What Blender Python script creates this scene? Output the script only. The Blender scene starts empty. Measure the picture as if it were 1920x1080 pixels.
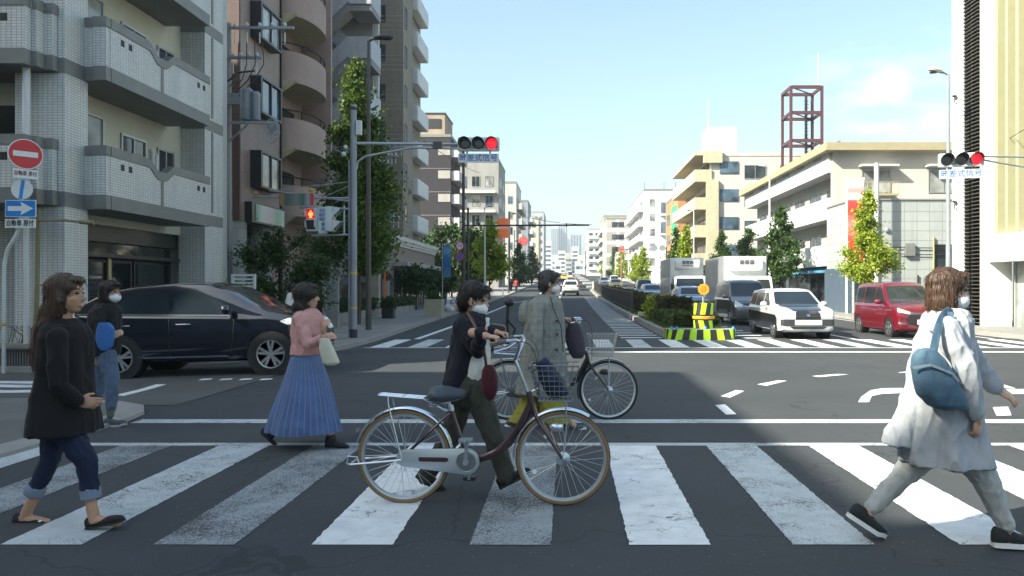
import bpy, bmesh, math, random
from mathutils import Vector, Matrix, noise
from mathutils.bvhtree import BVHTree
from math import sin, cos, pi, radians as R
random.seed(7)
SC = bpy.context.scene
COL = SC.collection

# ------------------------------------------------------------------ camera
CH = 1.53                       # eye height, metres
F, CX, CY = 1440.0, 1065.0, 540.0   # focal length and principal point in 1920-wide pixels
cd = bpy.data.cameras.new('camera'); cam = bpy.data.objects.new('camera', cd); COL.objects.link(cam)
cam.location = (0, 0, CH); cam.rotation_euler = (R(90), 0, 0)
cd.sensor_width = 36; cd.lens = 36*F/1920
cd.shift_x = -(CX-960)/1920; cd.shift_y = 0
cd.clip_start = .05; cd.clip_end = 6000
SC.camera = cam

# ------------------------------------------------------------------ sun, sky, exposure
SUN = Vector((-1.2, -.7, 1.0)).normalized()       # towards the sun
sl = bpy.data.lights.new('sun', 'SUN'); so = bpy.data.objects.new('sun', sl); COL.objects.link(so)
sl.energy = 5.0; sl.angle = R(.5); sl.color = (1, .95, .79)
so.rotation_euler = SUN.to_track_quat('Z', 'Y').to_euler(); so.location = (-20, -20, 40)
W = bpy.data.worlds.new('World'); SC.world = W; W.use_nodes = True
wn = W.node_tree.nodes; wl = W.node_tree.links
bg = wn['Background']; bg.inputs[1].default_value = .105
sky = wn.new('ShaderNodeTexSky'); sky.sky_type = 'NISHITA'; sky.sun_disc = False
sky.sun_elevation = math.asin(SUN.z); sky.sun_rotation = math.atan2(SUN.x, SUN.y) % (2*pi)
sky.air_density = 1.25; sky.dust_density = 2.6; sky.ozone_density = 1.2
# thin clouds low on the right: noise in direction space, kept to one patch of the sky
tc = wn.new('ShaderNodeTexCoord')
nz = wn.new('ShaderNodeTexNoise'); nz.inputs['Scale'].default_value = 7; nz.inputs['Detail'].default_value = 7; nz.inputs['Roughness'].default_value = .55
mp = wn.new('ShaderNodeMapping'); mp.inputs['Scale'].default_value = (1, 1, 2.4)
wl.new(tc.outputs['Generated'], mp.inputs[0]); wl.new(mp.outputs[0], nz.inputs[0])
r1 = wn.new('ShaderNodeMapRange'); r1.inputs[1].default_value = .48; r1.inputs[2].default_value = .72
wl.new(nz.outputs[0], r1.inputs[0])
dv = wn.new('ShaderNodeVectorMath'); dv.operation = 'DISTANCE'; dv.inputs[1].default_value = Vector((610, 1440, 325)).normalized()
wl.new(tc.outputs['Generated'], dv.inputs[0])
r2 = wn.new('ShaderNodeMapRange'); r2.inputs[1].default_value = .13; r2.inputs[2].default_value = .0; r2.inputs[3].default_value = 0; r2.inputs[4].default_value = 1
wl.new(dv.outputs['Value'], r2.inputs[0])
mm = wn.new('ShaderNodeMath'); mm.operation = 'MULTIPLY'; wl.new(r1.outputs[0], mm.inputs[0]); wl.new(r2.outputs[0], mm.inputs[1])
mx = wn.new('ShaderNodeMix'); mx.data_type = 'RGBA'; mx.inputs[7].default_value = (7.2, 7.5, 7.8, 1)
wl.new(mm.outputs[0], mx.inputs[0]); wl.new(sky.outputs[0], mx.inputs[6])
tn = wn.new('ShaderNodeMix'); tn.data_type = 'RGBA'; tn.blend_type = 'MULTIPLY'; tn.inputs[0].default_value = 1; tn.inputs[7].default_value = (.93, 1.02, 1.0, 1)   # the photograph's cool green balance
wl.new(mx.outputs[2], tn.inputs[6]); wl.new(tn.outputs[2], bg.inputs[0])
SC.view_settings.view_transform = 'Standard'; SC.view_settings.look = 'None'
SC.view_settings.exposure = 1.42; SC.view_settings.gamma = 1
SC.render.engine = 'CYCLES'
try:
    SC.cycles.use_denoising = True; SC.cycles.max_bounces = 6; SC.cycles.transparent_max_bounces = 8
    SC.cycles.caustics_reflective = False; SC.cycles.caustics_refractive = False
except Exception: pass

# ------------------------------------------------------------------ pixel <-> world helpers
def PX(px, Y): return (px-CX)*Y/F
def PZ(py, Y): return CH-(py-CY)*Y/F
def P3(px, py, Y): return Vector((PX(px, Y), Y, PZ(py, Y)))
def sstep(a, b, t):
    t = max(0, min(1, (t-a)/(b-a))); return t*t*(3-2*t)
def gz(x, y):                    # height of the ground: the road climbs gently further on
    z = 0.0
    if y > 18: t = min(y, 90)-18; z += .00017*t*t
    if y > 90: z += .0245*(min(y, 520)-90)
    z -= .030*max(0, min(3.5, -5.4-x))*sstep(10.5, 12, y)*(1-sstep(17, 24, y))
    return z
def interp(tab, t):
    if t <= tab[0][0]: return tab[0][1]
    for (a, va), (b, vb) in zip(tab, tab[1:]):
        if t <= b: return va+(vb-va)*(t-a)/(b-a)
    return tab[-1][1]

# ------------------------------------------------------------------ materials
def newmat(name):
    m = bpy.data.materials.new(name); m.use_nodes = True
    nt = m.node_tree; return m, nt.nodes, nt.links, nt.nodes['Principled BSDF']
def col4(c, k=1): return (min(1, c[0]*k), min(1, c[1]*k), min(1, c[2]*k), 1)
def mixc(n, l, fac, a, b):
    x = n.new('ShaderNodeMix'); x.data_type = 'RGBA'
    for i, v in ((0, fac), (6, a), (7, b)):
        if hasattr(v, 'is_output'): l.new(v, x.inputs[i])
        else: x.inputs[i].default_value = v
    return x.outputs[2]
def mrange(n, l, v, a, b, c=0, d=1):
    x = n.new('ShaderNodeMapRange'); l.new(v, x.inputs[0])
    for i, q in ((1, a), (2, b), (3, c), (4, d)): x.inputs[i].default_value = q
    return x.outputs[0]
def noise_n(n, l, vec, scale, detail=4, rough=.55):
    x = n.new('ShaderNodeTexNoise'); x.inputs['Scale'].default_value = scale; x.inputs['Detail'].default_value = detail; x.inputs['Roughness'].default_value = rough
    if vec is not None: l.new(vec, x.inputs['Vector'])
    return x.outputs[0]
def bump_n(n, l, h, bs, strength, dist=.01):
    b = n.new('ShaderNodeBump'); b.inputs['Strength'].default_value = strength; b.inputs['Distance'].default_value = dist
    l.new(h, b.inputs['Height']); l.new(b.outputs[0], bs.inputs['Normal'])
def MAT(name, c, rough=.6, metal=0, var=.12, vs=3, bump=0, bs=60, coat=0, emit=0, spec=.5, speck=0, stretch=None, bd=.01):
    m, n, l, b = newmat(name)
    b.inputs['Roughness'].default_value = rough; b.inputs['Metallic'].default_value = metal
    b.inputs['Coat Weight'].default_value = coat; b.inputs['Coat Roughness'].default_value = .04
    b.inputs['Specular IOR Level'].default_value = spec
    t = n.new('ShaderNodeTexCoord').outputs['Object']
    if stretch:
        mp = n.new('ShaderNodeMapping'); mp.inputs['Scale'].default_value = stretch; l.new(t, mp.inputs[0]); t = mp.outputs[0]
    f = noise_n(n, l, t, vs)
    out = mixc(n, l, mrange(n, l, f, .3, .7), col4(c, 1-var), col4(c, 1+var))
    if speck:
        g = noise_n(n, l, t, 260, 2)
        out = mixc(n, l, mrange(n, l, g, .25, .75), mixc(n, l, 1.0, out, col4(c, 1-speck)), out)
    l.new(out, b.inputs['Base Color'])
    if emit:
        b.inputs['Emission Strength'].default_value = emit; b.inputs['Emission Color'].default_value = col4(c)
    if bump: bump_n(n, l, noise_n(n, l, t, bs, 3), b, bump, bd)
    return m
def wall_uv(n, l):
    t = n.new('ShaderNodeTexCoord'); s = n.new('ShaderNodeSeparateXYZ'); l.new(t.outputs['Object'], s.inputs[0])
    g = n.new('ShaderNodeNewGeometry'); gn = n.new('ShaderNodeSeparateXYZ'); l.new(g.outputs['True Normal'], gn.inputs[0])
    a = n.new('ShaderNodeMath'); a.operation = 'ABSOLUTE'; l.new(gn.outputs[1], a.inputs[0])
    k = n.new('ShaderNodeMath'); k.operation = 'GREATER_THAN'; k.inputs[1].default_value = .7; l.new(a.outputs[0], k.inputs[0])
    mx = n.new('ShaderNodeMix'); mx.data_type = 'FLOAT'; l.new(k.outputs[0], mx.inputs[0]); l.new(s.outputs[1], mx.inputs[2]); l.new(s.outputs[0], mx.inputs[3])
    c = n.new('ShaderNodeCombineXYZ'); l.new(mx.outputs[0], c.inputs[0]); l.new(s.outputs[2], c.inputs[1])
    return c.outputs[0], t.outputs['Object']
def TILE(name, c, grout, w, h, mortar=.012, rough=.35, var=.12, offset=0.0, bump=.4):
    m, n, l, b = newmat(name); b.inputs['Roughness'].default_value = rough
    v, ob = wall_uv(n, l)
    br = n.new('ShaderNodeTexBrick'); br.offset = offset; br.inputs['Scale'].default_value = 1
    br.inputs['Brick Width'].default_value = w; br.inputs['Row Height'].default_value = h; br.inputs['Mortar Size'].default_value = mortar
    br.inputs['Mortar Smooth'].default_value = .3
    br.inputs['Color1'].default_value = col4(c, 1-var); br.inputs['Color2'].default_value = col4(c, 1+var); br.inputs['Mortar'].default_value = col4(grout)
    l.new(v, br.inputs['Vector'])
    f = noise_n(n, l, ob, .9, 5)
    o = mixc(n, l, mrange(n, l, f, .35, .75, .0, .28), br.outputs['Color'], col4(c, .62))
    sm_ = n.new('ShaderNodeMapping'); sm_.inputs['Scale'].default_value = (2.2, 2.2, .12); l.new(ob, sm_.inputs[0]); o = mixc(n, l, mrange(n, l, noise_n(n, l, sm_.outputs[0], 1.6, 5), .5, .8, 0, .35), o, col4(c, .45))
    l.new(o, b.inputs['Base Color'])
    iv = n.new('ShaderNodeMath'); iv.operation = 'SUBTRACT'; iv.inputs[0].default_value = 1; l.new(br.outputs['Fac'], iv.inputs[1])
    bump_n(n, l, iv.outputs[0], b, bump, .01)
    return m
def GLASS(name, c=(.02, .027, .03), rough=.06, var=.5):
    m, n, l, b = newmat(name); b.inputs['Roughness'].default_value = rough; b.inputs['Specular IOR Level'].default_value = .8
    t = n.new('ShaderNodeTexCoord').outputs['Object']
    f = noise_n(n, l, t, .8, 2)
    l.new(mixc(n, l, mrange(n, l, f, .35, .65), col4(c, 1-var), col4(c, 1+var*2)), b.inputs['Base Color'])
    return m
def ASPHALT(name, c, seed=0):
    m, n, l, b = newmat(name)
    t = n.new('ShaderNodeTexCoord').outputs['Object']
    mp = n.new('ShaderNodeMapping'); mp.inputs['Location'].default_value = (seed, seed*2, 0); l.new(t, mp.inputs[0]); t = mp.outputs[0]
    f = noise_n(n, l, t, .45, 6, .6); g = noise_n(n, l, t, 110, 2, .7); h = noise_n(n, l, t, 9, 4)
    mp2 = n.new('ShaderNodeMapping'); mp2.inputs['Scale'].default_value = (1.2, .05, 1); l.new(t, mp2.inputs[0])
    k = noise_n(n, l, mp2.outputs[0], 1.0, 3)
    o = mixc(n, l, mrange(n, l, f, .35, .68), col4(c, .70), col4(c, 1.2))
    o = mixc(n, l, mrange(n, l, k, .5, .75, 0, .35), o, col4(c, .62))
    o = mixc(n, l, mrange(n, l, h, .45, .8, 0, .3), o, col4(c, 1.4))
    o = mixc(n, l, mrange(n, l, g, .35, .75, 0, .8), o, col4(c, 1.85))
    vo = n.new('ShaderNodeTexVoronoi'); vo.inputs['Scale'].default_value = 34; l.new(t, vo.inputs['Vector'])
    wn_ = n.new('ShaderNodeTexWhiteNoise'); l.new(vo.outputs['Position'], wn_.inputs['Vector'])
    a1 = mrange(n, l, vo.outputs['Distance'], .20, .10); a2 = mrange(n, l, wn_.outputs['Value'], .93, .95)
    mu = n.new('ShaderNodeMath'); mu.operation = 'MULTIPLY'; l.new(a1, mu.inputs[0]); l.new(a2, mu.inputs[1])
    o = mixc(n, l, mu.outputs[0], o, (.22, .22, .21, 1))
    cv = n.new('ShaderNodeTexVoronoi'); cv.feature = 'DISTANCE_TO_EDGE'; cv.inputs['Scale'].default_value = .33
    dn = n.new('ShaderNodeTexNoise'); dn.inputs['Scale'].default_value = 2.2; l.new(t, dn.inputs['Vector'])
    va = n.new('ShaderNodeVectorMath'); va.operation = 'MULTIPLY_ADD'; l.new(dn.outputs['Color'], va.inputs[0]); va.inputs[1].default_value = (1.1, 1.1, 0); l.new(t, va.inputs[2])
    l.new(va.outputs[0], cv.inputs['Vector'])
    ck = mrange(n, l, cv.outputs['Distance'], .006, .002, 0, .45)
    o = mixc(n, l, ck, o, col4(c, .4))
    l.new(o, b.inputs['Base Color']); b.inputs['Roughness'].default_value = .88; b.inputs['Specular IOR Level'].default_value = .3
    bump_n(n, l, g, b, .5, .006)
    return m
def PAINT(name, c=(.74, .76, .76), wear=.5, asp=(.05, .05, .052)):
    """road paint: worn speckle at wear-dependent threshold, cracks across"""
    m, n, l, b = newmat(name)
    t = n.new('ShaderNodeTexCoord').outputs['Object']
    g = noise_n(n, l, t, 75, 3, .7); f = noise_n(n, l, t, 1.7, 4, .6)
    a = n.new('ShaderNodeMath'); a.operation = 'MULTIPLY_ADD'; l.new(f, a.inputs[0]); a.inputs[1].default_value = .5; l.new(g, a.inputs[2])
    th = 1.10-wear*.36
    w = mrange(n, l, a.outputs[0], th-.05, th+.05)
    cv = n.new('ShaderNodeTexVoronoi'); cv.feature = 'DISTANCE_TO_EDGE'; cv.inputs['Scale'].default_value = 3.0
    mp = n.new('ShaderNodeMapping'); mp.inputs['Scale'].default_value = (.8, 1.9, 1); l.new(t, mp.inputs[0])
    dn = n.new('ShaderNodeTexNoise'); dn.inputs['Scale'].default_value = 6; dn.inputs['Detail'].default_value = 5; l.new(t, dn.inputs['Vector'])
    va = n.new('ShaderNodeVectorMath'); va.operation = 'MULTIPLY_ADD'; l.new(dn.outputs['Color'], va.inputs[0]); va.inputs[1].default_value = (.6, .6, 0); l.new(mp.outputs[0], va.inputs[2])
    l.new(va.outputs[0], cv.inputs['Vector'])
    ck = mrange(n, l, cv.outputs['Distance'], .02, .006)
    ck2 = n.new('ShaderNodeMath'); ck2.operation = 'MULTIPLY'; l.new(ck, ck2.inputs[0]); l.new(mrange(n, l, f, .45, .6), ck2.inputs[1])
    mxx = n.new('ShaderNodeMath'); mxx.operation = 'MAXIMUM'; l.new(w, mxx.inputs[0]); l.new(ck2.outputs[0], mxx.inputs[1])
    gr = noise_n(n, l, t, 5, 4)
    pc = mixc(n, l, mrange(n, l, gr, .3, .75), col4(c, .78), col4(c, 1.03))
    l.new(mixc(n, l, mxx.outputs[0], pc, col4(asp)), b.inputs['Base Color']); b.inputs['Roughness'].default_value = .75
    return m
_mc = {}
def mat(key, *a, **k):
    if key not in _mc: _mc[key] = MAT(key, *a, **k)
    return _mc[key]

# ------------------------------------------------------------------ geometry collector
class MB:
    def __init__(s): s.v = []; s.f = []; s.m = []; s.uv = {}; s.mi = 0
    def add(s, vs, fs, uvs=None):
        o = len(s.v); s.v += [tuple(v) for v in vs]
        for k, f in enumerate(fs):
            if uvs is not None: s.uv[len(s.f)] = uvs[k]
            s.f.append(tuple(i+o for i in f)); s.m.append(s.mi)
        return s
    def box(s, x0, x1, y0, y1, z0, z1):
        x0, x1 = min(x0, x1), max(x0, x1); y0, y1 = min(y0, y1), max(y0, y1); z0, z1 = min(z0, z1), max(z0, z1)
        return s.add([(x0,y0,z0),(x1,y0,z0),(x1,y1,z0),(x0,y1,z0),(x0,y0,z1),(x1,y0,z1),(x1,y1,z1),(x0,y1,z1)],
                     [(0,3,2,1),(4,5,6,7),(0,1,5,4),(1,2,6,5),(2,3,7,6),(3,0,4,7)])
    def obox(s, c, ax, ay, az):          # oriented box: centre + three half-axes
        c = Vector(c); ax, ay, az = Vector(ax), Vector(ay), Vector(az)
        vs = [c+i*ax+j*ay+k*az for k in (-1,1) for j in (-1,1) for i in (-1,1)]
        return s.add(vs, [(0,2,3,1),(4,5,7,6),(0,1,5,4),(1,3,7,5),(3,2,6,7),(2,0,4,6)])
    def bar(s, a, b, w, h=None, up=(0,0,1)):
        a, b = Vector(a), Vector(b); d = b-a; h = h or w
        u = Vector(up); q = d.cross(u)
        if q.length < 1e-6: q = d.cross(Vector((1,0,0)))
        q.normalize(); u = q.cross(d).normalized()
        return s.obox((a+b)/2, d/2, q*w/2, u*h/2)
    def loft(s, rings, cap=True, closed=True, uv=False):
        k = len(rings[0]); vs = [p for r in rings for p in r]; fs = []; uvs = []
        n = k if closed else k-1
        for i in range(len(rings)-1):
            for j in range(n):
                a = i*k+j; b = i*k+(j+1) % k; fs.append((a, b, b+k, a+k))
                u0, u1, v0, v1 = j/n, (j+1)/n, i/(len(rings)-1), (i+1)/(len(rings)-1)
                uvs.append(((u0,v0),(u1,v0),(u1,v1),(u0,v1)))
        if cap and closed:
            fs.append(tuple(range(k-1, -1, -1))); fs.append(tuple(range((len(rings)-1)*k, len(rings)*k)))
            uvs += [tuple((0, 0) for _ in range(k))]*2
        return s.add(vs, fs, uvs if uv else None)
    def tube(s, pts, r, n=8, cap=True, closed=False):
        pts = [Vector(p) for p in pts]; rs = r if isinstance(r, (list, tuple)) else [r]*len(pts)
        rings = []; prev = None; N = len(pts)
        for i, p in enumerate(pts):
            if closed: d = pts[(i+1) % N]-pts[i-1]
            else: d = pts[min(i+1, N-1)]-pts[max(i-1, 0)]
            if d.length < 1e-9: d = Vector((0,0,1))
            d.normalize()
            if prev is None:
                u = Vector((0,0,1)) if abs(d.z) < .9 else Vector((1,0,0))
            else: u = prev
            q = d.cross(u)
            if q.length < 1e-6: q = d.cross(Vector((0,1,0)))
            q.normalize(); u = q.cross(d).normalized(); prev = u
            rings.append([p+rs[i]*(cos(2*pi*j/n)*q+sin(2*pi*j/n)*u) for j in range(n)])
        if closed:
            k = n; vs = [p for rr in rings for p in rr]; fs = []
            for i in range(N):
                for j in range(k):
                    a = i*k+j; b = i*k+(j+1) % k; i2 = (i+1) % N
                    fs.append((a, b, i2*k+(j+1) % k, i2*k+j))
            return s.add(vs, fs)
        return s.loft(rings, cap)
    def cyl(s, a, b, r, r2=None, n=16): return s.tube([a, b], [r, r if r2 is None else r2], n)
    def ell(s, c, rx, ry, rz, nu=16, nv=10, rot=None):
        c = Vector(c); vs = []; fs = []
        M3 = rot if rot is not None else Matrix.Identity(3)
        for i in range(1, nv):
            t = pi*i/nv
            for j in range(nu):
                p = 2*pi*j/nu; vs.append(c+M3 @ Vector((rx*sin(t)*cos(p), ry*sin(t)*sin(p), rz*cos(t))))
        top = len(vs); vs.append(c+M3 @ Vector((0,0,rz))); bot = len(vs); vs.append(c+M3 @ Vector((0,0,-rz)))
        for i in range(nv-2):
            for j in range(nu):
                a = i*nu+j; b = i*nu+(j+1) % nu; fs.append((a, a+nu, b+nu, b))
        for j in range(nu):
            fs.append((top, j, (j+1) % nu)); q = (nv-2)*nu; fs.append((bot, q+(j+1) % nu, q+j))
        return s.add(vs, fs)
    def prism(s, poly, plane, a, b):
        """poly of 2-D points; plane 'xz' (extruded a..b along y), 'yz' (along x), 'xy' (along z)"""
        def pt(p, t): return (p[0], t, p[1]) if plane == 'xz' else (t, p[0], p[1]) if plane == 'yz' else (p[0], p[1], t)
        k = len(poly); vs = [pt(p, a) for p in poly]+[pt(p, b) for p in poly]
        fs = [tuple(range(k)), tuple(range(2*k-1, k-1, -1))]+[(i, i+k, (i+1) % k+k, (i+1) % k) for i in range(k)]
        return s.add(vs, fs)
    def lathe(s, c, prof, n=24, axis='z'):
        c = Vector(c); rings = []
        for r, h in prof:
            ring = []
            for j in range(n):
                a = 2*pi*j/n
                if axis == 'z': p = Vector((r*cos(a), r*sin(a), h))
                elif axis == 'y': p = Vector((r*cos(a), h, r*sin(a)))
                else: p = Vector((h, r*cos(a), r*sin(a)))
                ring.append(c+p)
            rings.append(ring)
        return s.loft(rings, True)
    def xf(s, M):
        s.v = [tuple(M @ Vector(v)) for v in s.v]; return s
    def merge(s, o):
        off = len(s.f); 
        for k, u in o.uv.items(): s.uv[k+off] = u
        q = len(s.v); s.v += o.v; s.f += [tuple(i+q for i in f) for f in o.f]; s.m += o.m; return s
    def mesh(s, name):
        me = bpy.data.meshes.new(name); me.from_pydata(s.v, [], s.f)
        if any(s.m): me.polygons.foreach_set('material_index', s.m)
        if s.uv:
            ul = me.uv_layers.new(name='UVMap')
            for p in me.polygons:
                u = s.uv.get(p.index)
                if u:
                    for li, q in zip(p.loop_indices, u): ul.data[li].uv = q
        return me

def fixn(me):
    bm = bmesh.new(); bm.from_mesh(me); bmesh.ops.recalc_face_normals(bm, faces=bm.faces); bm.to_mesh(me); bm.free()
def link(name, me, mats, parent=None, smooth=False, world=True, bevel=0):
    if not isinstance(mats, (list, tuple)): mats = [mats]
    for m in mats: me.materials.append(m)
    if bevel:
        bm = bmesh.new(); bm.from_mesh(me); bmesh.ops.recalc_face_normals(bm, faces=bm.faces)
        es = [e for e in bm.edges if len(e.link_faces) == 2 and e.calc_face_angle(0) > .6]
        bmesh.ops.bevel(bm, geom=es, offset=bevel, segments=2, profile=.6, affect='EDGES', clamp_overlap=True); bm.to_mesh(me); bm.free()
    else: fixn(me)
    if smooth:
        me.polygons.foreach_set('use_smooth', [True]*len(me.polygons))
        if smooth != 'all':
            try: me.set_sharp_from_angle(angle=R(smooth if smooth is not True else 40))
            except Exception: pass
    o = bpy.data.objects.new(name, me); COL.objects.link(o)
    if parent:
        if world:
            off = Vector(parent.location); p = parent.parent
            while p: off += p.location; p = p.parent
            me.transform(Matrix.Translation(-off))
        o.parent = parent
    me.update(); return o
SPLIT = {'band','insulator','post','stripes','railing_panel','beam','antenna','drain_opening','wheel_arch','yellow_band','column','pillar','sensor','drain_pipe','transformer','board','stud','wall','penthouse_trim','corner','ring','junction_box','cross_arm','shutter','sign_back','conduit','clamp','seam','vent_cap','panel','brace','bracket','frame_post','rail_post','foot','door_frame','lintel','cornice','pole','post_cap','umbrella_clamp','refrigeration_unit'}
def islands(mb):
    par = list(range(len(mb.v)))
    def fd(a):
        while par[a] != a: par[a] = par[par[a]]; a = par[a]
        return a
    for f in mb.f:
        r = fd(f[0])
        for i in f[1:]: par[fd(i)] = r
    g = {}
    for k, f in enumerate(mb.f): g.setdefault(fd(f[0]), []).append(k)
    out = []
    for fs in g.values():
        q = MB(); mp = {}
        for k in fs:
            q.f.append(tuple(mp.setdefault(i, len(mp)) for i in mb.f[k])); q.m.append(mb.m[k])
        q.v = [None]*len(mp)
        for i, j in mp.items(): q.v[j] = mb.v[i]
        out.append(q)
    return out
def part(name, mb, mats, parent, smooth=False, world=True, bevel=0):
    if parent and name in SPLIT:
        isl = islands(mb)
        if 1 < len(isl) <= 60: return [link(name, q.mesh(name), mats, parent, smooth, world, bevel) for q in isl][0]
    return link(name, mb.mesh(name), mats, parent, smooth, world, bevel)
def tag(o, label, cat, group=None, kind=None):
    if label: o['label'] = label
    if cat: o['category'] = cat
    if group: o['group'] = group
    if kind: o['kind'] = kind
    return o
def thing(name, label, cat, loc=(0,0,0), rz=0, group=None):
    o = bpy.data.objects.new(name, None); COL.objects.link(o); o.location = loc; o.rotation_euler = (0,0,rz); o.empty_display_size = .2
    return tag(o, label, cat, group)
def solo(name, mb, mats, label, cat, group=None, smooth=False, loc=None, bevel=0):
    """a thing that is one mesh; origin moved to its base"""
    me = mb.mesh(name)
    if loc is None:
        xs = [v.co for v in me.vertices]; loc = Vector((sum(v.x for v in xs)/len(xs), sum(v.y for v in xs)/len(xs), min(v.z for v in xs)))
    me.transform(Matrix.Translation(-Vector(loc)))
    o = link(name, me, mats, None, smooth, bevel=bevel); o.location = loc
    return tag(o, label, cat, group)
def struct(name, mb, mats, smooth=False):
    o = part(name, mb, mats, None, smooth); o['kind'] = 'structure'; return o
def copy_tree(o, parent=None, label=None):
    c = o.copy(); COL.objects.link(c)
    if parent: c.parent = parent
    if label: c['label'] = label
    for ch in list(o.children): copy_tree(ch, c)
    return c
def remesh(mb, voxel, smooth=2, name='m', uv=None):
    me = mb.mesh(name); fixn(me)
    o = bpy.data.objects.new('tmp', me); COL.objects.link(o)
    m = o.modifiers.new('r', 'REMESH'); m.mode = 'VOXEL'; m.voxel_size = voxel; m.use_smooth_shade = True
    if smooth:
        q = o.modifiers.new('s', 'SMOOTH'); q.iterations = smooth; q.factor = .5
    dg = bpy.context.evaluated_depsgraph_get(); dg.update()
    r = bpy.data.meshes.new_from_object(o.evaluated_get(dg)); bpy.data.objects.remove(o); bpy.data.meshes.remove(me)
    r.polygons.foreach_set('use_smooth', [True]*len(r.polygons)); return r
def text_mesh(body, size, width=None, depth=.004):
    c = bpy.data.curves.new('txt', 'FONT'); c.body = body; c.size = size; c.align_x = 'CENTER'; c.align_y = 'CENTER'; c.extrude = depth/2; c.offset = size*.012
    c.resolution_u = 3
    o = bpy.data.objects.new('txt', c); COL.objects.link(o)
    dg = bpy.context.evaluated_depsgraph_get(); dg.update()
    me = bpy.data.meshes.new_from_object(o.evaluated_get(dg)); bpy.data.objects.remove(o); bpy.data.curves.remove(c)
    me.materials.clear()
    if width:
        xs = [v.co.x for v in me.vertices]; k = width/(max(xs)-min(xs)); mid = (max(xs)+min(xs))/2
        for v in me.vertices: v.co.x = (v.co.x-mid)*k
    return me
def text_part(name, body, size, M, m, parent, width=None):
    """text standing in the x/z plane facing -y, placed by matrix M (in parent space)"""
    me = text_mesh(body, size, width); me.transform(M @ Matrix.Rotation(R(90), 4, 'X'))
    return link(name, me, m, parent, world=False)
# ------------------------------------------------------------------ ground, roads, pavements
def gpx(px, py):
    Y = CH*F/(py-CY)
    for _ in range(30):
        X = PX(px, Y); Y = .5*Y+.5*(CH-gz(X, Y))*F/(py-CY)
    return PX(px, Y), Y
M_ASPH = ASPHALT('asphalt', (.041, .045, .049))
M_ASPH2 = ASPHALT('worn_asphalt', (.075, .077, .074), 5)
M_PAINT = [PAINT('road_paint', wear=.30), PAINT('worn_road_paint', wear=.66, c=(.52, .56, .57)), PAINT('very_worn_road_paint', wear=.90, c=(.31, .34, .355))]
M_CONC = MAT('kerb_concrete', (.30, .29, .27), .85, var=.22, vs=1.2, bump=.3, bs=90, speck=.25)
M_PAVE = TILE('pavement_blocks', (.19, .185, .18), (.10, .10, .10), .3, .3, .006, .85, .12)
def paveMat():
    m, n, l, b = newmat('pavement'); t = n.new('ShaderNodeTexCoord').outputs['Object']
    br = n.new('ShaderNodeTexBrick'); br.inputs['Scale'].default_value = 1; br.inputs['Brick Width'].default_value = .3; br.inputs['Row Height'].default_value = .3; br.inputs['Mortar Size'].default_value = .006
    br.inputs['Color1'].default_value = (.21,.205,.195,1); br.inputs['Color2'].default_value = (.27,.265,.25,1); br.inputs['Mortar'].default_value = (.11,.11,.105,1)
    l.new(t, br.inputs['Vector']); f = noise_n(n, l, t, .8, 5); g = noise_n(n, l, t, 120, 2)
    o = mixc(n, l, mrange(n, l, f, .4, .75, 0, .5), br.outputs['Color'], (.13,.128,.12,1))
    o = mixc(n, l, mrange(n, l, g, .3, .8, 0, .4), o, (.32,.31,.29,1))
    l.new(o, b.inputs['Base Color']); b.inputs['Roughness'].default_value = .9; return m
M_PAVE = paveMat()

def frange(a, b, st):
    o = []; 
    while a < b-1e-6: o.append(a); a += st
    return o+[b]
gxs = [-3000,-1200,-400,-120,-60,-40,-30,-20,-14]+frange(-10, -4, .5)+[0,4,8,14,20,30,40,60,120,400,1200,3000]
gys = [-200,-60,-20,0,4,8]+frange(10, 24, .5)+frange(26, 90, 2)+frange(110, 520, 20)+[600,800,1200,2000,4000]
b = MB(); k = len(gxs)
b.add([(x, y, gz(x, y)) for y in gys for x in gxs], [(j*k+i, j*k+i+1, (j+1)*k+i+1, (j+1)*k+i) for j in range(len(gys)-1) for i in range(k-1)])
struct('ground', b, M_ASPH)
def quad(b, c, dz=.004, nx=1, ny=1):
    """flat sheet over the ground: corners c = 4 (x,y) points, c0-c1 along nx"""
    vs = []; 
    for j in range(ny+1):
        for i in range(nx+1):
            u, v = i/nx, j/ny
            x = (1-v)*((1-u)*c[0][0]+u*c[1][0])+v*((1-u)*c[3][0]+u*c[2][0]); y = (1-v)*((1-u)*c[0][1]+u*c[1][1])+v*((1-u)*c[3][1]+u*c[2][1])
            vs.append((x, y, gz(x, y)+dz))
    b.add(vs, [(j*(nx+1)+i, j*(nx+1)+i+1, (j+1)*(nx+1)+i+1, (j+1)*(nx+1)+i) for j in range(ny) for i in range(nx)])
def rect(b, x0, x1, y0, y1, dz=.004, nx=1, ny=1): quad(b, [(x0,y0),(x1,y0),(x1,y1),(x0,y1)], dz, nx, ny)
# side street: greyer, older asphalt
b = MB(); rect(b, -60, -5.1, 10.0, 15.6, .006, 60, 14); struct('side_road', b, M_ASPH2)
def stripe(b, x0, x1, y0, y1, dz=.004):
    rr = random.Random(int(x0*1000)); j = lambda s=.0028: rr.gauss(0, s); N = 70
    vs = []
    for i in range(N+1): y = y0+(y1-y0)*i/N; vs.append((x0+j(), y+j(.002), dz)); vs.append((x1+j(), y+j(.002), dz))
    b.add(vs, [(2*i, 2*i+1, 2*i+3, 2*i+2) for i in range(N)])
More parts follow.
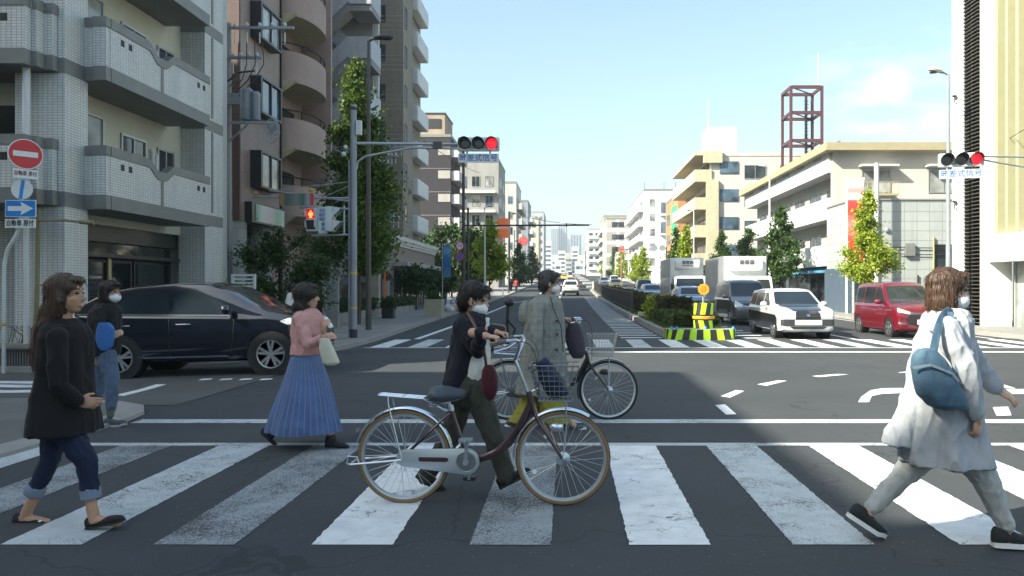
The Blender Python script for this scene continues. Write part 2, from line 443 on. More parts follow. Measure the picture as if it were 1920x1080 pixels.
# ---- near crosswalk
lefts = [(-7.2,0),(-6.25,0),(-5.3,1),(-4.33,2),(-3.38,1),(-2.47,2),(-1.53,0),(-.587,2),(.365,0),(1.34,1),(2.33,0),(3.3,0),(4.28,0),(5.25,1),(6.2,0)]
for wi in range(3):
    b = MB()
    for x, w in lefts:
        if w != wi or x < -5: continue
        stripe(b, x, x+.485, 4.57, 7.44)
    quad(b, [(-5.3, 6.2), (-5.3+.485, 6.2), (-5.3+.485, 7.44), (-5.3, 7.44)]) if wi == 1 else None
    struct('crosswalk_marking', b, M_PAINT[wi])
b = MB(); rect(b, -5.0, 13, 7.441, 7.57); rect(b, -4.95, 13, 8.68, 8.93); struct('crossing_line_marking', b, M_PAINT[1])
# ---- far crosswalk, stop line, lane lines
b = MB(); b2 = MB()
for i in range(20):
    x = -5.1+.97*i
    rect((b2 if i % 3 == 1 else b), x, x+.48, 19.75, 22.7, .004, 1, 4)
rect(b, -5.2, 13, 19.55, 19.68); rect(b, -.3, 13, 18.2, 18.5)
struct('far_crosswalk_marking', b, M_PAINT[0]); struct('worn_far_crosswalk_marking', b2, M_PAINT[1])
b = MB()
rect(b, -4.6, -4.42, 22.9, 62, .004, 1, 30); rect(b, -3.3, -3.15, 70, 110, .004, 1, 20); quad(b, [(-4.6, 62), (-4.42, 62), (-3.15, 70), (-3.3, 70)], .004, 1, 4)
rect(b, 8.45, 8.6, 21, 60, .004, 1, 30); rect(b, 12.7, 12.82, 23, 90, .004, 1, 40)
for i in range(9): rect(b, -.9, -.76, 60+14*i, 66+14*i, .006, 1, 4)
for i in range(14): rect(b, 8.45, 8.6, 66+12*i, 71+12*i, .006, 1, 4)
struct('lane_line_marking', b, M_PAINT[0])
b = MB(); y = 23.4
while y < 76: rect(b, 1.62, 2.86, y, y+.32); y += 1.15
y = 23.2
while y < 40: rect(b, 5.3, 6.2, y, y+.32); y += 1.3
struct('hatch_marking', b, M_PAINT[0])
def Z8(*ps): return [gpx(1100+.427*x, 640+.427*y) for x, y in ps]
b = MB()
for q in (((588,242),(630,248),(692,219),(655,215)), ((748,190),(790,196),(880,174),(840,172)), ((988,153),(1020,158),(1152,146),(1100,144)), ((612,323),(658,321),(608,278),(564,281)),
          ((1365,137),(1385,139),(1440,136),(1400,134)), ((1800,328),(1866,326),(1850,288),(1783,290)), ((1840,207),(1886,208),(1830,190),(1792,190)), ((1870,232),(1930,232),(1930,210),(1840,212))):
    quad(b, Z8(*q))
a = Z8((1192,268),(1240,268),(1252,241),(1300,231),(1388,228),(1388,206),(1300,207),(1246,216),(1205,245))
b.add([(x, y, .004) for x, y in a], [(0,1,2,7,8),(2,3,6,7),(3,4,5,6)])
struct('turn_guide_marking', b, M_PAINT[0])
b = MB()
for y0, y1 in ((719.5,715),(726.5,721.5),(737,731.5)):
    quad(b, [gpx(-60, y0), gpx(166, y0), gpx(166, y1), gpx(-60, y1)], .014, 12, 2)
quad(b, [gpx(217,742), gpx(232,744), gpx(312,722), gpx(292,722)], .012, 1, 6)
for x in (372, 410, 447, 485): quad(b, [gpx(x,714.5), gpx(x+24,713), gpx(x+27,710.5), gpx(x+6,711.5)], .012, 2, 1)
struct('side_road_marking', b, M_PAINT[0])

# ---- pavements: strips with a kerb on the road side
def pavement(name, tab, far, h, kw=.18, xsn=6, y0=None, y1=None, step=1.0, mk=None, mp=None):
    ys = sorted(set([t for t, _ in tab]+[y for y in frange(tab[0][0], tab[-1][0], step)])); kerb = MB(); top = MB(); sgn = 1 if far > tab[0][1] else -1
    rk = []; rt = []
    for y in ys:
        x = interp(tab, y)
        x2 = x+sgn*kw
        g = gz(x, y)
        rk.append([(x, y, g-.05), (x+sgn*.015, y, g+h+.004), (x2, y, gz(x2, y)+h+.004), (x2, y, g-.05)])
        rt.append([(x2+sgn*.001, y, g-.05)]+[(x2+sgn*.001+(far-x2)*(q/xsn)**2.2, y, gz(x2+(far-x2)*(q/xsn)**2.2, y)+h) for q in range(xsn+1)]+[(far, y, g-.5)])
    kerb.loft(rk); top.loft(rt)
    struct(name, top, mp or M_PAVE); struct('kerb', kerb, mk or M_CONC)
LK = [(14.95,-9.9),(15.05,-9.3),(15.3,-8.6),(15.8,-7.8),(16.4,-7.1),(17.2,-6.4),(18.2,-5.8),(19.2,-5.55),(22,-5.5),(30,-5.85),(45,-6.2),(70,-6.4),(520,-6.4)]
pavement('pavement', LK, -45, .11, step=1.5)
# front kerb of the left pavement, facing the side street
b = MB(); 
b.loft([[(x, 14.80, gz(x,14.8)-.05), (x, 14.81, gz(x,14.8)+.114), (x, 14.95, gz(x,14.9)+.114), (x, 14.95, gz(x,14.8)-.05)] for x in [-45,-20,-14,-12,-11,-10.4,-9.9]]); struct('kerb', b, M_CONC)
RK = [(20.6,17),(20.9,15.6),(21.4,14.6),(22.2,13.8),(23.5,13.35),(27,13.2),(60,13.2),(520,13.2)]
pavement('pavement', RK, 60, .13, step=2)
NK = [(-8,-5.05),(6.5,-5.1),(8.7,-5.02),(9.3,-5.12),(9.8,-5.4),(10.15,-5.9),(10.35,-6.6),(10.4,-7.4)]
pavement('pavement', NK, -45, .035, kw=.35, step=.8, mp=MAT('corner_pavement', (.15,.148,.14), .9, var=.3, vs=1.5, bump=.3, bs=120, speck=.3))
# median island
b = MB(); t = MB(); rk = []; rt = []
for y, l_, r_ in [(22.9,3.0,4.95),(23.1,2.95,5.05),(30,2.95,5.1),(60,2.9,5.1),(90,2.9,5.1),(200,2.9,5.1),(520,2.9,5.1)]:
    yy = [y] 
    rk.append([(l_, y, gz(0,y)-.05), (l_+.02, y, gz(0,y)+.2), (l_+.2, y, gz(0,y)+.2), (r_-.2, y, gz(0,y)+.2), (r_-.02, y, gz(0,y)+.2), (r_, y, gz(0,y)-.05)])
full = []
for a_, c_ in zip(rk, rk[1:]):
    n_ = max(1, int((c_[0][1]-a_[0][1])/4))
    for i in range(n_):
        u = i/n_; y = a_[0][1]+(c_[0][1]-a_[0][1])*u
        full.append([(p[0]+(q[0]-p[0])*u, y, (-.05 if k in (0,5) else .2)+gz(0,y)) for k, (p, q) in enumerate(zip(a_, c_))])
full.append(rk[-1]); b.loft(full); struct('median_island', b, M_CONC)
# ------------------------------------------------------------------ buildings
G_DARK = GLASS('window_glass'); G_BLUE = GLASS('blue_window_glass', (.05, .08, .11)); G_PALE = GLASS('curtained_window_glass', (.20, .21, .20), .12, .5)
M_ALU = MAT('aluminium', (.42, .43, .43), .4, .6, .05); M_DKALU = MAT('dark_aluminium', (.05, .05, .055), .4, .4, .05)
M_WHITE = MAT('white_paint', (.62, .63, .62), .55, 0, .06, 1.2); M_CREAM = MAT('cream_stucco', (.55, .54, .45), .9, 0, .1, .8, .2, 120)
M_DGREY = MAT('dark_grey_tile', (.185, .19, .18), .5, 0, .1, 2, .15, 40); M_BLACK = MAT('black_void', (.012, .012, .013), .6, 0, .1)
M_STEEL = MAT('galvanised_steel', (.36, .39, .42), .45, .5, .12, 4); M_GREYP = MAT('grey_paint', (.24, .27, .30), .5, .1, .12, 3)

class Frame:
    """axis 'x': a wall in a plane of constant x, a runs along y; axis 'y': constant y, a runs along x; out = +-1"""
    def __init__(s, ax, plane, out): s.ax, s.p, s.o = ax, plane, out
    def box(s, mb, a0, a1, d0, d1, z0, z1):
        if s.ax == 'x': mb.box(s.p+s.o*d0, s.p+s.o*d1, a0, a1, z0, z1)
        else: mb.box(a0, a1, s.p+s.o*d0, s.p+s.o*d1, z0, z1)
def window(parent, fr, a0, a1, z0, z1, fm=None, gm=None, fw=.05, mull=1, proud=.05, sill=False, sub=True):
    fm = fm or M_ALU; gm = gm or G_DARK; m = MB()
    fr.box(m, a0, a1, -.02, proud, z1-fw, z1); fr.box(m, a0, a1, -.02, proud, z0, z0+fw)
    fr.box(m, a0, a0+fw, -.02, proud-.002, z0+fw, z1-fw); fr.box(m, a1-fw, a1, -.02, proud-.002, z0+fw, z1-fw)
    for i in range(mull):
        c = a0+(a1-a0)*(i+1)/(mull+1); fr.box(m, c-fw*.4, c+fw*.4, -.02, proud-.006, z0+fw, z1-fw)
    if sill: fr.box(m, a0-.08, a1+.08, -.02, proud+.08, z0-.07, z0-.002)
    if sub:
        w = part('window', m, fm, parent); g = MB(); fr.box(g, a0+fw*.5, a1-fw*.5, -.015, .012, z0+fw*.5, z1-fw*.5); part('pane', g, gm, w)
    else:
        m.mi = 1; fr.box(m, a0+fw*.5, a1-fw*.5, -.015, .012, z0+fw*.5, z1-fw*.5); w = part('window', m, [fm, gm], parent)
    return w

# ---- grey tiled apartment building on the far left corner ------------------------------
T_GREY = TILE('grey_wall_tile', (.66, .66, .63), (.36, .37, .37), .10, .055, .009, .4, .07)
B = thing('apartment_building', 'pale grey tiled apartment building with tiled curved-top balconies at the left corner', 'building', (-13, 18.5, -.1))
m = MB(); m.box(-32, -10.85, 16.3, 22.6, 3.0, 17); part('wall', m, M_CREAM, B)
m = MB(); m.box(-32, -11.2, 16.6, 22.6, -.3, 3.0); part('wall', m, T_GREY, B)
m = MB(); m.box(-11.16, -10.16, 15.5, 16.25, -.3, 17); m.box(-10.90, -10.17, 21.5, 22.62, -.3, 17); m.box(-17, -13.9, 15.5, 16.3, -.3, 17); part('pillar', m, T_GREY, B)
m = MB(); m.box(-10.86, -10.30, 22.62, 23.2, -.3, 17); part('pillar', m, TILE('ribbed_wall_tile', (.55,.57,.57), (.2,.2,.2), .05, .05, .006), B)
m = MB()
for k in range(4):
    z = 3.17+2.7*k
    m.box(-11.165, -10.155, 15.494, 16.256, z, z+.31); m.box(-10.905, -10.164, 21.49, 22.63, z+.12, z+.43); m.box(-10.2, -10.155, 21.9, 22.0, z+.5, z+2.8)
part('band', m, M_DGREY, B)
def dip(y):
    d = abs(y-18.3); return -.24*(1-sstep(.12, .62, d))
fs = Frame('x', -10.85, 1)
for k in range(4):
    z0 = 3.19+2.7*k
    bal = MB(); ys = frange(16.25, 17.6, .45)+frange(17.65, 18.95, .05)+frange(19.2, 20.6, .7)
    bal.loft([[(-9.675, y, z0+.3), (-9.675, y, z0+1.13+dip(y)), (-9.83, y, z0+1.13+dip(y)), (-9.83, y, z0+.3)] for y in ys])
    bal.box(-9.95, -9.69, 16.10, 16.25, z0+.3, z0+1.13); bal.box(-10.17, -9.95, 16.16, 16.28, z0+.3, z0+1.13); bal.box(-10.6, -9.68, 20.6, 20.72, z0+.3, z0+1.13)
    bp = part('balcony', bal, T_GREY, B)
    m = MB(); m.loft([[(-9.655, y, z0+1.132+dip(y)), (-9.655, y, z0+1.33+dip(y)), (-9.86, y, z0+1.33+dip(y)), (-9.86, y, z0+1.132+dip(y))] for y in ys])
    m.box(-9.97, -9.67, 16.08, 16.25, z0+1.132, z0+1.33); m.box(-10.17, -9.97, 16.14, 16.28, z0+1.132, z0+1.328); m.box(-10.6, -9.66, 20.6, 20.74, z0+1.132, z0+1.33)
    m.box(-9.672, -9.662, 18.25, 18.36, z0+.3, z0+1.1); part('coping', m, M_DGREY, bp)
    m = MB(); m.box(-10.85, -9.662, 16.26, 20.72, z0-.002, z0+.298); m.box(-10.17, -9.94, 16.14, 16.27, z0, z0+.297); m.box(-9.94, -9.67, 16.08, 16.25, z0, z0+.297); part('slab', m, M_DGREY, bp)
    m = MB()
    for y in (16.62, 16.92, 20.05, 20.35): m.box(-9.68, -9.671, y, y+.13, z0+.88, z0+1.02)
    part('drain_opening', m, M_BLACK, bp)
    if k < 3:
        zb = z0+.35
        window(B, fs, 17.05, 17.9, zb, zb+1.95, M_ALU, G_PALE, mull=0); window(B, fs, 18.6, 19.7, zb+.3, zb+1.75, M_ALU, G_PALE if k else G_DARK); window(B, fs, 20.25, 21.1, zb+.2, zb+1.7, M_ALU, G_DARK, mull=1)
        m = MB(); m.tube([(-10.80, 19.95, zb+.1), (-10.78, 19.95, zb+1.5), (-10.84, 19.95, zb+1.6)], .045, 8); m.tube([(-10.80, 20.12, zb+.1), (-10.78, 20.12, zb+1.45), (-10.84, 20.12, zb+1.55)], .045, 8); part('drain_pipe', m, M_WHITE, B, smooth=True)
    # balconies facing the side street
    bal = MB(); bal.box(-17, -10.54, 14.9, 15.05, z0+.3, z0+1.13); bal.box(-10.70, -10.55, 15.06, 15.5, z0+.3, z0+1.128); bal.box(-10.55, -10.45, 15.1, 15.5, z0+.3, z0+1.13); bal.box(-10.45, -10.30, 15.34, 15.495, z0+.3, z0+1.13)
    bp = part('balcony', bal, T_GREY, B)
    m = MB(); m.box(-17, -10.53, 14.88, 15.07, z0+1.132, z0+1.33); m.box(-10.53, -10.43, 15.08, 15.5, z0+1.132, z0+1.332); m.box(-10.43, -10.28, 15.32, 15.495, z0+1.132, z0+1.33); part('coping', m, M_DGREY, bp)
    m = MB(); m.box(-17, -10.53, 14.88, 16.3, z0-.004, z0+.298); m.box(-10.53, -10.43, 15.08, 15.49, z0, z0+.297); m.box(-10.43, -10.28, 15.32, 15.49, z0, z0+.297); part('slab', m, M_DGREY, bp)
    m = MB(); m.box(-11.02, -10.88, 14.893, 14.9, z0+.83, z0+.98); part('drain_opening', m, M_BLACK, bp)
    if k < 3: window(B, Frame('y', 16.3, -1), -13.2, -11.3, z0+.35, z0+2.2, M_DKALU, G_DARK)
m = MB(); m.cyl((-10.72, 15.2, 4.4), (-10.72, 15.2, 8.7), .07); m.cyl((-10.72, 15.2, -.2), (-10.72, 15.2, 3.2), .05); part('drain_pipe', m, M_WHITE, B, smooth=True)
# entrance, dark and set back under the first balcony
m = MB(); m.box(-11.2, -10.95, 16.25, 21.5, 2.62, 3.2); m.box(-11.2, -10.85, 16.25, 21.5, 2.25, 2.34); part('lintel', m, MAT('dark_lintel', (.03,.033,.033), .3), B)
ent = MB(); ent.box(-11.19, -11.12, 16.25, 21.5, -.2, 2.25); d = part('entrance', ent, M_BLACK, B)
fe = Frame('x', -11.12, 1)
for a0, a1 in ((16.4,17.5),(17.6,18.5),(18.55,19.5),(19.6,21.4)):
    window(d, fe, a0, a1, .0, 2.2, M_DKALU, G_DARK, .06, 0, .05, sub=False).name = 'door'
m = MB(); fe.box(m, 18.44, 18.56, .05, .09, 0, 2.24); fe.box(m, 17.47, 17.53, .05, .09, .3, 2.1); fe.box(m, 20.9, 20.95, .05, .09, .9, 1.6); part('door_frame', m, MAT('brass_trim', (.45,.38,.22), .35, .6), d)
m = MB(); fe.box(m, 16.3, 21.45, 0, .02, 2.36, 2.6); part('transom', m, GLASS('transom_glass', (.05,.055,.05), .05), B)
m = MB(); m.box(-32, -10.16, 15.5, 22.6, 17, 17.2); part('roof', m, M_DGREY, B)

# ---- pinkish brown apartment building with round balconies --------------------------------
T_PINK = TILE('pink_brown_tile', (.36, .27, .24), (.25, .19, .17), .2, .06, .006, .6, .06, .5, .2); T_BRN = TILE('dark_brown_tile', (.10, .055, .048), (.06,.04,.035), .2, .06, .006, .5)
M_PINKP = MAT('pink_brown_render', (.37, .275, .245), .75, 0, .1, .7, .15, 120); M_SOFF = MAT('cream_soffit', (.52, .48, .33), .85, 0, .08)
B = thing('apartment_building', 'pinkish brown apartment building with stacked round balconies and boxed bay windows', 'building', (-14, 31, 0))
m = MB(); m.box(-26, -11.9, 27.9, 31.7, 4.0, 19); m.box(-26, -12.7, 31.7, 37.0, -.2, 19); part('wall', m, T_PINK, B)
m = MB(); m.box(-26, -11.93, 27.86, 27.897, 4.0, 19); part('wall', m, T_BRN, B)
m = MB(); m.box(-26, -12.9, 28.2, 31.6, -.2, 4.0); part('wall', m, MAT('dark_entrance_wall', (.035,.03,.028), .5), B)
m = MB(); m.box(-11.96, -11.84, 31.69, 31.78, 0, 19); part('drain_pipe', m, M_BLACK, B)
for y in (28.35, 30.75):
    m = MB(); m.cyl((-12.35, y, -.2), (-12.35, y, 4.0), .46, n=24); part('column', m, TILE('grey_column_block', (.36,.37,.36), (.2,.2,.2), 9, .62, .012, .7), B, smooth=True)
fr = Frame('x', -11.9, 1)
for k in range(4):
    z = 5.32+2.8*k
    m = MB(); fr.box(m, 28.75, 28.9, 0, .42, z, z+1.38); fr.box(m, 28.9, 30.8, 0, .42, z+1.3, z+1.38); fr.box(m, 28.9, 30.8, 0, .42, z, z+.08); fr.box(m, 30.72, 30.8, 0, .42, z+.08, z+1.3)
    fr.box(m, 29.8, 29.86, .3, .40, z+.08, z+1.3); w = part('bay_window', m, M_DKALU, B)
    m = MB(); fr.box(m, 28.9, 30.72, .28, .34, z+.08, z+1.3); part('pane', m, G_PALE if k != 1 else G_BLUE, w)
    # round balcony
    zb = 4.35+2.8*k+.2
    def ring(sc, z): 
        o = [(-12.72, 31.8, z)]
        for i in range(17):
            t = pi*i/16; o.append((-12.35+sc*1.42*sin(t)**.75 if sin(t) > 0 else -12.35, 34.05-2.2*sc*cos(t), z))
        o.append((-12.72, 36.3, z)); return o
    m = MB(); m.loft([ring(1, zb), ring(1, zb+1.28)], False, False); m.loft([ring(.94, zb+1.28), ring(.94, zb+.1)], False, False); m.loft([ring(1, zb+1.28), ring(.94, zb+1.281)], False, False)
    bp = part('balcony', m, M_PINKP, B, smooth=True)
    m = MB(); m.loft([ring(1.0, zb+.1), ring(.995, zb-.001)], True, True); m.loft([[(-12.7, y, zb-.01), (-11.3, y, zb-.012), (-12.7, y, zb-.95)] for y in (31.85, 32.1)]); part('soffit', m, M_SOFF, bp)
    m = MB(); m.tube([(x, y, zb+1.62) for x, y, _ in ring(.97, 0)[1:-1]], .03, 6)
    for i in (1, 5, 9, 13, 17): q = ring(.97, 0)[i]; m.cyl((q[0], q[1], zb+1.28), (q[0], q[1], zb+1.62), .025, n=6)
    part('handrail', m, M_BLACK, bp, smooth=True)
    window(B, Frame('x', -12.7, 1), 32.5, 35.5, zb+.15, zb+2.2, M_DKALU, G_DARK)
m = MB(); m.box(-26, -11.8, 27.8, 37.1, 19, 19.3); part('roof', m, M_DGREY, B)
m = MB(); m.box(-12.75, -11.3, 36.6, 36.8, -.1, 19); part('wall', m, M_PINKP, B)
sg = thing('shop_sign', 'blurred white and green box sign over the columned entrance of the brown building', 'sign', (-11.7, 29.9, 3.95))
m = MB(); m.box(-11.898, -11.62, 28.25, 31.5, 3.96, 4.72); part('case', m, M_DKALU, sg)
def signmat(name, cols, axis=1, lo=0, hi=1, rough=.4, emit=0):
    m, n, l, b = newmat(name); t = n.new('ShaderNodeTexCoord'); s = n.new('ShaderNodeSeparateXYZ'); l.new(t.outputs['Object'], s.inputs[0])
    r = n.new('ShaderNodeValToRGB'); r.color_ramp.interpolation = 'LINEAR'
    while len(r.color_ramp.elements) < len(cols): r.color_ramp.elements.new(.5)
    for e, (p, c) in zip(r.color_ramp.elements, cols): e.position = p; e.color = (*c, 1)
    l.new(mrange(n, l, s.outputs[axis], lo, hi), r.inputs[0]); l.new(r.outputs[0], b.inputs['Base Color']); b.inputs['Roughness'].default_value = rough; return m
m = MB(); m.box(-11.621, -11.60, 28.55, 31.42, 4.02, 4.66); part('panel', m, signmat('green_white_sign', [(0,(.10,.35,.22)),(.2,(.62,.66,.62)),(.55,(.62,.50,.48)),(.75,(.15,.45,.28)),(1,(.5,.55,.5))], 1, -1.35, 1.5), sg)

# ---- grey building with an open zigzag stair ----------------------------------------------
T_BLU = TILE('blue_grey_tile', (.44, .45, .49), (.32, .33, .36), .12, .06, .006, .5, .12); M_STC = MAT('grey_stair_concrete', (.25, .255, .255), .8, 0, .15, .8)
B = thing('stair_building', 'blue grey tiled building with an open zigzag staircase rising behind the round balconies', 'building', (-13, 41, 0))
m = MB(); m.box(-26, -13.7, 42.6, 54.3, -.2, 25); m.box(-26, -14.3, 37.2, 42.6, -.2, 25); m.box(-13.7, -10.6, 41.7, 42.6, -.2, 25); part('wall', m, MAT('pale_grey_render', (.36,.36,.35), .85, 0, .12, .6), B)
m = MB()
for k in range(7):
    zl = 1.83+2.8*k; LX = -11.3; RX = -12.85
    def pr(pts, y0, y1, mt):
        q = MB(); q.prism(pts, 'xz', y0, y1); return q
    s_ = MB(); s_.box(LX, -10.15, 39.6, 41.6, zl, zl+.32); s_.prism([(LX, zl), (LX, zl+.45), (RX, zl-.95), (RX, zl-1.4)], 'xz', 39.6, 40.5); s_.prism([(RX, zl-1.4), (RX, zl-.95), (LX, zl-2.35), (LX, zl-2.8)], 'xz', 40.6, 41.6); s_.box(-14.2, RX, 39.6, 41.6, zl-1.4, zl-1.1)
    st = part('stair_flight', s_, M_STC, B)
    p_ = MB(); p_.box(LX, -10.14, 39.5, 39.62, zl+.33, zl+1.45); p_.box(-10.26, -10.14, 39.62, 41.6, zl+.33, zl+1.452); p_.prism([(LX, zl+.45), (LX, zl+1.45), (RX, zl+.05), (RX, zl-.95)], 'xz', 39.5, 39.62)
    p_.prism([(RX, zl-.95), (RX, zl+.05), (LX, zl-1.35), (LX, zl-2.35)], 'xz', 40.5, 40.6)
    part('parapet', p_, T_BLU, st)
m = MB(); m.cyl((-12.95, 38.6, 0), (-12.95, 38.6, 25), .16); part('drain_pipe', m, M_WHITE, B, smooth=True)
m = MB(); m.box(-10.58, -10.36, 42.0, 42.2, 5, 25); part('pillar', m, M_WHITE, B)
m = MB()
for k in range(7):
    for i in range(5): m.bar((-12.0, 41.9, 2.3+2.8*k+i*.2), (-10.8, 41.9, 2.3+2.8*k+i*.2), .03)
part('railing', m, M_WHITE, B)
m = MB(); m.box(-26.2, -13.6, 37.1, 54.4, 25, 25.3); part('roof', m, M_STC, B)

# ---- brown brick tower ---------------------------------------------------------------
T_TOW = TILE('brown_tower_tile', (.25, .215, .165), (.20, .17, .14), .25, .08, .008, .7, .1)
B = thing('apartment_tower', 'tall brown brick apartment tower with pale floor lines and small white side balconies', 'building', (-13.5, 57, 0))
m = MB(); m.box(-19, -11.7, 54.5, 57.8, -.2, 27); m.box(-19, -12.1, 57.8, 63, -.2, 27); part('wall', m, T_TOW, B)
m = MB()
for k in range(9):
    z = 3.0+2.8*k
    for dz in (0, .35, .7, 1.02): m.box(-19, -11.69, 54.48, 57.8, z+dz, z+dz+.04)
part('floor_line', m, MAT('pale_line', (.36,.33,.27), .8), B)
for k in range(9):
    z = 3.4+2.8*k
    window(B, Frame('x', -11.7, 1), 55.1, 55.7, z, z+1.5, M_DKALU, G_DARK, mull=0, sub=False)
    m = MB(); m.box(-12.1, -11.35, 58.2, 62.6, z-.4, z+.85); part('balcony', m, M_WHITE, B, bevel=.12)
    window(B, Frame('y', 54.5, -1), -13.35, -12.95, z+.2, z+1.4, M_DKALU, G_DARK, mull=0, sub=False)
m = MB(); m.box(-19.1, -11.6, 54.4, 63, 27, 27.3); part('roof', m, T_TOW, B)

# ---- low brick building with a white cornice ---------------------------------------------
T_BRK = TILE('red_brown_brick', (.33, .26, .22), (.2, .18, .15), .24, .085, .012, .85, .2, .5)
B = thing('brick_shop', 'low brown brick shop with thick white cornice along the left pavement', 'building', (-12, 52, 0))
m = MB(); m.box(-20, -10.5, 45, 60.5, -.1, 4.1); part('wall', m, T_BRK, B)
m = MB()
for i, (z0, z1, d) in enumerate(((4.1,4.28,.08),(4.28,4.46,.16),(4.46,4.72,.24))): m.box(-20, -10.5+d, 45-d, 60.5+d, z0, z1)
part('cornice', m, MAT('white_cornice', (.60,.60,.56), .7), B)
m = MB(); m.box(-10.498, -9.6, 46, 58.5, 2.85, 3.12); part('canopy', m, MAT('grey_canopy', (.40,.40,.38), .7), B)
for i in range(5): window(B, Frame('x', -10.5, 1), 46.4+2.5*i, 48.2+2.5*i, .3, 2.7, M_DKALU, G_DARK, mull=1, sub=False)

# ---- generic street block --------------------------------------------------------------
RW_ = random.Random(8)
def rgm(g): return g if RW_.random() < .5 else RW_.choice([G_DARK, G_PALE, G_BLUE])
def block(label, wall, x0, x1, y0, y1, top, side, fh=3.0, nf=0, ns=0, bal=None, balm=None, gm=None, fm=None, roof=None, z1=None, winh=1.5, first=3.6, group=None, fr_rng=None, par=.35, wfrac=.62, name='apartment_building', bpar=1.0):
    """side: +1 when the street lies towards +x. bal: 'f','s','fs' for balconies on the front / street side"""
    base = gz(0, y0)-.6; fm = fm or M_ALU; gm = gm or G_DARK; balm = balm or wall; roof = roof or M_DGREY
    B = thing(name, label, 'building', ((x0+x1)/2, (y0+y1)/2, base+.6), group=group)
    m = MB(); m.box(x0, x1, y0, y1, base, top); part('wall', m, wall, B)
    m = MB(); m.box(x0-.06, x1+.06, y0-.06, y1+.06, top, top+par); part('roof', m, roof, B)
    sx = x1 if side > 0 else x0
    fF = Frame('y', y0, -1); fS = Frame('x', sx, side)
    a0, a1 = fr_rng or (x0+.4, x1-.4)
    z = base+.6+first; n = 0
    while z+winh+.6 < top and n < 11:
        if nf:
            w = (a1-a0)/nf
            for i in range(nf): window(B, fF, a0+w*(i+.5-wfrac/2), a0+w*(i+.5+wfrac/2), z, z+winh, fm, rgm(gm), .06, 1, .06, sub=False)
        if ns:
            w = (y1-y0-1)/ns
            for i in range(ns): window(B, fS, y0+.5+w*(i+.5-wfrac/2), y0+.5+w*(i+.5+wfrac/2), z, z+winh, fm, rgm(gm), .06, 1, .06, sub=False)
        if bal and 'f' in bal:
            m = MB(); fF.box(m, a0, a1, .01, 1.0, z-1.0, z-.82); fF.box(m, a0, a1, .88, 1.0, z-.82, z-.82+bpar); part('balcony', m, balm, B)
        if bal and 's' in bal:
            m = MB(); fS.box(m, y0+.3, y1-.3, .01, 1.1, z-1.0, z-.82); fS.box(m, y0+.3, y1-.3, .98, 1.1, z-.82, z-.82+bpar); fS.box(m, y0+.3, y0+.42, .01, .98, z-.82, z-.82+bpar); part('balcony', m, balm, B)
        z += fh; n += 1
    return B
def wm(name, c=(.5,.5,.5), rough=.8): return mat('wall_'+name, c, rough, 0, .13, 1.1, .1, 80, stretch=(1, 1, .14))
PUR = TILE('dark_purple_tile', (.028, .025, .033), (.04,.037,.043), .3, .1, .01, .85, .08)
B = block('dark purple grey apartment block with pale balconies and tan penthouse beyond the brick tower', PUR, -19, -14.05, 92, 100, 19.6, 1, 2.8, 0, 0, None)
m = MB()
for k in range(6):
    z = 3.4+2.8*k; q = MB(); q.box(-14.05, -13.05, 92.2, 99.6, z-.15, z); q.box(-13.15, -13.05, 92.2, 99.6, z, z+1.0); q.box(-14.05, -13.15, 92.2, 92.3, z, z+1.0); part('balcony', q, wm('pale_panel', (.42,.41,.43)), B)
    m.box(-19, -14.04, 91.97, 92.0, z+1.2, z+1.3); q = MB(); q.box(-15.55, -14.1, 91.95, 92.0, z+.05, z+1.0); part('opening', q, wm('pale_recess', (.33,.31,.29)), B)
part('floor_line', m, wm('line', (.16,.14,.15)), B)
m = MB(); m.box(-18.6, -14.9, 93, 99, 19.9, 22.6); part('penthouse', m, wm('tan', (.30,.24,.18)), B)
m = MB(); m.box(-18.7, -14.8, 92.9, 99.1, 22.6, 22.75); m.box(-17.3, -15.4, 92.9, 93, 20.9, 22.0); part('penthouse_trim', m, M_DKALU, B)
B = block('light grey apartment block with white floor slabs behind the orange sign', wm('lightgrey', (.25,.25,.24)), -17.2, -10.4, 115, 127, 20.6, 1, 2.9, 3, 2, 'f', wm('slab_white', (.62,.62,.60)), G_DARK, bpar=.15, winh=1.6)
block('narrow white apartment block stepping back beyond the orange sign', wm('white1', (.40,.40,.39)), -14, -10.1, 150, 165, 22, 1, 3, 2, 3, 's')
block('slim grey block behind the red round sign on the left side', wm('grey2', (.20,.22,.25)), -13.6, -9.9, 190, 205, 23, 1, 3, 2, 2, 's', wm('pale_b', (.5,.52,.55)))
block('low beige block with colourful signs far down the left side', wm('beige3', (.5,.42,.33)), -15, -9.6, 250, 270, 24, 1, 3.2, 2, 0)
block('grey office block far down the left side', wm('grey4', (.34,.36,.38)), -17, -10.4, 330, 360, 34, 1, 3.4, 3, 0)
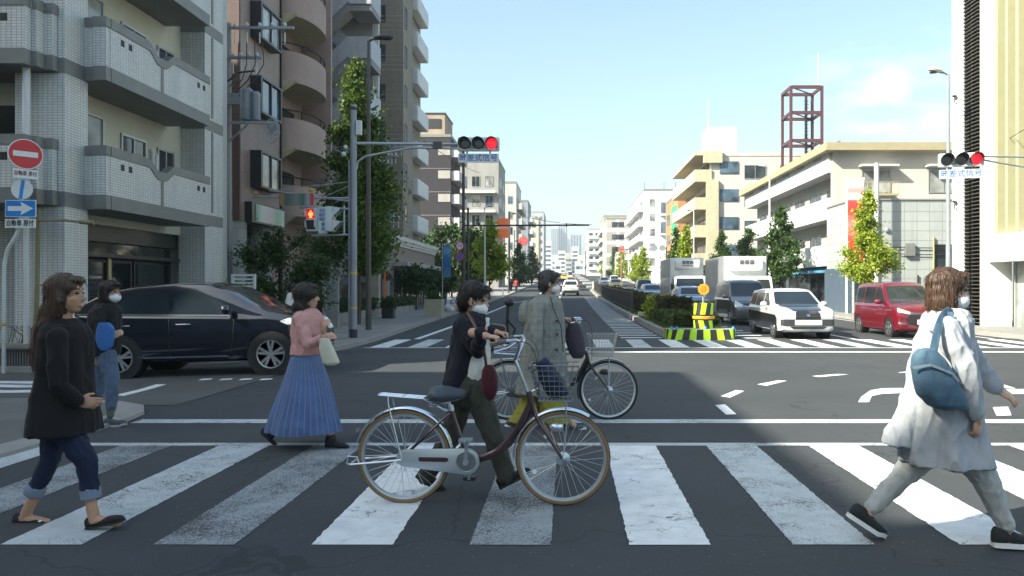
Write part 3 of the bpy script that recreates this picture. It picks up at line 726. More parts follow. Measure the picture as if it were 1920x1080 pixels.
# right side
KHA = MAT('khaki_eave', (.34, .30, .19), .7, 0, .08); WARM = MAT('warm_white_render', (.47, .45, .41), .85, 0, .07, .5, .12, 90)
B = thing('apartment_building', 'long three storey cream apartment building with khaki eaves and street balconies', 'building', (19, 55, 0))
m = MB(); m.box(16.4, 34, 45, 66.6, -.1, 9.5); m.box(15.5, 16.4, 45, 45.3, -.1, 9.5); part('wall', m, WARM, B)
m = MB(); m.box(14.9, 34.5, 44.3, 67, 9.5, 9.95); part('roof', m, KHA, B)
for k in range(3):
    z = 3.35+2.75*k-.5
    if k < 2 or 1:
        m = MB(); m.box(15.35, 16.4, 45.3, 66.4, z, z+.2); m.box(15.35, 15.5, 45.3, 66.4, z+.2, z+1.25) if k < 3 else 0
        bp = part('balcony', m, M_WHITE, B)
        m = MB()
        for i in range(6):
            y = 46.5+3.4*i; m.box(15.34, 15.35, y, y+1.5, z+.3, z+1.15)
        part('railing_panel', m, MAT('pale_panel_glass', (.40,.44,.47), .2), bp)
    for i in range(0, 6, 2): q = MB(); q.box(15.6, 15.95, 45.6+3.4*i, 46.15+3.4*i, z+.22, z+.85); part('air_conditioner', q, M_WHITE, B, bevel=.03)
    for i in range(6): window(B, Frame('x', 16.4, -1), 46.2+3.4*i, 48.6+3.4*i, z+.3, z+2.1, M_ALU, G_DARK, sub=False)
fF = Frame('y', 45, -1)
for a0, a1, z in ((17.2,18.9,7.1),(21.1,22.9,7.1),(17.4,19.1,4.2),(21.1,22.9,4.2)):
    w = window(B, fF, a0, a1, z, z+1.35, M_ALU, G_PALE)
    m = MB(); fF.box(m, a0-.2, a1+.25, 0, .65, z+1.5, z+1.6); part('hood', m, M_WHITE, w)
    if z > 5 and a0 < 20:
        m = MB(); fF.box(m, a0-.2, a1+.2, 0, .7, z-.22, z-.1)
        for i in range(8): m.bar((a0-.2+i*(a1-a0+.4)/7, 44.32, z-.1), (a0-.2+i*(a1-a0+.4)/7, 44.32, z+.55), .03)
        m.bar((a0-.2, 44.32, z+.55), (a1+.2, 44.32, z+.55), .04); part('balcony', m, KHA, w)
for k in range(3):
    m = MB(); m.cyl((16.5, 44.99, 1.9+2.6*k), (16.5, 44.9, 1.9+2.6*k), .07, n=10); part('vent_cap', m, M_DGREY, B)
for i in range(4):
    window(B, Frame('x', 15.9, -1), 46+5*i, 50.2+5*i, .1, 2.5, M_DKALU, G_DARK, mull=2)
m = MB(); m.box(15.9, 16.4, 45.3, 66.4, -.1, 2.8); part('shop_front', m, MAT('dark_shopfront', (.08,.09,.11), .5, var=.5, vs=.7), B)
m = MB(); m.box(15.2, 15.9, 46, 52, 2.45, 2.6); part('awning', m, MAT('blue_awning', (.08,.3,.5), .5), B)
# small grey tiled building
T_PAN = TILE('grey_panel_tile', (.38, .41, .41), (.22, .24, .24), .66, .5, .018, .45, .03)
B = thing('tiled_office', 'two storey pale grey panel building behind the bright ginkgo on the right', 'building', (19.5, 42, 0))
m = MB(); m.box(14.9, 26, 40, 44.2, -.1, 6.1); part('wall', m, T_PAN, B)
m = MB(); m.box(14.85, 26, 39.95, 44.2, 6.1, 6.18); part('roof', m, M_ALU, B)
fF = Frame('y', 40, -1)
window(B, fF, 19.0, 22.2, 2.2, 3.8, M_DKALU, G_DARK, mull=0).name = 'window'
window(B, fF, 16.0, 17.2, .6, 1.75, M_DKALU, G_DARK, mull=0)
m = MB(); fF.box(m, 17.5, 18.0, 0, .2, 3.2, 3.85); part('junction_box', m, M_DGREY, B)
m = MB()
for z in (3.65, 3.3): m.tube([(16.0, 39.9, z-.3), (16.3, 39.9, z-.25), (16.6, 39.9, z), (17.5, 39.9, z)], .025, 6); m.tube([(18.0, 39.9, z-.03), (22, 39.9, z-.08)], .025, 6)
m.tube([(18.2, 39.93, .1), (18.2, 39.93, 2.2)], .04, 6); part('conduit', m, M_BLACK, B)
m = MB(); m.cyl((19.0, 39.9, .1), (19.0, 39.9, 4.2), .05, n=8); part('drain_pipe', m, MAT('olive_pipe', (.3,.3,.15), .6), B)
m = MB(); m.box(14.7, 14.9, 40.3, 44, .1, 2.6); m.box(14.9, 16.0, 39.9, 39.99, -.1, 2.4); part('shutter', m, MAT('blue_shutter', (.07,.10,.14), .4), B)
m = MB(); m.ell((16.6, 39.95, 4.55), .14, .1, .14); part('lamp', m, M_STEEL, B, smooth=True)
# red and white vertical sign
sg = thing('shop_sign', 'tall blurred red and white vertical sign behind the bright ginkgo', 'sign', (15.2, 43.6, 2.6))
m = MB(); m.box(15.55, 16.55, 41.9-.0, 42.1, 3.2, 7.3) if 0 else m.box(14.33, 15.15, 39.3, 39.6, 2.9, 7.1); part('panel', m, signmat('red_sign', [(0,(.6,.04,.03)),(.25,(.7,.06,.05)),(.45,(.72,.25,.22)),(.6,(.7,.05,.04)),(.74,(.75,.08,.07)),(.76,(.75,.76,.76)),(.86,(.75,.3,.3)),(1,(.75,.77,.78))], 2, .3, 4.5), sg)
m = MB(); m.box(14.28, 14.328, 39.35, 39.55, 0, 7.2); m.box(15.152, 15.2, 39.35, 39.55, .1, 7.2); part('post', m, M_WHITE, sg)
m = MB(); m.cyl((15.75, 39.2, 0), (15.75, 39.2, 7.9), .12, n=12); solo('utility_pole', m, M_WHITE, 'white round pole standing between the red sign and the grey panel wall', 'pole', smooth=True)
# white building with louvers at the right edge
B = thing('office_building', 'white office building with vertical cream fins and a black louver strip at the right edge', 'building', (18, 27, 0))
M_FIN = MAT('cream_fin', (.36, .35, .225), .6, 0, .05); M_WH2 = MAT('bright_white_panel', (.70, .70, .68), .5, 0, .03)
m = MB(); m.box(15.6, 34, 20, 30.2, 3.45, 26); m.box(17.5, 34, 20, 30.2, -.1, 3.45); part('wall', m, M_WH2, B)
m = MB(); m.box(15.1, 15.9, 27.5, 28.15, -.1, 26); m.box(15.1, 15.9, 29.25, 30.2, -.1, 26); m.box(15.05, 15.6, 20, 27.5, 2.45, 3.42); part('pillar', m, M_WH2, B)
m = MB(); m.box(15.42, 15.6, 28.15, 29.25, -.1, 26); part('louver_back', m, M_BLACK, B)
m = MB(); z = .1
while z < 24:
    m.box(15.02, 15.40, 28.16, 29.24, z, z+.03); z += .14
m.box(15.08, 15.3, 28.66, 28.72, 0, 24); part('louver', m, MAT('bronze_louver', (.07,.065,.055), .5), B)
i = 0; y = 20.1
while y < 27.3:
    m = MB(); m.loft([[(15.06, y, z), (15.06, y+.16, z), (15.58, y+.34, z), (15.58, y, z)] for z in (3.45, 24)]); part('fin', m, M_FIN, B); y += .62
m = MB(); m.box(15.585, 15.598, 20, 27.4, 3.5, 24); part('window_strip', m, GLASS('pale_fin_glass', (.30,.30,.22), .3), B)
m = MB(); m.box(15.95, 16.0, 20, 27.4, .1, 2.45); f = part('shop_window', m, GLASS('shop_window_glass', (.26,.28,.27), .08), B)
m = MB()
for y in (20.1, 23.7, 27.3): m.box(15.90, 16.03, y, y+.08, -.02, 2.44)
m.box(15.90, 16.04, 20, 27.42, -.05, .1); part('frame', m, M_ALU, f)
for k in range(3):
    m = MB(); m.cyl((15.0, 29.9, 4.9+4.1*k), (15.0, 29.7, 4.85+4.1*k), .05, n=8); m.tube([(15.1, 29.8, 4.6+4.1*k), (15.0, 29.8, 4.6+4.1*k), (15.0, 29.8, 4.9+4.1*k)], .02, 6); part('lamp', m, M_DKALU, B)
# beige block with brick corner, steel frame on the roof behind
BEI = wm('beige', (.48,.46,.41)); YEL = TILE('yellow_brick', (.52,.46,.32), (.42,.37,.26), .3, .1, .01, .8, .1)
B = block('beige apartment block with yellow brick corner and open street balconies behind the long building', BEI, 15.5, 27, 83, 101, 15.8, -1, 3.0, 2, 0, None, roof=BEI, fr_rng=(18.3, 26))
m = MB(); m.box(14.9, 16.2, 82.6, 83, 0, 13.2); m.box(14.6, 16.6, 82.5, 83, 15, 16.3); part('corner', m, YEL, B)
for k in range(4):
    z = 4.0+3*k; q = MB(); q.box(13.7, 15.5, 82.8, 101, z, z+.2); q.box(13.7, 13.9, 82.8, 101, z+.2, z+1.3); q.box(13.9, 15.5, 82.8, 83.0, z+.2, z+1.3); part('balcony', q, YEL, B)
    window(B, Frame('x', 15.5, -1), 84, 92, z+.3, z+2.4, M_ALU, G_DARK, mull=3, sub=False)
    q = MB(); q.box(16.4, 18.4, 82.9, 82.99, z+.9, z+2.2); part('strip_window', q, G_BLUE, B)
q = MB(); q.box(13.7, 15.5, 82.8, 101, 15.85, 16.2); part('eave', q, YEL, B)
q = MB(); q.box(16.0, 19.4, 88, 92, 16.15, 20.0); part('water_tank', q, M_WH2, B, bevel=.2)
q = MB(); q.cyl((16.4, 90, 20), (16.4, 90, 23.5), .05, n=6); q.bar((18.8, 90, 20), (18.8, 90, 21.6), .05); q.bar((18.2, 90, 21.5), (19.6, 90, 21.6), .04); part('antenna', q, M_STEEL, B)
st = thing('steel_frame_tower', 'bare maroon steel frame tower rising above the cream building roof', 'tower', (20.5, 67.5, 9.6))
M_MAR = MAT('maroon_steel', (.095, .042, .05), .6, .2, .1)
m = MB(); zs = (9.7, 12.2, 14.8, 17.6)
xs_ = (PX(1483, 66), PX(1541, 66))
for x in xs_:
    for y in (66, 68.6): m.box(x-.11, x+.11, y-.11, y+.11, 9.7, 18.9)
part('column', m, M_MAR, st); m = MB()
for z in (11.6, 14.2, 16.6, 18.8):
    for y in (66, 68.6): m.box(xs_[0]+.11, xs_[1]-.11, y-.08, y+.08, z-.14, z+.14)
    for x in xs_: m.box(x-.08, x+.08, 66.11, 68.49, z-.13, z+.13)
    m.bar((xs_[0], 66, z), (xs_[1], 68.6, z), .08)
part('beam', m, M_MAR, st)
m = MB(); m.box(xs_[1]-.75, xs_[1]-.55, 68.2, 68.4, 9.7, 18.6)
for i in range(28): m.box(xs_[1]-.85, xs_[1]-.45, 68.15, 68.19, 10+i*.3, 10.05+i*.3)
part('ladder', m, M_DKALU, st)
m = MB(); m.cyl((xs_[1]-.3, 66, 18.9), (xs_[1]-.3, 66, 21.7), .04, n=6); part('aerial', m, M_WHITE, st)
B = block('narrow orange brick building with green sign next to the beige block', wm('orange', (.42,.20,.10)), 14.9, 19, 104, 117, 14.2, -1, 3, 1, 2, None, gm=G_DARK)
m = MB(); m.box(14.78, 14.9, 105, 110, 9, 13); part('sign_panel', m, wm('green', (.05,.4,.18)), B)
B = block('bright white apartment block with blue bay windows beyond the orange building', wm('white5', (.68,.68,.67)), 15.4, 24, 156, 194, 21.3, -1, 3.0, 1, 4, 's', wm('white5'), G_PALE, fr_rng=(16.2, 18))
for k in range(2):
    m = MB(); m.box(18.6, 24, 155.2, 155.99, 16.2-4*k, 16.6-4*k); w = part('bay_window', m, M_WHITE, B); m = MB(); m.box(18.8, 24, 155.4, 155.99, 16.6-4*k, 18.9-4*k); part('pane', m, G_BLUE, w)
m = MB()
for x in (15.9, 20, 22.4): m.cyl((x, 160, 21.5), (x, 160, 23.6), .06, n=6)
part('antenna', m, M_DKALU, B)
block('grey brown banded block with white bands in the right distance', TILE('banded', (.36,.33,.30), (.65,.65,.62), 400, 3.4, .5, .7), 10.6, 17, 212, 235, 20.5, -1, 3.4, 1, 0, None, first=4.2)
block('olive grey block with many balconies in the right distance', wm('olive7', (.30,.28,.22)), 12.2, 20, 262, 290, 26, -1, 3.2, 2, 2, 's', wm('pale7', (.6,.6,.55)))
block('pale green white block with stepped balconies far down the right side', wm('pale8', (.55,.60,.56)), 7.2+1.0, 14.5, 335, 365, 27, -1, 3.4, 2, 3, 'f', wm('white5'))
block('low white showroom in front of the banded block', wm('white5'), 12.2, 17, 182, 200, 9.5, -1, 3.2, 2, 0, None, name='shop_building')
# far centre: towers and low town
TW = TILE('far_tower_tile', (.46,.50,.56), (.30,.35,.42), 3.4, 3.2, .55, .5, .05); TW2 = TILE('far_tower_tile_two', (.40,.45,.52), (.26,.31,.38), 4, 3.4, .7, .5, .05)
def fartower(label, wall, p0, p1, top, Y, dep=40):
    x0, x1 = PX(p0, Y), PX(p1, Y); zt = PZ(top, Y); B = thing('high_rise_tower', label, 'tower', ((x0+x1)/2, Y+dep/2, 10))
    m = MB(); m.box(x0, x1, Y, Y+dep, 5, zt); part('wall', m, wall, B)
    m = MB(); m.box(x0+(x1-x0)*.2, x1-(x1-x0)*.2, Y+4, Y+dep-4, zt, zt+5); part('roof', m, wall, B); 
    m = MB(); k = 0; n_ = 4
    for i in range(n_): xa = x0+(x1-x0)*(i+.3)/n_; m.box(xa, xa+(x1-x0)*.09, Y-.6, Y-.01, 12, zt-4)
    part('window_strip', m, G_BLUE, B)
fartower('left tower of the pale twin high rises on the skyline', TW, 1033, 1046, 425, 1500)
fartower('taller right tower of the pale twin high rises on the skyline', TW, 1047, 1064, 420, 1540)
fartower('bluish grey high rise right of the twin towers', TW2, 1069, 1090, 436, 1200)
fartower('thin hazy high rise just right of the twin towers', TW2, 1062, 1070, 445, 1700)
rr = random.Random(3)
tones = [(.45,.47,.5),(.55,.55,.53),(.38,.36,.34),(.5,.44,.38),(.6,.6,.6),(.33,.37,.42)]
fl = ['white','beige','grey','slate','cream','tan']
spots = [(1010,1022,470,470),(1022,1034,452,560),(1034,1046,478,500),(1046,1060,470,620),(1060,1072,474,560),(1072,1084,462,640),(1084,1096,478,450),(1000,1012,446,390),(1040,1052,490,420),(1078,1090,490,430),(1094,1106,486,400)]
names = ['low pale block under the twin towers','grey block leaning on the left skyline','small cream block low on the left skyline','white block before the taller twin tower','tan block right below the thin high rise','pale block before the bluish high rise','grey block left of the pale green block','signed beige block at the far left kerb','tiny slate block in the road end','tiny cream block in the road end','tiny white block right of the road end']
for (p0, p1, tp, Y), nm in zip(spots, names):
    c = rr.choice(tones); x0, x1 = PX(p0, Y), PX(p1, Y); zt = PZ(tp, Y); B = thing('far_building', nm, 'building', ((x0+x1)/2, Y+8, gz(0, Y)))
    m = MB(); m.box(x0, x1, Y, Y+16, gz(0, Y)-1, zt); part('wall', m, wm(str(c), c), B)
    m = MB(); z = gz(0, Y)+3
    while z < zt-3: m.box(x0+.5, x1-.5, Y-.1, Y-.01, z, z+1.5); z += 3.3
    part('window_strip', m, G_BLUE, B)
# out of frame: corner block shading the junction, plus an added slim shading block
m = thing('office_building', 'tall plain office block standing at the near left corner of the junction', 'building', (-28, -16, 0))
q = MB(); q.box(-40, -15.9, -40, 3.5, -.2, 15); part('wall', q, wm('grey2'), m)
q = MB(); q.box(-40, -15.9, -40, -6.3, 15.002, 16.2); part('penthouse', q, wm('grey2'), m)  # roof box added out of view so its shade covers the right walker's legs
for k in range(4): window(m, Frame('x', -15.9, 1), -35, 2, 1.2+3.4*k, 3+3.4*k, M_ALU, G_DARK, mull=12, sub=False)
m = thing('office_building', 'unseen slim tall block added to shade the front of the tiled building', 'building', (-25.5, 6, 0))  # unseen block, added to keep the tiled building's front in shade
q = MB(); q.box(-30, -22.2, 4.6, 8.6, -.2, 22); part('wall', q, wm('beige'), m)
for k in range(6): window(m, Frame('x', -22.2, 1), 5.2, 8, 1.2+3.4*k, 3+3.4*k, M_ALU, G_DARK, mull=1, sub=False)
# ------------------------------------------------------------------ trees and planting
def leafmat(name, c1, c2, trans=.35):
    m, n, l, b = newmat(name); g = n.new('ShaderNodeNewGeometry'); r = n.new('ShaderNodeValToRGB'); l.new(g.outputs['Random Per Island'], r.inputs[0])
    e = r.color_ramp.elements; e[0].color = (*c1, 1); e[1].color = (*c2, 1); x = e.new(.5); x.color = (*[(p+q)*.5 for p, q in zip(c1, c2)], 1)
    t = n.new('ShaderNodeTexCoord').outputs['Object']; f = noise_n(n, l, t, 1.1, 3)
    o = mixc(n, l, mrange(n, l, f, .35, .7, 0, .5), r.outputs[0], (c1[0]*.75, c1[1]*.8, c1[2]*.7, 1))
    l.new(o, b.inputs['Base Color']); b.inputs['Roughness'].default_value = .55; b.inputs['Specular IOR Level'].default_value = .3
    tr = n.new('ShaderNodeBsdfTranslucent'); l.new(o, tr.inputs[0]); mx_ = n.new('ShaderNodeMixShader'); mx_.inputs[0].default_value = trans
    l.new(b.outputs[0], mx_.inputs[1]); l.new(tr.outputs[0], mx_.inputs[2]); l.new(mx_.outputs[0], n['Material Output'].inputs[0]); return m
LF_BRIGHT = leafmat('ginkgo_leaf', (.17, .27, .025), (.48, .52, .05)); LF_GREEN = leafmat('green_leaf', (.03, .075, .015), (.09, .16, .03)); LF_DARK = leafmat('dark_leaf', (.03, .062, .02), (.085, .135, .04), .25)  # leaf tones carry the light: bright for sunlit trees, dark green for shaded
LF_HEDGE = leafmat('hedge_leaf', (.03, .055, .012), (.12, .085, .03)); LF_GRASS = leafmat('grass_blade', (.05, .09, .015), (.14, .17, .03))
M_BARK = MAT('bark', (.07, .058, .045), .9, 0, .3, 6, .5, 30, stretch=(1, 1, .3))
def leaf(mb, p, s, rr, up=None):
    a = Vector((rr.gauss(0,1), rr.gauss(0,1), rr.gauss(0,.7))).normalized(); q = a.cross(Vector((rr.gauss(0,1), rr.gauss(0,1), rr.gauss(0,1)))).normalized(); n = a.cross(q)
    w = s*.5
    mb.add([p-q*w*.25, p+a*s*.55-q*w*.9+n*s*.12, p+a*s*.8+n*s*.02, p+a*s*.55+q*w*.9+n*s*.12], [(0, 1, 2, 3)])
def tree(label, x, y, z0, z1, rad, lf, n, size, seed=1, group=None, kind='tree', bushy=.5, name='tree', tr=None, shape='cone', trunk=True):
    rr = random.Random(seed); g = gz(x, y)+.1; T = thing(name, label, kind, (x, y, g), group=group)
    H = z1-z0; tb = MB(); tr = tr or max(.06, H*.018)
    top = Vector((x+rr.uniform(-.1,.1), y+rr.uniform(-.1,.1), z1-H*.12)); pts = []; N = 7
    for i in range(N+1):
        u = i/N; pts.append(Vector((x, y, g-.1)).lerp(top, u)+Vector((rr.uniform(-1,1), rr.uniform(-1,1), 0))*.05*H*.15*(u > 0))
    tb.tube(pts, [tr*(1-.88*i/N) for i in range(N+1)], 8)
    cl = []; nb = int(16+H*5)
    for i in range(nb):
        u = (i+.5)/nb; zz = z0+H*u*.98
        env = (1-u)**.75*(min(1, .35+u*4.5)) if shape == 'cone' else math.sqrt(max(.02, 1-(2*u-1)**2))
        R_ = rad*env*rr.uniform(.45, 1.12); a = rr.uniform(0, 2*pi)
        base = Vector((x, y, max(g+.5, zz-R_*.6))); tip = Vector((x+R_*cos(a), y+R_*sin(a), zz+rr.uniform(-.1,.15)*H*.1))
        tb.tube([base, base.lerp(tip, .5)+Vector((0,0,-.03)), tip], [tr*.3*(1-u*.6), tr*.2*(1-u*.5), tr*.06], 5)
        cl.append((tip, .22+.42*env)); cl.append((base.lerp(tip, .62), .2+.35*env))
    if trunk: part('trunk', tb, M_BARK, T, smooth=True)
    c = MB(); tot = sum(w*w for _, w in cl)
    n = int(n*1.5); size *= 1.32
    for tip, w in cl:
        for _ in range(int(n*w*w/tot)):
            d = Vector((rr.gauss(0,1), rr.gauss(0,1), rr.gauss(0,.8))); d = d.normalized()*abs(rr.gauss(.0,.62))*w*rad*bushy*1.5
            p = tip+d
            if p.z < z0-.15: p.z = z0+rr.uniform(-.1, .4)
            leaf(c, p, size*rr.uniform(.6, 1.25), rr)
    part('crown', c, lf, T); return T
tree('tall narrow green ginkgo behind the lamp post on the left pavement', -8.1, 29.5, 2.2, 10.2, 1.62, leafmat('tall_ginkgo_leaf', (.045,.10,.02), (.19,.26,.045)), 34000, .118, 5)
tree('dark leafy tree with low crown beside the columned entrance', -9.15, 24.6, .5, 3.35, 1.15, LF_DARK, 9000, .085, 9, shape='r')
tree('small yellow green shrub sprouting beside the white slatted gate', -9.75, 22.6, .6, 1.75, .55, LF_BRIGHT, 500, .13, 19, kind='shrub', name='shrub', shape='r', bushy=.7)
tree('bright yellow green ginkgo behind the no parking sign on the left', -6.75, 66, 2.4, 7.4, 1.75, LF_BRIGHT, 6000, .2, 6)
tree('dark broad tree in front of the purple grey block', -11.2, 74, 2.2, 7.6, 3.0, LF_DARK, 6000, .24, 7, shape='r')
tree('dark dense tree right behind the speed limit post', -8.9, 70, .8, 7.0, 1.7, LF_DARK, 5000, .22, 8, shape='r')
tree('dark tree half hidden by the brick shop cornice', -14.2, 70, 3.5, 6.4, 2.2, LF_DARK, 3000, .24, 10, shape='r')
for i, (x, y, zt, r) in enumerate(((-9.0, 45.6, 2.9, .95), (-9.0, 49.5, 2.7, .9), (-8.9, 54, 3.0, 1.05))):
    tree(['small dark street tree nearest the orange mirror posts','small dark street tree in the middle of the brick shop front','small dark street tree at the far end of the brick shop'][i], x, y, 1.3, zt, r, LF_DARK, 2200, .13, 30+i, group='small trees along the brick shop', shape='r')
tree('bright lime ginkgo in full sun before the grey panel wall', 14.15, 36.2, 1.85, 6.15, 1.15, LF_BRIGHT, 12000, .10, 11)
RT = [(13.35, 48, 2.1, 6.6, 1.5, LF_GREEN, 'large dark green street tree between the minivan and the cream building'), (13.3, 56.5, 2.0, 5.9, 1.35, LF_GREEN, 'dark green street tree above the front delivery truck'), (13.2, 66, 1.6, 6.4, 1.4, LF_GREEN, 'dark green street tree left of the front delivery truck box'),
      (13.2, 86, 2, 8.6, 1.6, LF_BRIGHT, 'yellow green street tree before the orange building'), (13.1, 93, 2, 8.9, 1.7, LF_GREEN, 'dark street tree left of the yellow green one by the orange building'),
      (12.6, 128, 2.8, 8.3, 1.9, LF_BRIGHT, 'yellow green street tree before the bright white block'), (12.6, 143, 3, 8, 1.7, LF_BRIGHT, 'smaller yellow green street tree beyond the bright white block corner'), (12.4, 178, 4, 10.5, 2.2, LF_BRIGHT, 'street tree before the low white showroom'), (12.2, 205, 4.5, 11.5, 2.2, LF_GREEN, 'far street tree beyond the low white showroom'),
      (12.2, 250, 6, 13, 2.6, LF_BRIGHT, 'farthest bright street tree on the right side'), (-7.6, 120, 2.2, 8.5, 2, LF_GREEN, 'dark street tree under the red round sign'), (-7.4, 160, 3.5, 10, 2.2, LF_GREEN, 'far dark street tree down the left pavement')]
for i, (x, y, z0, z1, r, lf, nm) in enumerate(RT): tree(nm, x, y, z0, z1, r, lf, 4200 if y < 70 else 2200, .15 if y < 70 else .26, 50+i, group='street trees')
# median: hedge, bush, grass
def hedge(label, x0, x1, y0, y1, z0, z1, lf, n, size, seed):
    rr = random.Random(seed); c = MB(); T = thing('hedge', label, 'hedge', ((x0+x1)/2, (y0+y1)/2, gz(0, y0)+.2))
    st = MB(); 
    for i in range(int((y1-y0)*3)):
        y = rr.uniform(y0+.1, y1-.1); x = rr.uniform(x0+.1, x1-.1); st.tube([(x, y, gz(0,y)+z0-.05), (x+rr.uniform(-.1,.1), y, gz(0,y)+z0+(z1-z0)*.8)], .015, 4)
    part('stems', st, M_BARK, T)
    for _ in range(n):
        u = rr.random(); y = y0+(y1-y0)*(u**1.6 if y1-y0 > 20 else u); x = rr.uniform(x0, x1); top = z1+.12*noise.noise(Vector((x*1.5, y*1.2, seed)))-.18*(2*abs(x-(x0+x1)/2)/(x1-x0))**4
        e = rr.random(); z = top-(top-z0)*e*e*.95 if rr.random() < .6 else z0+(top-z0)*rr.random()
        if rr.random() < .55:
            if rr.random() < .5: x = x0+abs(rr.gauss(0, .1)) if rr.random() < .8 else x1-abs(rr.gauss(0,.1))
            elif y < y0+2 or y1-y0 < 4: y = y0+abs(rr.gauss(0,.12))
        leaf(c, Vector((x, y, gz(0,y)+z)), size*rr.uniform(.6,1.3), rr)
    part('foliage', c, lf, T); return T
hedge('long clipped reddish green hedge on the median island', 3.75, 4.75, 29.5, 76, .2, 1.12, LF_HEDGE, 34000, .11, 3)
hedge('low grassy bush on the median right behind the striped nose', 3.35, 4.75, 24.2, 29.3, .18, .66, leafmat('bush_leaf', (.03,.07,.012), (.10,.14,.03)), 11000, .12, 4)
rr = random.Random(11); c = MB()
for _ in range(15000):
    y = 24+70*rr.random()**2; x = rr.uniform(3.15, 4.9); p = Vector((x, y, gz(0,y)+.2)); h = rr.uniform(.05, .17); d = Vector((rr.uniform(-.5,.5), rr.uniform(-.5,.5), 1)).normalized()*h; q = Vector((rr.uniform(-1,1), rr.uniform(-1,1), 0)).normalized()*.012
    c.add([p-q, p+q, p+d], [(0,1,2)])
o = part('grass', c, LF_GRASS, None); tag(o, 'short rough grass growing along the median island', 'grass', kind='stuff')
tree('thin yellow leafed sapling at the median edge by the hedge', 3.35, 31.5, .3, 1.2, .18, LF_BRIGHT, 420, .09, 77, kind='sapling', name='sapling', shape='r', bushy=1.2, tr=.015)
for k, (y0, y1, nm) in enumerate(((29.6, 36, 'low hedge in the nearer stone planter on the left pavement'), (38.5, 44.5, 'low hedge in the farther stone planter on the left pavement'))):
    hd = MB(); rr = random.Random(90+k); T = thing('planter', nm.replace('low hedge in the', 'low stone planter with hedge,'), 'planter', (-9.3, (y0+y1)/2, .1))
    m = MB(); m.box(-9.9, -8.9, y0, y1, 0, .55); part('wall', m, M_CONC, T, bevel=.02)
    for _ in range(3500): leaf(hd, Vector((rr.uniform(-9.9,-8.8), rr.uniform(y0,y1), .55+.5*rr.random()**.7)), .12*rr.uniform(.6,1.2), rr)
    part('hedge', hd, LF_DARK, T)

# ------------------------------------------------------------------ street furniture
M_POLE = MAT('weathered_grey_pole', (.25, .27, .30), .5, .35, .18, 2, .1, 60, stretch=(1,1,.3)); M_DPOLE = MAT('dark_brown_pole', (.075, .07, .066), .5, .3, .15, 3); M_CPOLE = MAT('concrete_pole', (.26,.26,.25), .85, 0, .15, 2, .2, 60, stretch=(1,1,.2))
M_YEL = MAT('yellow_band', (.55,.36,.03), .6); M_ORG = MAT('orange_paint', (.75,.16,.02), .5); M_BLUE = MAT('sign_blue', (.02,.16,.52), .4, var=.05); M_RED = MAT('sign_red', (.58,.03,.03), .4, var=.06); M_SIGNW = MAT('sign_white', (.74,.75,.75), .4, var=.05); M_INK = MAT('sign_ink', (.03,.03,.035), .5); M_BLUEINK = MAT('blue_lettering', (.02,.12,.42), .5)
M_HOUS = MAT('signal_housing', (.55,.60,.62), .45, 0, .06); M_VISOR = MAT('signal_visor', (.035,.037,.04), .6); M_LENS = MAT('dark_lens', (.02,.022,.022), .25, var=.3, vs=20)
M_REDL = MAT('red_lamp', (1,.0,.03), .3, emit=.5, var=.15, vs=40); M_REDL.node_tree.nodes['Principled BSDF'].inputs['Emission Color'].default_value = (1, .01, .02, 1)
def signal(label, loc, rz):
    S = thing('traffic_light', label, 'traffic light', loc, rz)
    m = MB(); m.box(-.60, .60, -.06, .10, -.20, .20); part('housing', m, M_HOUS, S, 40, False, bevel=.05)
    for i, cx in enumerate((-.385, 0, .385)):
        m = MB(); m.lathe((cx, 0, 0), [(.005, -.075), (.10, -.085), (.15, -.075), (.155, -.06)], 24, 'y'); part('lens', m, M_REDL if i == 2 else M_LENS, S, True, False)
        m = MB(); rings = []
        for r_, y0, y1 in ((.175, -.06, -.30), (.165, -.06, -.295)):
            ro = []
            for j in range(25):
                a = R(-50+280*j/24); k = .5+.5*sin(a); yy = y0+(y1-y0)*(.35+.65*k)
                ro.append(((cx+r_*cos(a), y0, r_*sin(a)), (cx+r_*cos(a), yy, r_*sin(a))))
            rings.append(ro)
        m.loft([[p[0] for p in rings[0]], [p[1] for p in rings[0]], [p[1] for p in rings[1]], [p[0] for p in rings[1]]], False, False); part('visor', m, M_VISOR, S, True, False)
    m = MB(); m.box(-.35, -.31, -.02, .02, -.27, -.2); m.box(.31, .35, -.02, .02, -.27, -.2); part('bracket', m, M_DKALU, S, False, False)
    m = MB(); m.box(-.58, .58, -.02, .0, -.53, -.27); p = part('plate', m, MAT('signal_plate', (.60,.62,.62), .5, var=.08), S, False, False, bevel=.008)
    text_part('lettering', '時差式信号', .22, Matrix.Translation((0, -.0215, -.40)), M_BLUEINK, p, 1.08); return S
Yp = 22.0; XP = PX(663, Yp)
signal('horizontal traffic light with red lit on the left mast arm', (PX(896, Yp)+.02, Yp, PZ(270.5, Yp)), 0)
signal('horizontal traffic light with red lit at the right edge, turned slightly left', (PX(1802, Yp), Yp, PZ(300, Yp)), R(-14))
P = thing('signal_mast', 'grey steel signal mast with long arm on the left pavement', 'mast', (XP, Yp, 0))
m = MB(); m.tube([(XP, Yp, 0), (XP, Yp, 3), (XP, Yp, 6.72)], [.10, .095, .085], 20); m.cyl((XP, Yp, 6.72), (XP, Yp, 6.78), .09); m.cyl((XP-.13, Yp, .1), (XP-.13, Yp, 5.2), .028, n=8); part('pole', m, M_POLE, P, smooth=True)
za = PZ(269, Yp); zb = PZ(275, Yp); xe = PX(862, Yp)
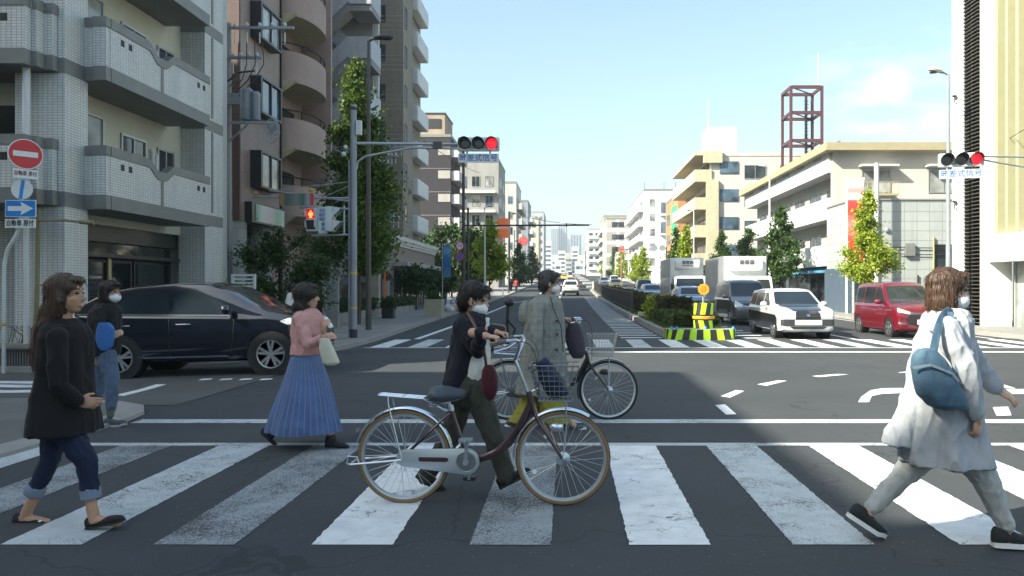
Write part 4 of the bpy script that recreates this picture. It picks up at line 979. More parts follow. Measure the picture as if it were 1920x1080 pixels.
m = MB(); m.tube([(XP, Yp, za), (xe, Yp, za-.02)], [.05, .035], 12); m.tube([(XP+.07, Yp, PZ(318, Yp)), (XP+.12, Yp, PZ(303, Yp)), (XP+.35, Yp, PZ(293, Yp)), (XP+1.7, Yp, zb-.02), (xe, Yp, zb-.06)], .033, 10); part('arm', m, M_STEEL, P, smooth=True)
m = MB(); m.box(PX(812, Yp), PX(829, Yp), Yp-.05, Yp-.02, za-.15, za+.05); part('clamp', m, M_DKALU, P)
m = MB(); m.box(PX(669, Yp), PX(679, Yp), Yp-.12, Yp+.02, PZ(254, Yp), PZ(227, Yp)); part('control_box', m, M_WHITE, P, bevel=.015)
m = MB(); m.cyl((XP, Yp, PZ(207, Yp)), (XP, Yp, PZ(201, Yp)), .089); m.cyl((XP, Yp, .1), (XP, Yp, .35), .108); part('band', m, M_VISOR, P, smooth=True)
m = MB(); m.cyl((XP, Yp, PZ(514, Yp)), (XP, Yp, PZ(510, Yp)), .102); m.cyl((XP, Yp, PZ(579, Yp)), (XP, Yp, PZ(575, Yp)), .103); part('yellow_band', m, M_YEL, P, smooth=True)
m = MB()
for y, x1 in ((372, 470), (392, 560), (440, 583)):
    z = PZ(y, Yp); m.tube([(XP, Yp, z), (PX(x1, Yp), Yp+.1, z+(.06 if y < 400 else -.02))], .03, 8)
m.tube([(XP, Yp, PZ(378, Yp)), (PX(505, Yp), Yp+.1, PZ(357, Yp))], .025, 8)
for a, c in (((505,358),(663,340)), ((600,372),(663,345)), ((628,380),(663,362))): m.tube([(PX(a[0], Yp), Yp, PZ(a[1], Yp)), (PX(c[0], Yp), Yp, PZ(c[1], Yp))], .012, 5)
m.cyl((PX(644, Yp), Yp+.05, PZ(440, Yp)), (PX(644, Yp), Yp+.05, PZ(385, Yp)), .03, n=8); part('bracket_arm', m, M_STEEL, P, smooth=True)
m = MB(); m.ell((XP-.25, Yp-.1, PZ(290, Yp)), .07, .07, .07); m.ell((XP-.2, Yp-.1, PZ(277, Yp)), .06, .06, .06); part('sensor', m, M_WHITE, P, smooth=True)
# pedestrian signals
S = thing('pedestrian_signal', 'pedestrian signal with lit red standing figure facing the camera', 'pedestrian signal', P3(585, 412, Yp), R(-8))
m = MB(); m.box(-.175, .175, -.06, .12, -.34, .34); part('housing', m, M_HOUS, S, 40, False, bevel=.06)
M_PRED = MAT('red_panel_lamp', (.9, .01, .01), .4, emit=.2); M_FIG = MAT('figure_lamp', (1, .55, .12), .4, emit=.36)
m = MB(); m.box(-.125, .125, -.075, -.055, .03, .29); part('red_lens', m, M_PRED, S, 40, False, bevel=.03)
m = MB(); m.lathe((0, -.083, .235), [(.001,-.004),(.028,-.004),(.028,.004)], 14, 'y'); m.box(-.045, .045, -.087, -.079, .12, .20); m.box(-.04, -.006, -.087, -.079, .045, .12); m.box(.006, .04, -.087, -.079, .045, .12); m.box(-.068, -.048, -.087, -.079, .115, .195); m.box(.048, .068, -.087, -.079, .115, .195); part('standing_figure', m, M_FIG, S, False, False)
m = MB(); m.box(-.125, .125, -.075, -.055, -.28, -.03); part('dark_lens', m, MAT('dark_green_lens', (.04,.03,.03), .4), S, 40, False, bevel=.03)
m = MB()
for z in (.30, -.02): m.prism([(-.15, z+.01), (.15, z+.01), (.15, z-.2), (.135, z-.2), (.135, z), (-.135, z), (-.135, z-.2), (-.15, z-.2)], 'xz', -.16, -.06)
part('visor', m, M_HOUS, S, False, False)
S = thing('pedestrian_signal', 'pedestrian signal seen from its side with two slanted white visors', 'pedestrian signal', P3(624, 411, Yp), R(0))
m = MB(); m.box(-.19, .03, -.17, .17, -.36, .36); part('housing', m, M_HOUS, S, 40, False, bevel=.04)
for z in (.35, -.03):
    m = MB(); m.prism([(.03, z), (.28, z-.04), (.24, z-.09), (.03, z-.30)], 'xz', -.17, -.155); m.prism([(.03, z), (.28, z-.04), (.24, z-.09), (.03, z-.30)], 'xz', .155, .17); m.prism([(.03, z+.001), (.28, z-.039), (.28, z-.055), (.03, z-.015)], 'xz', -.155, .155); part('visor', m, M_HOUS, S, False, False)
m = MB(); m.box(.03, .04, -.15, .15, -.33, .33); part('lens', m, M_LENS, S, False, False)
S = thing('crossing_sign', 'narrow pale panel with blue characters between the two pedestrian signals', 'sign', P3(606, 413, Yp), R(0))
m = MB(); m.box(-.125, .125, -.015, .015, -.38, .38); part('panel', m, MAT('pale_green_panel', (.55,.60,.55), .5), S, False, False)
for i, (ch, x, z) in enumerate([('自',-.055,.28),('転',-.055,.15),('車',-.055,.02),('歩',.055,.28),('行',.055,.15),('者',.055,.02),('専',0,-.13),('用',0,-.26)]): text_part('lettering', ch, .115, Matrix.Translation((x, -.0175, z)), M_BLUEINK, S)
S = thing('street_name_sign', 'blurred green street name board with red ends hanging on the mast bracket', 'sign', P3(556, 374, Yp), 0)
m = MB(); m.box(-.49, .49, -.02, .02, -.17, .17); part('panel', m, signmat('name_board', [(0,(.4,.05,.04)),(.08,(.25,.2,.05)),(.2,(.06,.10,.08)),(.5,(.18,.20,.19)),(.7,(.05,.12,.09)),(.85,(.3,.33,.33)),(.93,(.5,.04,.06)),(1,(.45,.05,.06))], 0, -.49, .49), S, False, False)
m = MB(); m.cyl((.2, 0, .17), (.2, 0, .3), .02, n=6); m.ell((.43, -.03, .27), .07, .07, .06); part('lamp', m, M_YEL, S, True, False)
m = MB(); m.ell(P3(479, 362, Yp), .06, .06, .06); solo('speaker', m, MAT('tan_horn', (.3,.2,.08), .5), 'small tan horn speaker on the left tip of the mast bracket', 'speaker', smooth=True)
# right signal arm with its mast beyond the frame
P = thing('signal_mast', 'right side signal arm reaching in from a mast beyond the frame', 'mast', (14.2, 22, .1))
m = MB(); m.tube([P3(1838, 293, Yp), (14.2, 22.2, PZ(293, Yp))], .03, 8); m.tube([P3(1838, 299, Yp), (14.2, 22.2, PZ(322, Yp))], .03, 8); part('arm', m, M_GREYP, P, smooth=True)
m = MB(); m.tube([(14.2, 22.2, .1), (14.2, 22.2, 7)], [.1, .085], 16); part('pole', m, M_POLE, P, smooth=True)
# lamp posts
def lamp(label, x, y, h, dirx, m_, L=.62, group='street lamps', r=.075):
    g = gz(x, y)+.1; T = thing('street_lamp', label, 'street lamp', (x, y, g), group=group)
    m = MB(); m.tube([(x, y, g), (x, y, g+1.5), (x, y, g+h)], [r*1.35, r*1.2, r*.62], 14); m.tube([(x, y, g+h-.02), (x+dirx*.12, y, g+h+.05), (x+dirx*.3, y, g+h+.08)], .04, 8); part('pole', m, m_, T, smooth=True)
    m = MB(); q = []
    for i in range(9):
        u = i/8; w = (.09+.12*sin(pi*min(1, u*1.05+.05)))*(1 if u < .95 else .5); hh = .05+.065*sin(pi*u*.9); cx = x+dirx*(.22+u*L); cz = g+h+.09+.10*u*(1 if dirx < 0 else .3)
        q.append([(cx, y+w*cos(2*pi*j/12), cz+hh*sin(2*pi*j/12)*(1 if sin(2*pi*j/12) > 0 else .5)) for j in range(12)])
    m.loft(q); part('lamp_head', m, m_ if m_ is M_DPOLE else M_WHITE, T, smooth=True)
    m = MB(); m.ell((x+dirx*(.3+.5*L), y, g+h+.06), L*.3, .1, .03); part('lens', m, M_LENS, T, smooth=True); return T
lamp('dark brown street lamp on the left pavement behind the signal mast', PX(691, 25.9), 25.9, 9.75, 1, M_DPOLE)
lamp('white headed street lamp before the louvered office at the right', 13.86, 28, 9.2, -1, M_GREYP, .5)
lamp('white street lamp in front of the cream building balconies', 13.6, 51.8, 9.3, -1, M_WHITE, .5)
lamp('white street lamp beside the beige block with the yellow corner', 13.6, 83, 9.0, -1, M_WHITE, .6)
lamp('white street lamp in front of the bright white block', 13.6, 117, 9.0, -1, M_WHITE, .7); lamp('distant street lamp beside the low white showroom', 13.4, 170, 9.0, -1, M_WHITE, .8)
lamp('thin pale street lamp before the bright ginkgo on the left', -6.5, 60, 7.4, 1, M_WHITE, .4); lamp('dark street lamp near the orange sign on the left', -6.8, 88, 9, 1, M_DPOLE)
# utility poles
def upole(label, x, y, h, r, arms, m_=M_CPOLE):
    T = thing('utility_pole', label, 'utility pole', (x, y, gz(x, y)+.1)); g = gz(x, y)
    m = MB(); m.tube([(x, y, g), (x, y, g+h*.5), (x, y, g+h)], [r, r*.85, r*.7], 18); part('pole', m, m_, T, smooth=True)
    m = MB(); ins = MB()
    for z, x0, x1 in arms:
        m.box(x+x0, x+x1, y-r*.9-.08, y-r*.9, z-.04, z+.04); n_ = 6
        for i in range(n_):
            q = x+x0+(x1-x0)*(i+.3)/n_
            if abs(q-x) > .1: ins.ell((q, y-r*.9-.04, z+.10), .055, .055, .07, 10, 6); ins.cyl((q, y-r*.9-.04, z-.15), (q, y-r*.9-.04, z-.5), .02, n=6)
    part('cross_arm', m, M_STEEL, T); part('insulator', ins, M_WHITE, T, smooth=True); return T
ux, uy = PX(426, 24.6), 24.6
T = upole('tall concrete utility pole with transformers by the grey tiled building', ux, uy, 10.0, .17, ((9.8,-.2,2.2),(8.85,-.3,1.2)))
m = MB()
for i, (dx, r_, hh) in enumerate(((.72, .19, .9), (1.02, .14, .78))):
    m.lathe((ux+dx, uy-.25, 6.85), [(r_*.9, 0), (r_, .03), (r_, hh), (r_*1.06, hh), (r_*1.06, hh+.05), (r_*.7, hh+.12)], 20)
    for k in range(8): a = 2*pi*k/8; m.box(ux+dx+r_*cos(a)-.008, ux+dx+r_*cos(a)+.008, uy-.25+r_*sin(a)-.008, uy-.25+r_*sin(a)+.008, 6.95, 6.8+hh)
part('transformer', m, M_GREYP, T, smooth=True)
m = MB(); m.box(ux-.05, ux+1.7, uy-.35, uy-.28, 6.72, 6.80); m.bar((ux, uy-.3, 6.0), (ux+.8, uy-.3, 6.72), .05); m.box(ux-.1, ux+.5, uy-.3, uy-.2, 7.35, 7.7); part('bracket', m, M_STEEL, T)
m = MB(); rr = random.Random(4)
for k in range(4): m.tube([(ux+.5+.25*k, uy-.3, 9.3), (ux+.5+.27*k, uy-.35, 8.6), (ux+.45+.2*k, uy-.4, 8.1), (ux+.2+.1*k, uy-.3, 7.9-.1*k)], .018, 5)
for k in range(5): m.tube([(ux-.15, uy-.2, 9-k*.4), (ux-.25+.03*k, uy-.25, 7.5), (ux-.12, uy-.2, 6-.5*k), (ux-.16+.06*k, uy-.2, .2)], .025, 5)
m.tube([(ux+.1, uy-.2, 8.1), (ux+.5, uy-.3, 8.35), (ux+1.0, uy-.3, 8.4)], .03, 6); part('cable', m, M_VISOR, T, smooth=True)
m = MB()
for k in range(14): a = rr.uniform(0, 6.3); q = Vector((ux+1.55+.12*cos(a), uy-.32, 6.5+.2*sin(a))); m.tube([q+Vector((.13*cos(2*pi*j/10), rr.uniform(-.04,.04), .2*sin(2*pi*j/10))) for j in range(10)], .012, 5, closed=True)
part('cable_coil', m, MAT('grey_cable', (.3,.33,.36), .5), T, smooth=True)
T = upole('grey utility pole with small transformer left of the brick shop', PX(725, 43), 43, 9.9, .17, ((9.4,-.9,1.1),(8.9,-.6,.7),(5.4,-.7,.9)), M_POLE)
m = MB(); m.lathe((PX(735, 43), 42.8, 5.2), [(.16, 0), (.17, .02), (.17, .75), (.12, .82)], 16); part('transformer', m, M_GREYP, T, smooth=True)
m = MB(); m.tube([(PX(716, 43.5), 43.5, 0), (PX(716, 43.5), 43.5, 8.8)], [.12, .09], 12); solo('utility_pole', m, M_POLE, 'thinner bare pole standing left beside the transformer pole', 'utility pole', smooth=True)
# overhead cables
def cable(label, a, b, sag, r=.014, group='overhead cables'):
    a, b = Vector(a), Vector(b); m = MB(); m.tube([a.lerp(b, i/16)-Vector((0,0,sag*4*(i/16)*(1-i/16))) for i in range(17)], r, 5); solo('overhead_cable', m, M_VISOR, label, 'cable', group, True)
cable('thin black cable running from the brown tower to the left traffic light', (PX(752, 54), 54, 13.2), (PX(900, 110), 110, 18), .5, .03)
cable('thin cable crossing before the cream fins at the right edge', (PX(1920, 24), 24, PZ(243, 24)), (PX(1800, 40), 40, PZ(290, 40)), .2, .012)
cable('thin cable crossing high above the far road', (PX(985, 120), 120, PZ(407, 120)), (PX(1110, 120), 120, PZ(421, 120)), .3, .04)
# sign post on the left
P = thing('sign_post', 'bent white steel sign post at the left edge', 'sign post', (PX(8, 14.55), 14.55, -.02))
Ys = 14.55
m = MB(); m.tube([P3(7, 700, Ys), P3(8, 500, Ys), P3(14, 468, Ys), P3(30, 442, Ys), P3(38, 425, Ys), P3(40, 395, Ys), P3(42, 262, Ys)], .032, 12); part('pole', m, MAT('white_post', (.56,.59,.6), .4, .2), P, smooth=True)
m = MB(); m.cyl(P3(7.5, 612, Ys), P3(7.5, 606, Ys), .034); part('yellow_band', m, M_YEL, P, smooth=True)
def disc(name, r, m_, parent, y0=-.006, y1=.006, rx=None, n=32):
    m = MB(); m.lathe((0, 0, 0), [(.001, y0), (r, y0), (r, y1), (.001, y1)], n, 'y'); return part(name, m, m_, parent, 30, False)
S = thing('no_entry_sign', 'round red no entry sign with white bar, highest on the bent post', 'sign', P3(48, 289, Ys-.08), R(50))
disc('rim', .285, M_SIGNW, S, 0, .012); disc('face', .268, M_RED, S, -.004, .0)
m = MB(); m.box(-.20, .20, -.008, -.004, -.05, .05); part('bar', m, M_SIGNW, S, False, False)
S = thing('supplementary_plate', 'small white plate with dark red characters below the no entry sign', 'sign', P3(48, 326, Ys-.06), R(50))
m = MB(); m.box(-.2, .2, -.01, .01, -.085, .085); part('plate', m, M_SIGNW, S, False, False); text_part('lettering', '自動車 原付', .1, Matrix.Translation((0,-.013,0)), MAT('dark_red_ink', (.2,.03,.03), .5), S, .36)
S = thing('round_regulation_sign', 'round white sign with one blue slanting stripe', 'sign', P3(41, 355, Ys-.08), R(10))
disc('face', .185, M_SIGNW, S, 0, .012); m = MB(); m.prism([(-.055,-.175), (.005,-.182), (.055,.175), (-.005,.182)], 'xz', -.005, 0); part('stripe', m, MAT('sign_blue_light', (.03,.28,.62), .4), S, False, False)
S = thing('one_way_sign', 'blue rectangular one way sign with white arrow to the right', 'sign', P3(38.5, 391, Ys-.08), R(0))
m = MB(); m.box(-.29, .29, 0, .012, -.16, .16); part('rim', m, M_SIGNW, S, False, False); m = MB(); m.box(-.277, .277, -.004, 0, -.147, .147); part('face', m, MAT('sign_blue_bright', (.015,.22,.62), .4), S, False, False)
m = MB(); m.prism([(-.235,-.045), (.03,-.045), (.0,-.125), (.245,0), (.0,.125), (.03,.045), (-.235,.045)], 'xz', -.008, -.004); part('arrow', m, M_SIGNW, S, False, False)
S = thing('supplementary_plate', 'white plate with dark characters under the blue arrow sign', 'sign', P3(38, 419, Ys-.08), R(0))
m = MB(); m.box(-.29, .29, 0, .012, -.083, .083); part('plate', m, M_SIGNW, S, False, False, bevel=.01); text_part('lettering', '自動車 原付', .13, Matrix.Translation((0,-.003,0)), M_INK, S, .51)
m = MB(); m.tube([P3(66, 670, 14.9), P3(70, 520, 14.9), P3(72, 392, 14.9)], [.05, .045, .04], 10); m.tube([P3(72, 414, 14.85), P3(120, 413, 14.82), P3(150, 416, 14.8)], .022, 8); m.tube([P3(150, 416, 14.8), P3(176, 418, 14.8)], .045, 10); m.bar(P3(68, 530, 14.9), P3(80, 536, 14.8), .03)
solo('lamp_post', m, MAT('olive_pole', (.19,.17,.09), .6), 'thin olive pole with a dark side lamp in front of the tiled pillar', 'lamp post', smooth=True)
T = thing('planter', 'low stone planter with iron bars and bare twigs at the foot of the tiled pillar', 'planter', (-10.75, 15.2, -.05))
m = MB(); m.box(-11.6, -10.2, 15.02, 15.45, -.1, .36); part('base', m, M_CONC, T, bevel=.02); m = MB()
for i in range(26): m.box(-11.58+i*.053, -11.565+i*.053, 14.99, 15.0, -.08, .3)
m.box(-11.6, -10.2, 14.985, 15.005, .3, .33); part('bars', m, M_DKALU, T); m = MB(); m.box(-11.62, -10.18, 15.0, 15.47, .36, .43); part('cap', m, MAT('stone_cap', (.3,.28,.24), .8), T)
m = MB(); rr = random.Random(2)
for i in range(22): x = -11.2+rr.random()*.9; m.tube([(x, 15.25, .4), (x+rr.uniform(-.1,.1), 15.25, .6), (x+rr.uniform(-.25,.25), 15.2, .78)], .006, 4)
part('twigs', m, M_BARK, T)
# left pavement furniture
T = thing('slatted_gate', 'white slatted metal gate behind the dark car bonnet', 'gate', (-9.0, 21.5, 0)); x0, x1 = PX(434, 21.5), PX(479, 21.5)
m = MB(); 
for i in range(17): m.box(x0+.06, x1-.06, 21.5, 21.52, .15+i*.1, .2+i*.1)
part('slats', m, M_WHITE, T); m = MB(); m.box(x0, x0+.06, 21.47, 21.55, 0, 1.92); m.box(x1-.06, x1, 21.47, 21.55, 0, 1.92); m.box(x0+.06, x1-.06, 21.47, 21.55, 1.86, 1.92); part('frame', m, M_WHITE, T)
m = MB(); m.prism([(PX(468, 24), 0), (PX(545, 24), 0), (PX(545, 24), .35), (PX(476, 24), 1.35), (PX(468, 24), 1.35)], 'xz', 23.9, 24.1); solo('ramp_wall', m, MAT('brown_tiled_wall', (.09,.06,.055), .7), 'low sloping brown wall beside the slatted gate', 'wall')
T = thing('arched_gateway', 'pale stone arched gateway with grey boards beside the pink sweater', 'gateway', (-8.6, 27, 0)); x0, x1 = PX(581, 27), PX(613, 27); xc = (x0+x1)/2; ro = (x1-x0)/2
m = MB(); o_ = [(x0, 0)]+[(xc-ro*cos(pi*i/14), 1.62+.55*sin(pi*i/14)) for i in range(15)]+[(x1, 0)]; i_ = [(x1-.1, 0)]+[(xc+(ro-.1)*cos(pi*i/14), 1.55+.42*sin(pi*i/14)) for i in range(15)]+[(x0+.1, 0)]
m.prism(o_+i_, 'xz', 26.8, 27.3); part('arch', m, MAT('pale_stone', (.40,.39,.36), .85), T); m = MB(); m.box(x0+.1, x1-.1, 27.15, 27.2, 0, 2.0); part('dark_door', m, M_DKALU, T)
m = MB(); x2, x3 = PX(614, 27), PX(636, 27); m.box(x2, x3, 26.9, 27, .05, .98); m.box(x2, x3, 26.9, 27, 1.02, 1.95); part('board', m, MAT('grey_board', (.30,.31,.30), .6), T)
for px, nm in ((709, 'orange post with a round traffic mirror facing the road, left one'), (721, 'orange post with a round traffic mirror turned away, right one')):
    x = PX(px, 37); T = thing('traffic_mirror', nm, 'traffic mirror', (x, 37, .1), group='orange traffic mirrors'); m = MB(); m.cyl((x, 37, .1), (x, 37, 2.55), .05, n=10); part('post', m, M_ORG, T, smooth=True)
    d_ = -1 if px == 709 else 1; m = MB(); m.lathe((x-.06*(px == 709)+.08*(px > 709), 37+.12*d_, 2.1), [(.001, -.03), (.22, -.02), (.23, .02), (.001, .06)], 24, 'y'); part('mirror', m, MAT('mirror_face', (.35,.33,.28), .2) if px == 709 else M_DPOLE, T, smooth=True)
m = MB(); m.box(PX(690, 36.5)+.2, PX(690, 36.5)+.55, 36.3, 36.7, .1, 2.6); solo('gate_post', m, MAT('beige_post', (.35,.33,.26), .8), 'square beige gate post just left of the orange mirrors', 'gate post')
T = thing('planter', 'tall square concrete planter box near the left kerb', 'planter', (-7.0, 36.5, .1)); x0 = PX(796, 36); m = MB(); m.loft([[(x0, 36, .1), (x0+.78, 36, .1), (x0+.78, 36.8, .1), (x0, 36.8, .1)], [(x0-.03, 35.97, 1.0), (x0+.81, 35.97, 1.0), (x0+.81, 36.83, 1.0), (x0-.03, 36.83, 1.0)]]); part('box', m, MAT('tan_concrete', (.36,.33,.25), .85), T)
c = MB(); rr = random.Random(5)
for _ in range(700): leaf(c, Vector((x0+.4+rr.gauss(0,.17), 36.4+rr.gauss(0,.16), 1.0+abs(rr.gauss(0,.16)))), .1, rr)
part('plants', c, LF_GREEN, T)
T = thing('planter', 'dark square planter pot with clipped bush beside the orange mirrors', 'planter', (-8.9, 35, .1)); x0 = PX(716, 34.5); m = MB(); m.box(x0, x0+.5, 34.5, 35, .1, .62); part('box', m, M_DKALU, T); c = MB()
for _ in range(900): leaf(c, Vector((x0+.25+rr.uniform(-.32,.32), 34.75+rr.uniform(-.3,.3), .62+rr.random()*.42)), .09, rr)
part('bush', c, LF_DARK, T)
bagm = [MAT('white_bag', (.62,.64,.68), .35, var=.2, vs=8, bump=.8, bs=14), MAT('clear_blue_bag', (.42,.48,.58), .3, var=.3, vs=8, bump=.8, bs=14), MAT('orange_bag', (.6,.34,.25), .35, var=.3, vs=8, bump=.8, bs=14)]
bn = ['clear white rubbish bag at the left foot of the pile','pale rubbish bag at the right foot of the pile','reddish rubbish bag in the front middle of the pile','blue tinted rubbish bag on top of the pile','white rubbish bag behind at the left of the pile','white rubbish bag behind at the right of the pile','small white rubbish bag in front at the left']
for i, (px, py, k) in enumerate(((841,577,0),(862,577,0),(851,577,2),(852,566,1),(845,571,0),(862,570,1),(846,580,0))):
    Y = 44-(i == 2)*.4-(i == 6)*.5+.4*(i > 3 and i < 6); q = P3(px, py, Y); m = MB(); m.ell(q, .27, .27, .22, 14, 10); m.v = [tuple(Vector(v)+Vector(v).normalized()*.06*noise.noise(Vector(v)*6+Vector((i,0,0)))) for v in m.v]; m.cyl(q+Vector((0,0,.2)), q+Vector((.02,0,.3)), .05, .02, 8); solo('rubbish_bag', m, bagm[k], bn[i], 'rubbish bag', 'rubbish bags piled on the left kerb', True)
# speed limit post and far mast arm
Yq = 50.0; xq = PX(869, Yq)
P = thing('signal_mast', 'far grey mast with a long bare arm over the road', 'mast', (xq, Yq, .2)); m = MB(); m.tube([(xq, Yq, .2), (xq, Yq, 11)], [.13, .08], 12); m.tube([(xq+.25, Yq+.4, .2), (xq+.25, Yq+.4, 6.8)], .07, 8); part('pole', m, M_DPOLE, P, smooth=True)
m = MB(); m.tube([(xq, Yq, PZ(423, Yq)), (PX(1105, Yq), Yq, PZ(422, Yq))], .055, 8); m.tube([(PX(900, Yq), Yq, PZ(430, Yq)), (PX(900, Yq), Yq, PZ(418, Yq))], .04, 6); m.tube([(PX(1062, Yq), Yq, PZ(425, Yq)), (PX(1062, Yq), Yq, PZ(419, Yq))], .05, 6); part('arm', m, M_DKALU, P, smooth=True)
S = thing('speed_limit_sign', 'round speed limit sign reading 50 with red rim', 'sign', P3(862, 461, Yq-.2)); disc('rim', .285, M_RED, S, 0, .02); disc('face', .215, M_SIGNW, S, -.006, 0); text_part('lettering', '50', .30, Matrix.Translation((0,-.009,0)), M_BLUE, S)
def nopark(label, loc, r=.285, post=False):
    S = thing('no_parking_sign', label, 'sign', loc, group=None); disc('rim', r, M_RED, S, 0, .02); disc('face', r*.78, M_BLUE, S, -.006, 0); m = MB(); m.prism([(-r*.62, r*.48), (-r*.48, r*.62), (r*.62, -r*.48), (r*.48, -r*.62)], 'xz', -.01, -.006); part('slash', m, M_RED, S, False, False)
    if post: m = MB(); m.cyl((0, .05, -loc[2]+gz(loc[0], loc[1])+.1), (0, .05, .3), .05, n=8); part('post', m, M_STEEL, S, True, False)
nopark('round blue no parking sign with red rim under the speed limit sign', P3(862, 481, Yq-.2)); nopark('round blue no parking sign on its own post before the bright ginkgo', P3(943, 505, 74), .3, True)
m = MB(); m.cyl(P3(858, 498, Yq-.1), P3(858, 452, Yq-.1), .04, n=8); m.cyl(P3(858, 456, Yq-.1), P3(870, 456, Yq-.02), .03, n=6); solo('bracket', m, MAT('pale_bracket', (.6,.6,.5), .5), 'pale pipe bracket holding the speed limit sign', 'bracket')
S = thing('banner', 'tall blue vertical banner on a thin pole before the brick shop end', 'banner', P3(838, 520, 47)); m = MB(); a = P3(832, 520, 47); c_ = P3(845, 459, 47); m.box(a.x, c_.x, 46.98, 47.0, a.z, c_.z); part('panel', m, signmat('blue_banner', [(0,(.1,.22,.35)),(.4,(.02,.13,.35)),(.65,(.03,.17,.42)),(.8,(.15,.33,.5)),(1,(.03,.18,.42))], 2, -.1, 2), S); m = MB(); m.cyl((a.x-.08, 47, .2), (a.x-.08, 47, c_.z+.1), .04, n=8); part('post', m, M_POLE, S)
S = thing('billboard', 'square orange sign with a blurred white line high on the left', 'sign', P3(944, 428, 104)); a = P3(932, 446, 104); c_ = P3(956, 410, 104); m = MB(); m.box(a.x, c_.x, 103.7, 104, a.z, c_.z); part('panel', m, signmat('orange_board', [(0,(.9,.17,.03)),(.45,(.9,.19,.04)),(.52,(.85,.5,.4)),(.6,(.9,.19,.04)),(1,(.9,.18,.03))], 2, -1.3, 1.3), S); m = MB(); m.box(c_.x-.12, c_.x+.02, 104.0, 104.3, 0, c_.z+1); part('post', m, M_DKALU, S)
S = thing('shop_sign', 'red round shop sign further down the left side', 'sign', P3(981, 452, 140)); m = MB(); m.lathe((0,0,0), [(.001,-.2),(.8,-.2),(.85,0),(.8,.2),(.001,.2)], 24, 'y'); part('disc', m, MAT('dull_red_sign', (.5,.08,.08), .5), S, True, False); m = MB(); m.box(-1.6, 0, 0, .1, -.1, .1); m.box(-1.65, -1.5, -.05, .15, -10, 2); part('bracket', m, M_DKALU, S, False, False)
m = MB(); a = P3(1160, 472, 140); m.box(a.x, a.x+1.1, 140, 140.2, a.z, a.z+.8); m.cyl((a.x+.5, 140.3, 2), (a.x+.5, 140.3, a.z+1), .08, n=6); solo('direction_sign', m, MAT('faded_red_sign', (.5,.16,.13), .5), 'small faded red sign over the far right lanes', 'sign')
P = thing('sign_gantry', 'thin arm with two grey round sign backs over the right lanes', 'sign', (12.8, 100, 1.4)); m = MB(); m.tube([(12.8, 100, 1.3), (12.8, 100, 6.9)], .08, 8); m.tube([(12.8, 100, PZ(467, 100)), (PX(1150, 100), 100, PZ(467, 100))], .05, 6); part('arm', m, M_DKALU, P)
for px in (1227, 1242): m = MB(); m.lathe(P3(px, 465, 99.9), [(.001,-.03),(.4,-.03),(.4,.03),(.001,.03)], 20, 'y'); part('sign_back', m, MAT('sign_back_grey', (.2,.24,.28), .5), P)
# median fence
T = thing('railing_fence', 'dark bar railing running along the left edge of the median', 'fence', (3.35, 70, .3)); m = MB(); y = 40.
bars = MB(); 
while y < 98: bars.box(3.34, 3.36, y, y+.022, gz(0,y)+.25, gz(0,y)+1.22); y += .15
part('bars', bars, M_DKALU, T); ra = MB(); po = MB(); y = 40.
while y < 98:
    for h in (.3, 1.22): ra.bar((3.35, y, gz(0,y)+h), (3.35, y+2, gz(0,y+2)+h), .05)
    po.box(3.31, 3.39, y-.04, y+.04, gz(0,y)+.15, gz(0,y)+1.3); y += 2
part('rail', ra, M_DPOLE, T); part('post', po, M_DPOLE, T)
m = MB(); m.box(3.2, 3.25, 98, 104, gz(0,98)+.3, gz(0,98)+1.3); solo('reflector_panel', m, MAT('pale_green_panel_two', (.6,.66,.5), .4), 'pale panel at the far end of the median railing', 'panel')
m = MB(); m.box(3.0, 3.12, 32.6, 32.9, .15, .52); m.box(3.0, 3.6, 32.55, 32.6, .36, .52); solo('kerb_marker', m, MAT('pale_stone_marker', (.55,.52,.36), .8), 'pale stone end block on the median kerb', 'kerb block')
# striped median nose
T = thing('median_nose', 'low lime and black striped barrier at the head of the median', 'barrier', (3.97, 22.6, 0)); M_LIME = MAT('lime_reflective', (.42,.72,.02), .45, var=.06); M_BLK = MAT('black_stripe', (.02,.02,.022), .5)
path = [(2.93, 23.5), (2.95, 22.85), (3.12, 22.5), (4.82, 22.5), (4.99, 22.85), (5.02, 23.5)]; m = MB()
def along(path, t):
    L = [math.dist(a, b) for a, b in zip(path, path[1:])]; d = t*sum(L)
    for (a, b), l_ in zip(zip(path, path[1:]), L):
        if d <= l_: return (a[0]+(b[0]-a[0])*d/l_, a[1]+(b[1]-a[1])*d/l_)
        d -= l_
    return path[-1]
ns = 20
for i in range(ns):
    m.mi = i % 2
    for j in range(4):
        t0 = (i+j/4)/ns; t1 = (i+(j+1)/4)/ns; sk = lambda t: max(0, min(1, t+.03*max(-1, min(1, (t-.5)*4))))
        a0, a1 = along(path, t0), along(path, t1); b0, b1 = along(path, sk(t0)), along(path, sk(t1))
        m.add([(b0[0], b0[1], .0), (b1[0], b1[1], .0), (a1[0], a1[1], .31), (a0[0], a0[1], .31)], [(0,1,2,3)])
part('stripes', m, [M_LIME, M_BLK], T); m = MB(); m.add([(x, y, .312) for x, y in path], [(0,1,2,3,4,5)]); m.box(2.98, 4.97, 23.2, 23.45, .0, .30); part('top', m, MAT('grey_green_top', (.25,.30,.22), .8), T)
for px in (1259, 1269, 1323, 1375): m = MB(); q = P3(px, 618, 22.75); m.lathe((q.x, 22.75, .312), [(.05, 0), (.045, .05), (.02, .08)], 12); part('stud', m, MAT('blue_stud', (.03,.2,.55), .3), T, smooth=True)
T = thing('bollard', 'lime and black striped bollard with orange ring and orange round marker', 'bollard', (PX(1319, 23.2), 23.2, .31)); xb = PX(1319, 23.2); nn = 12
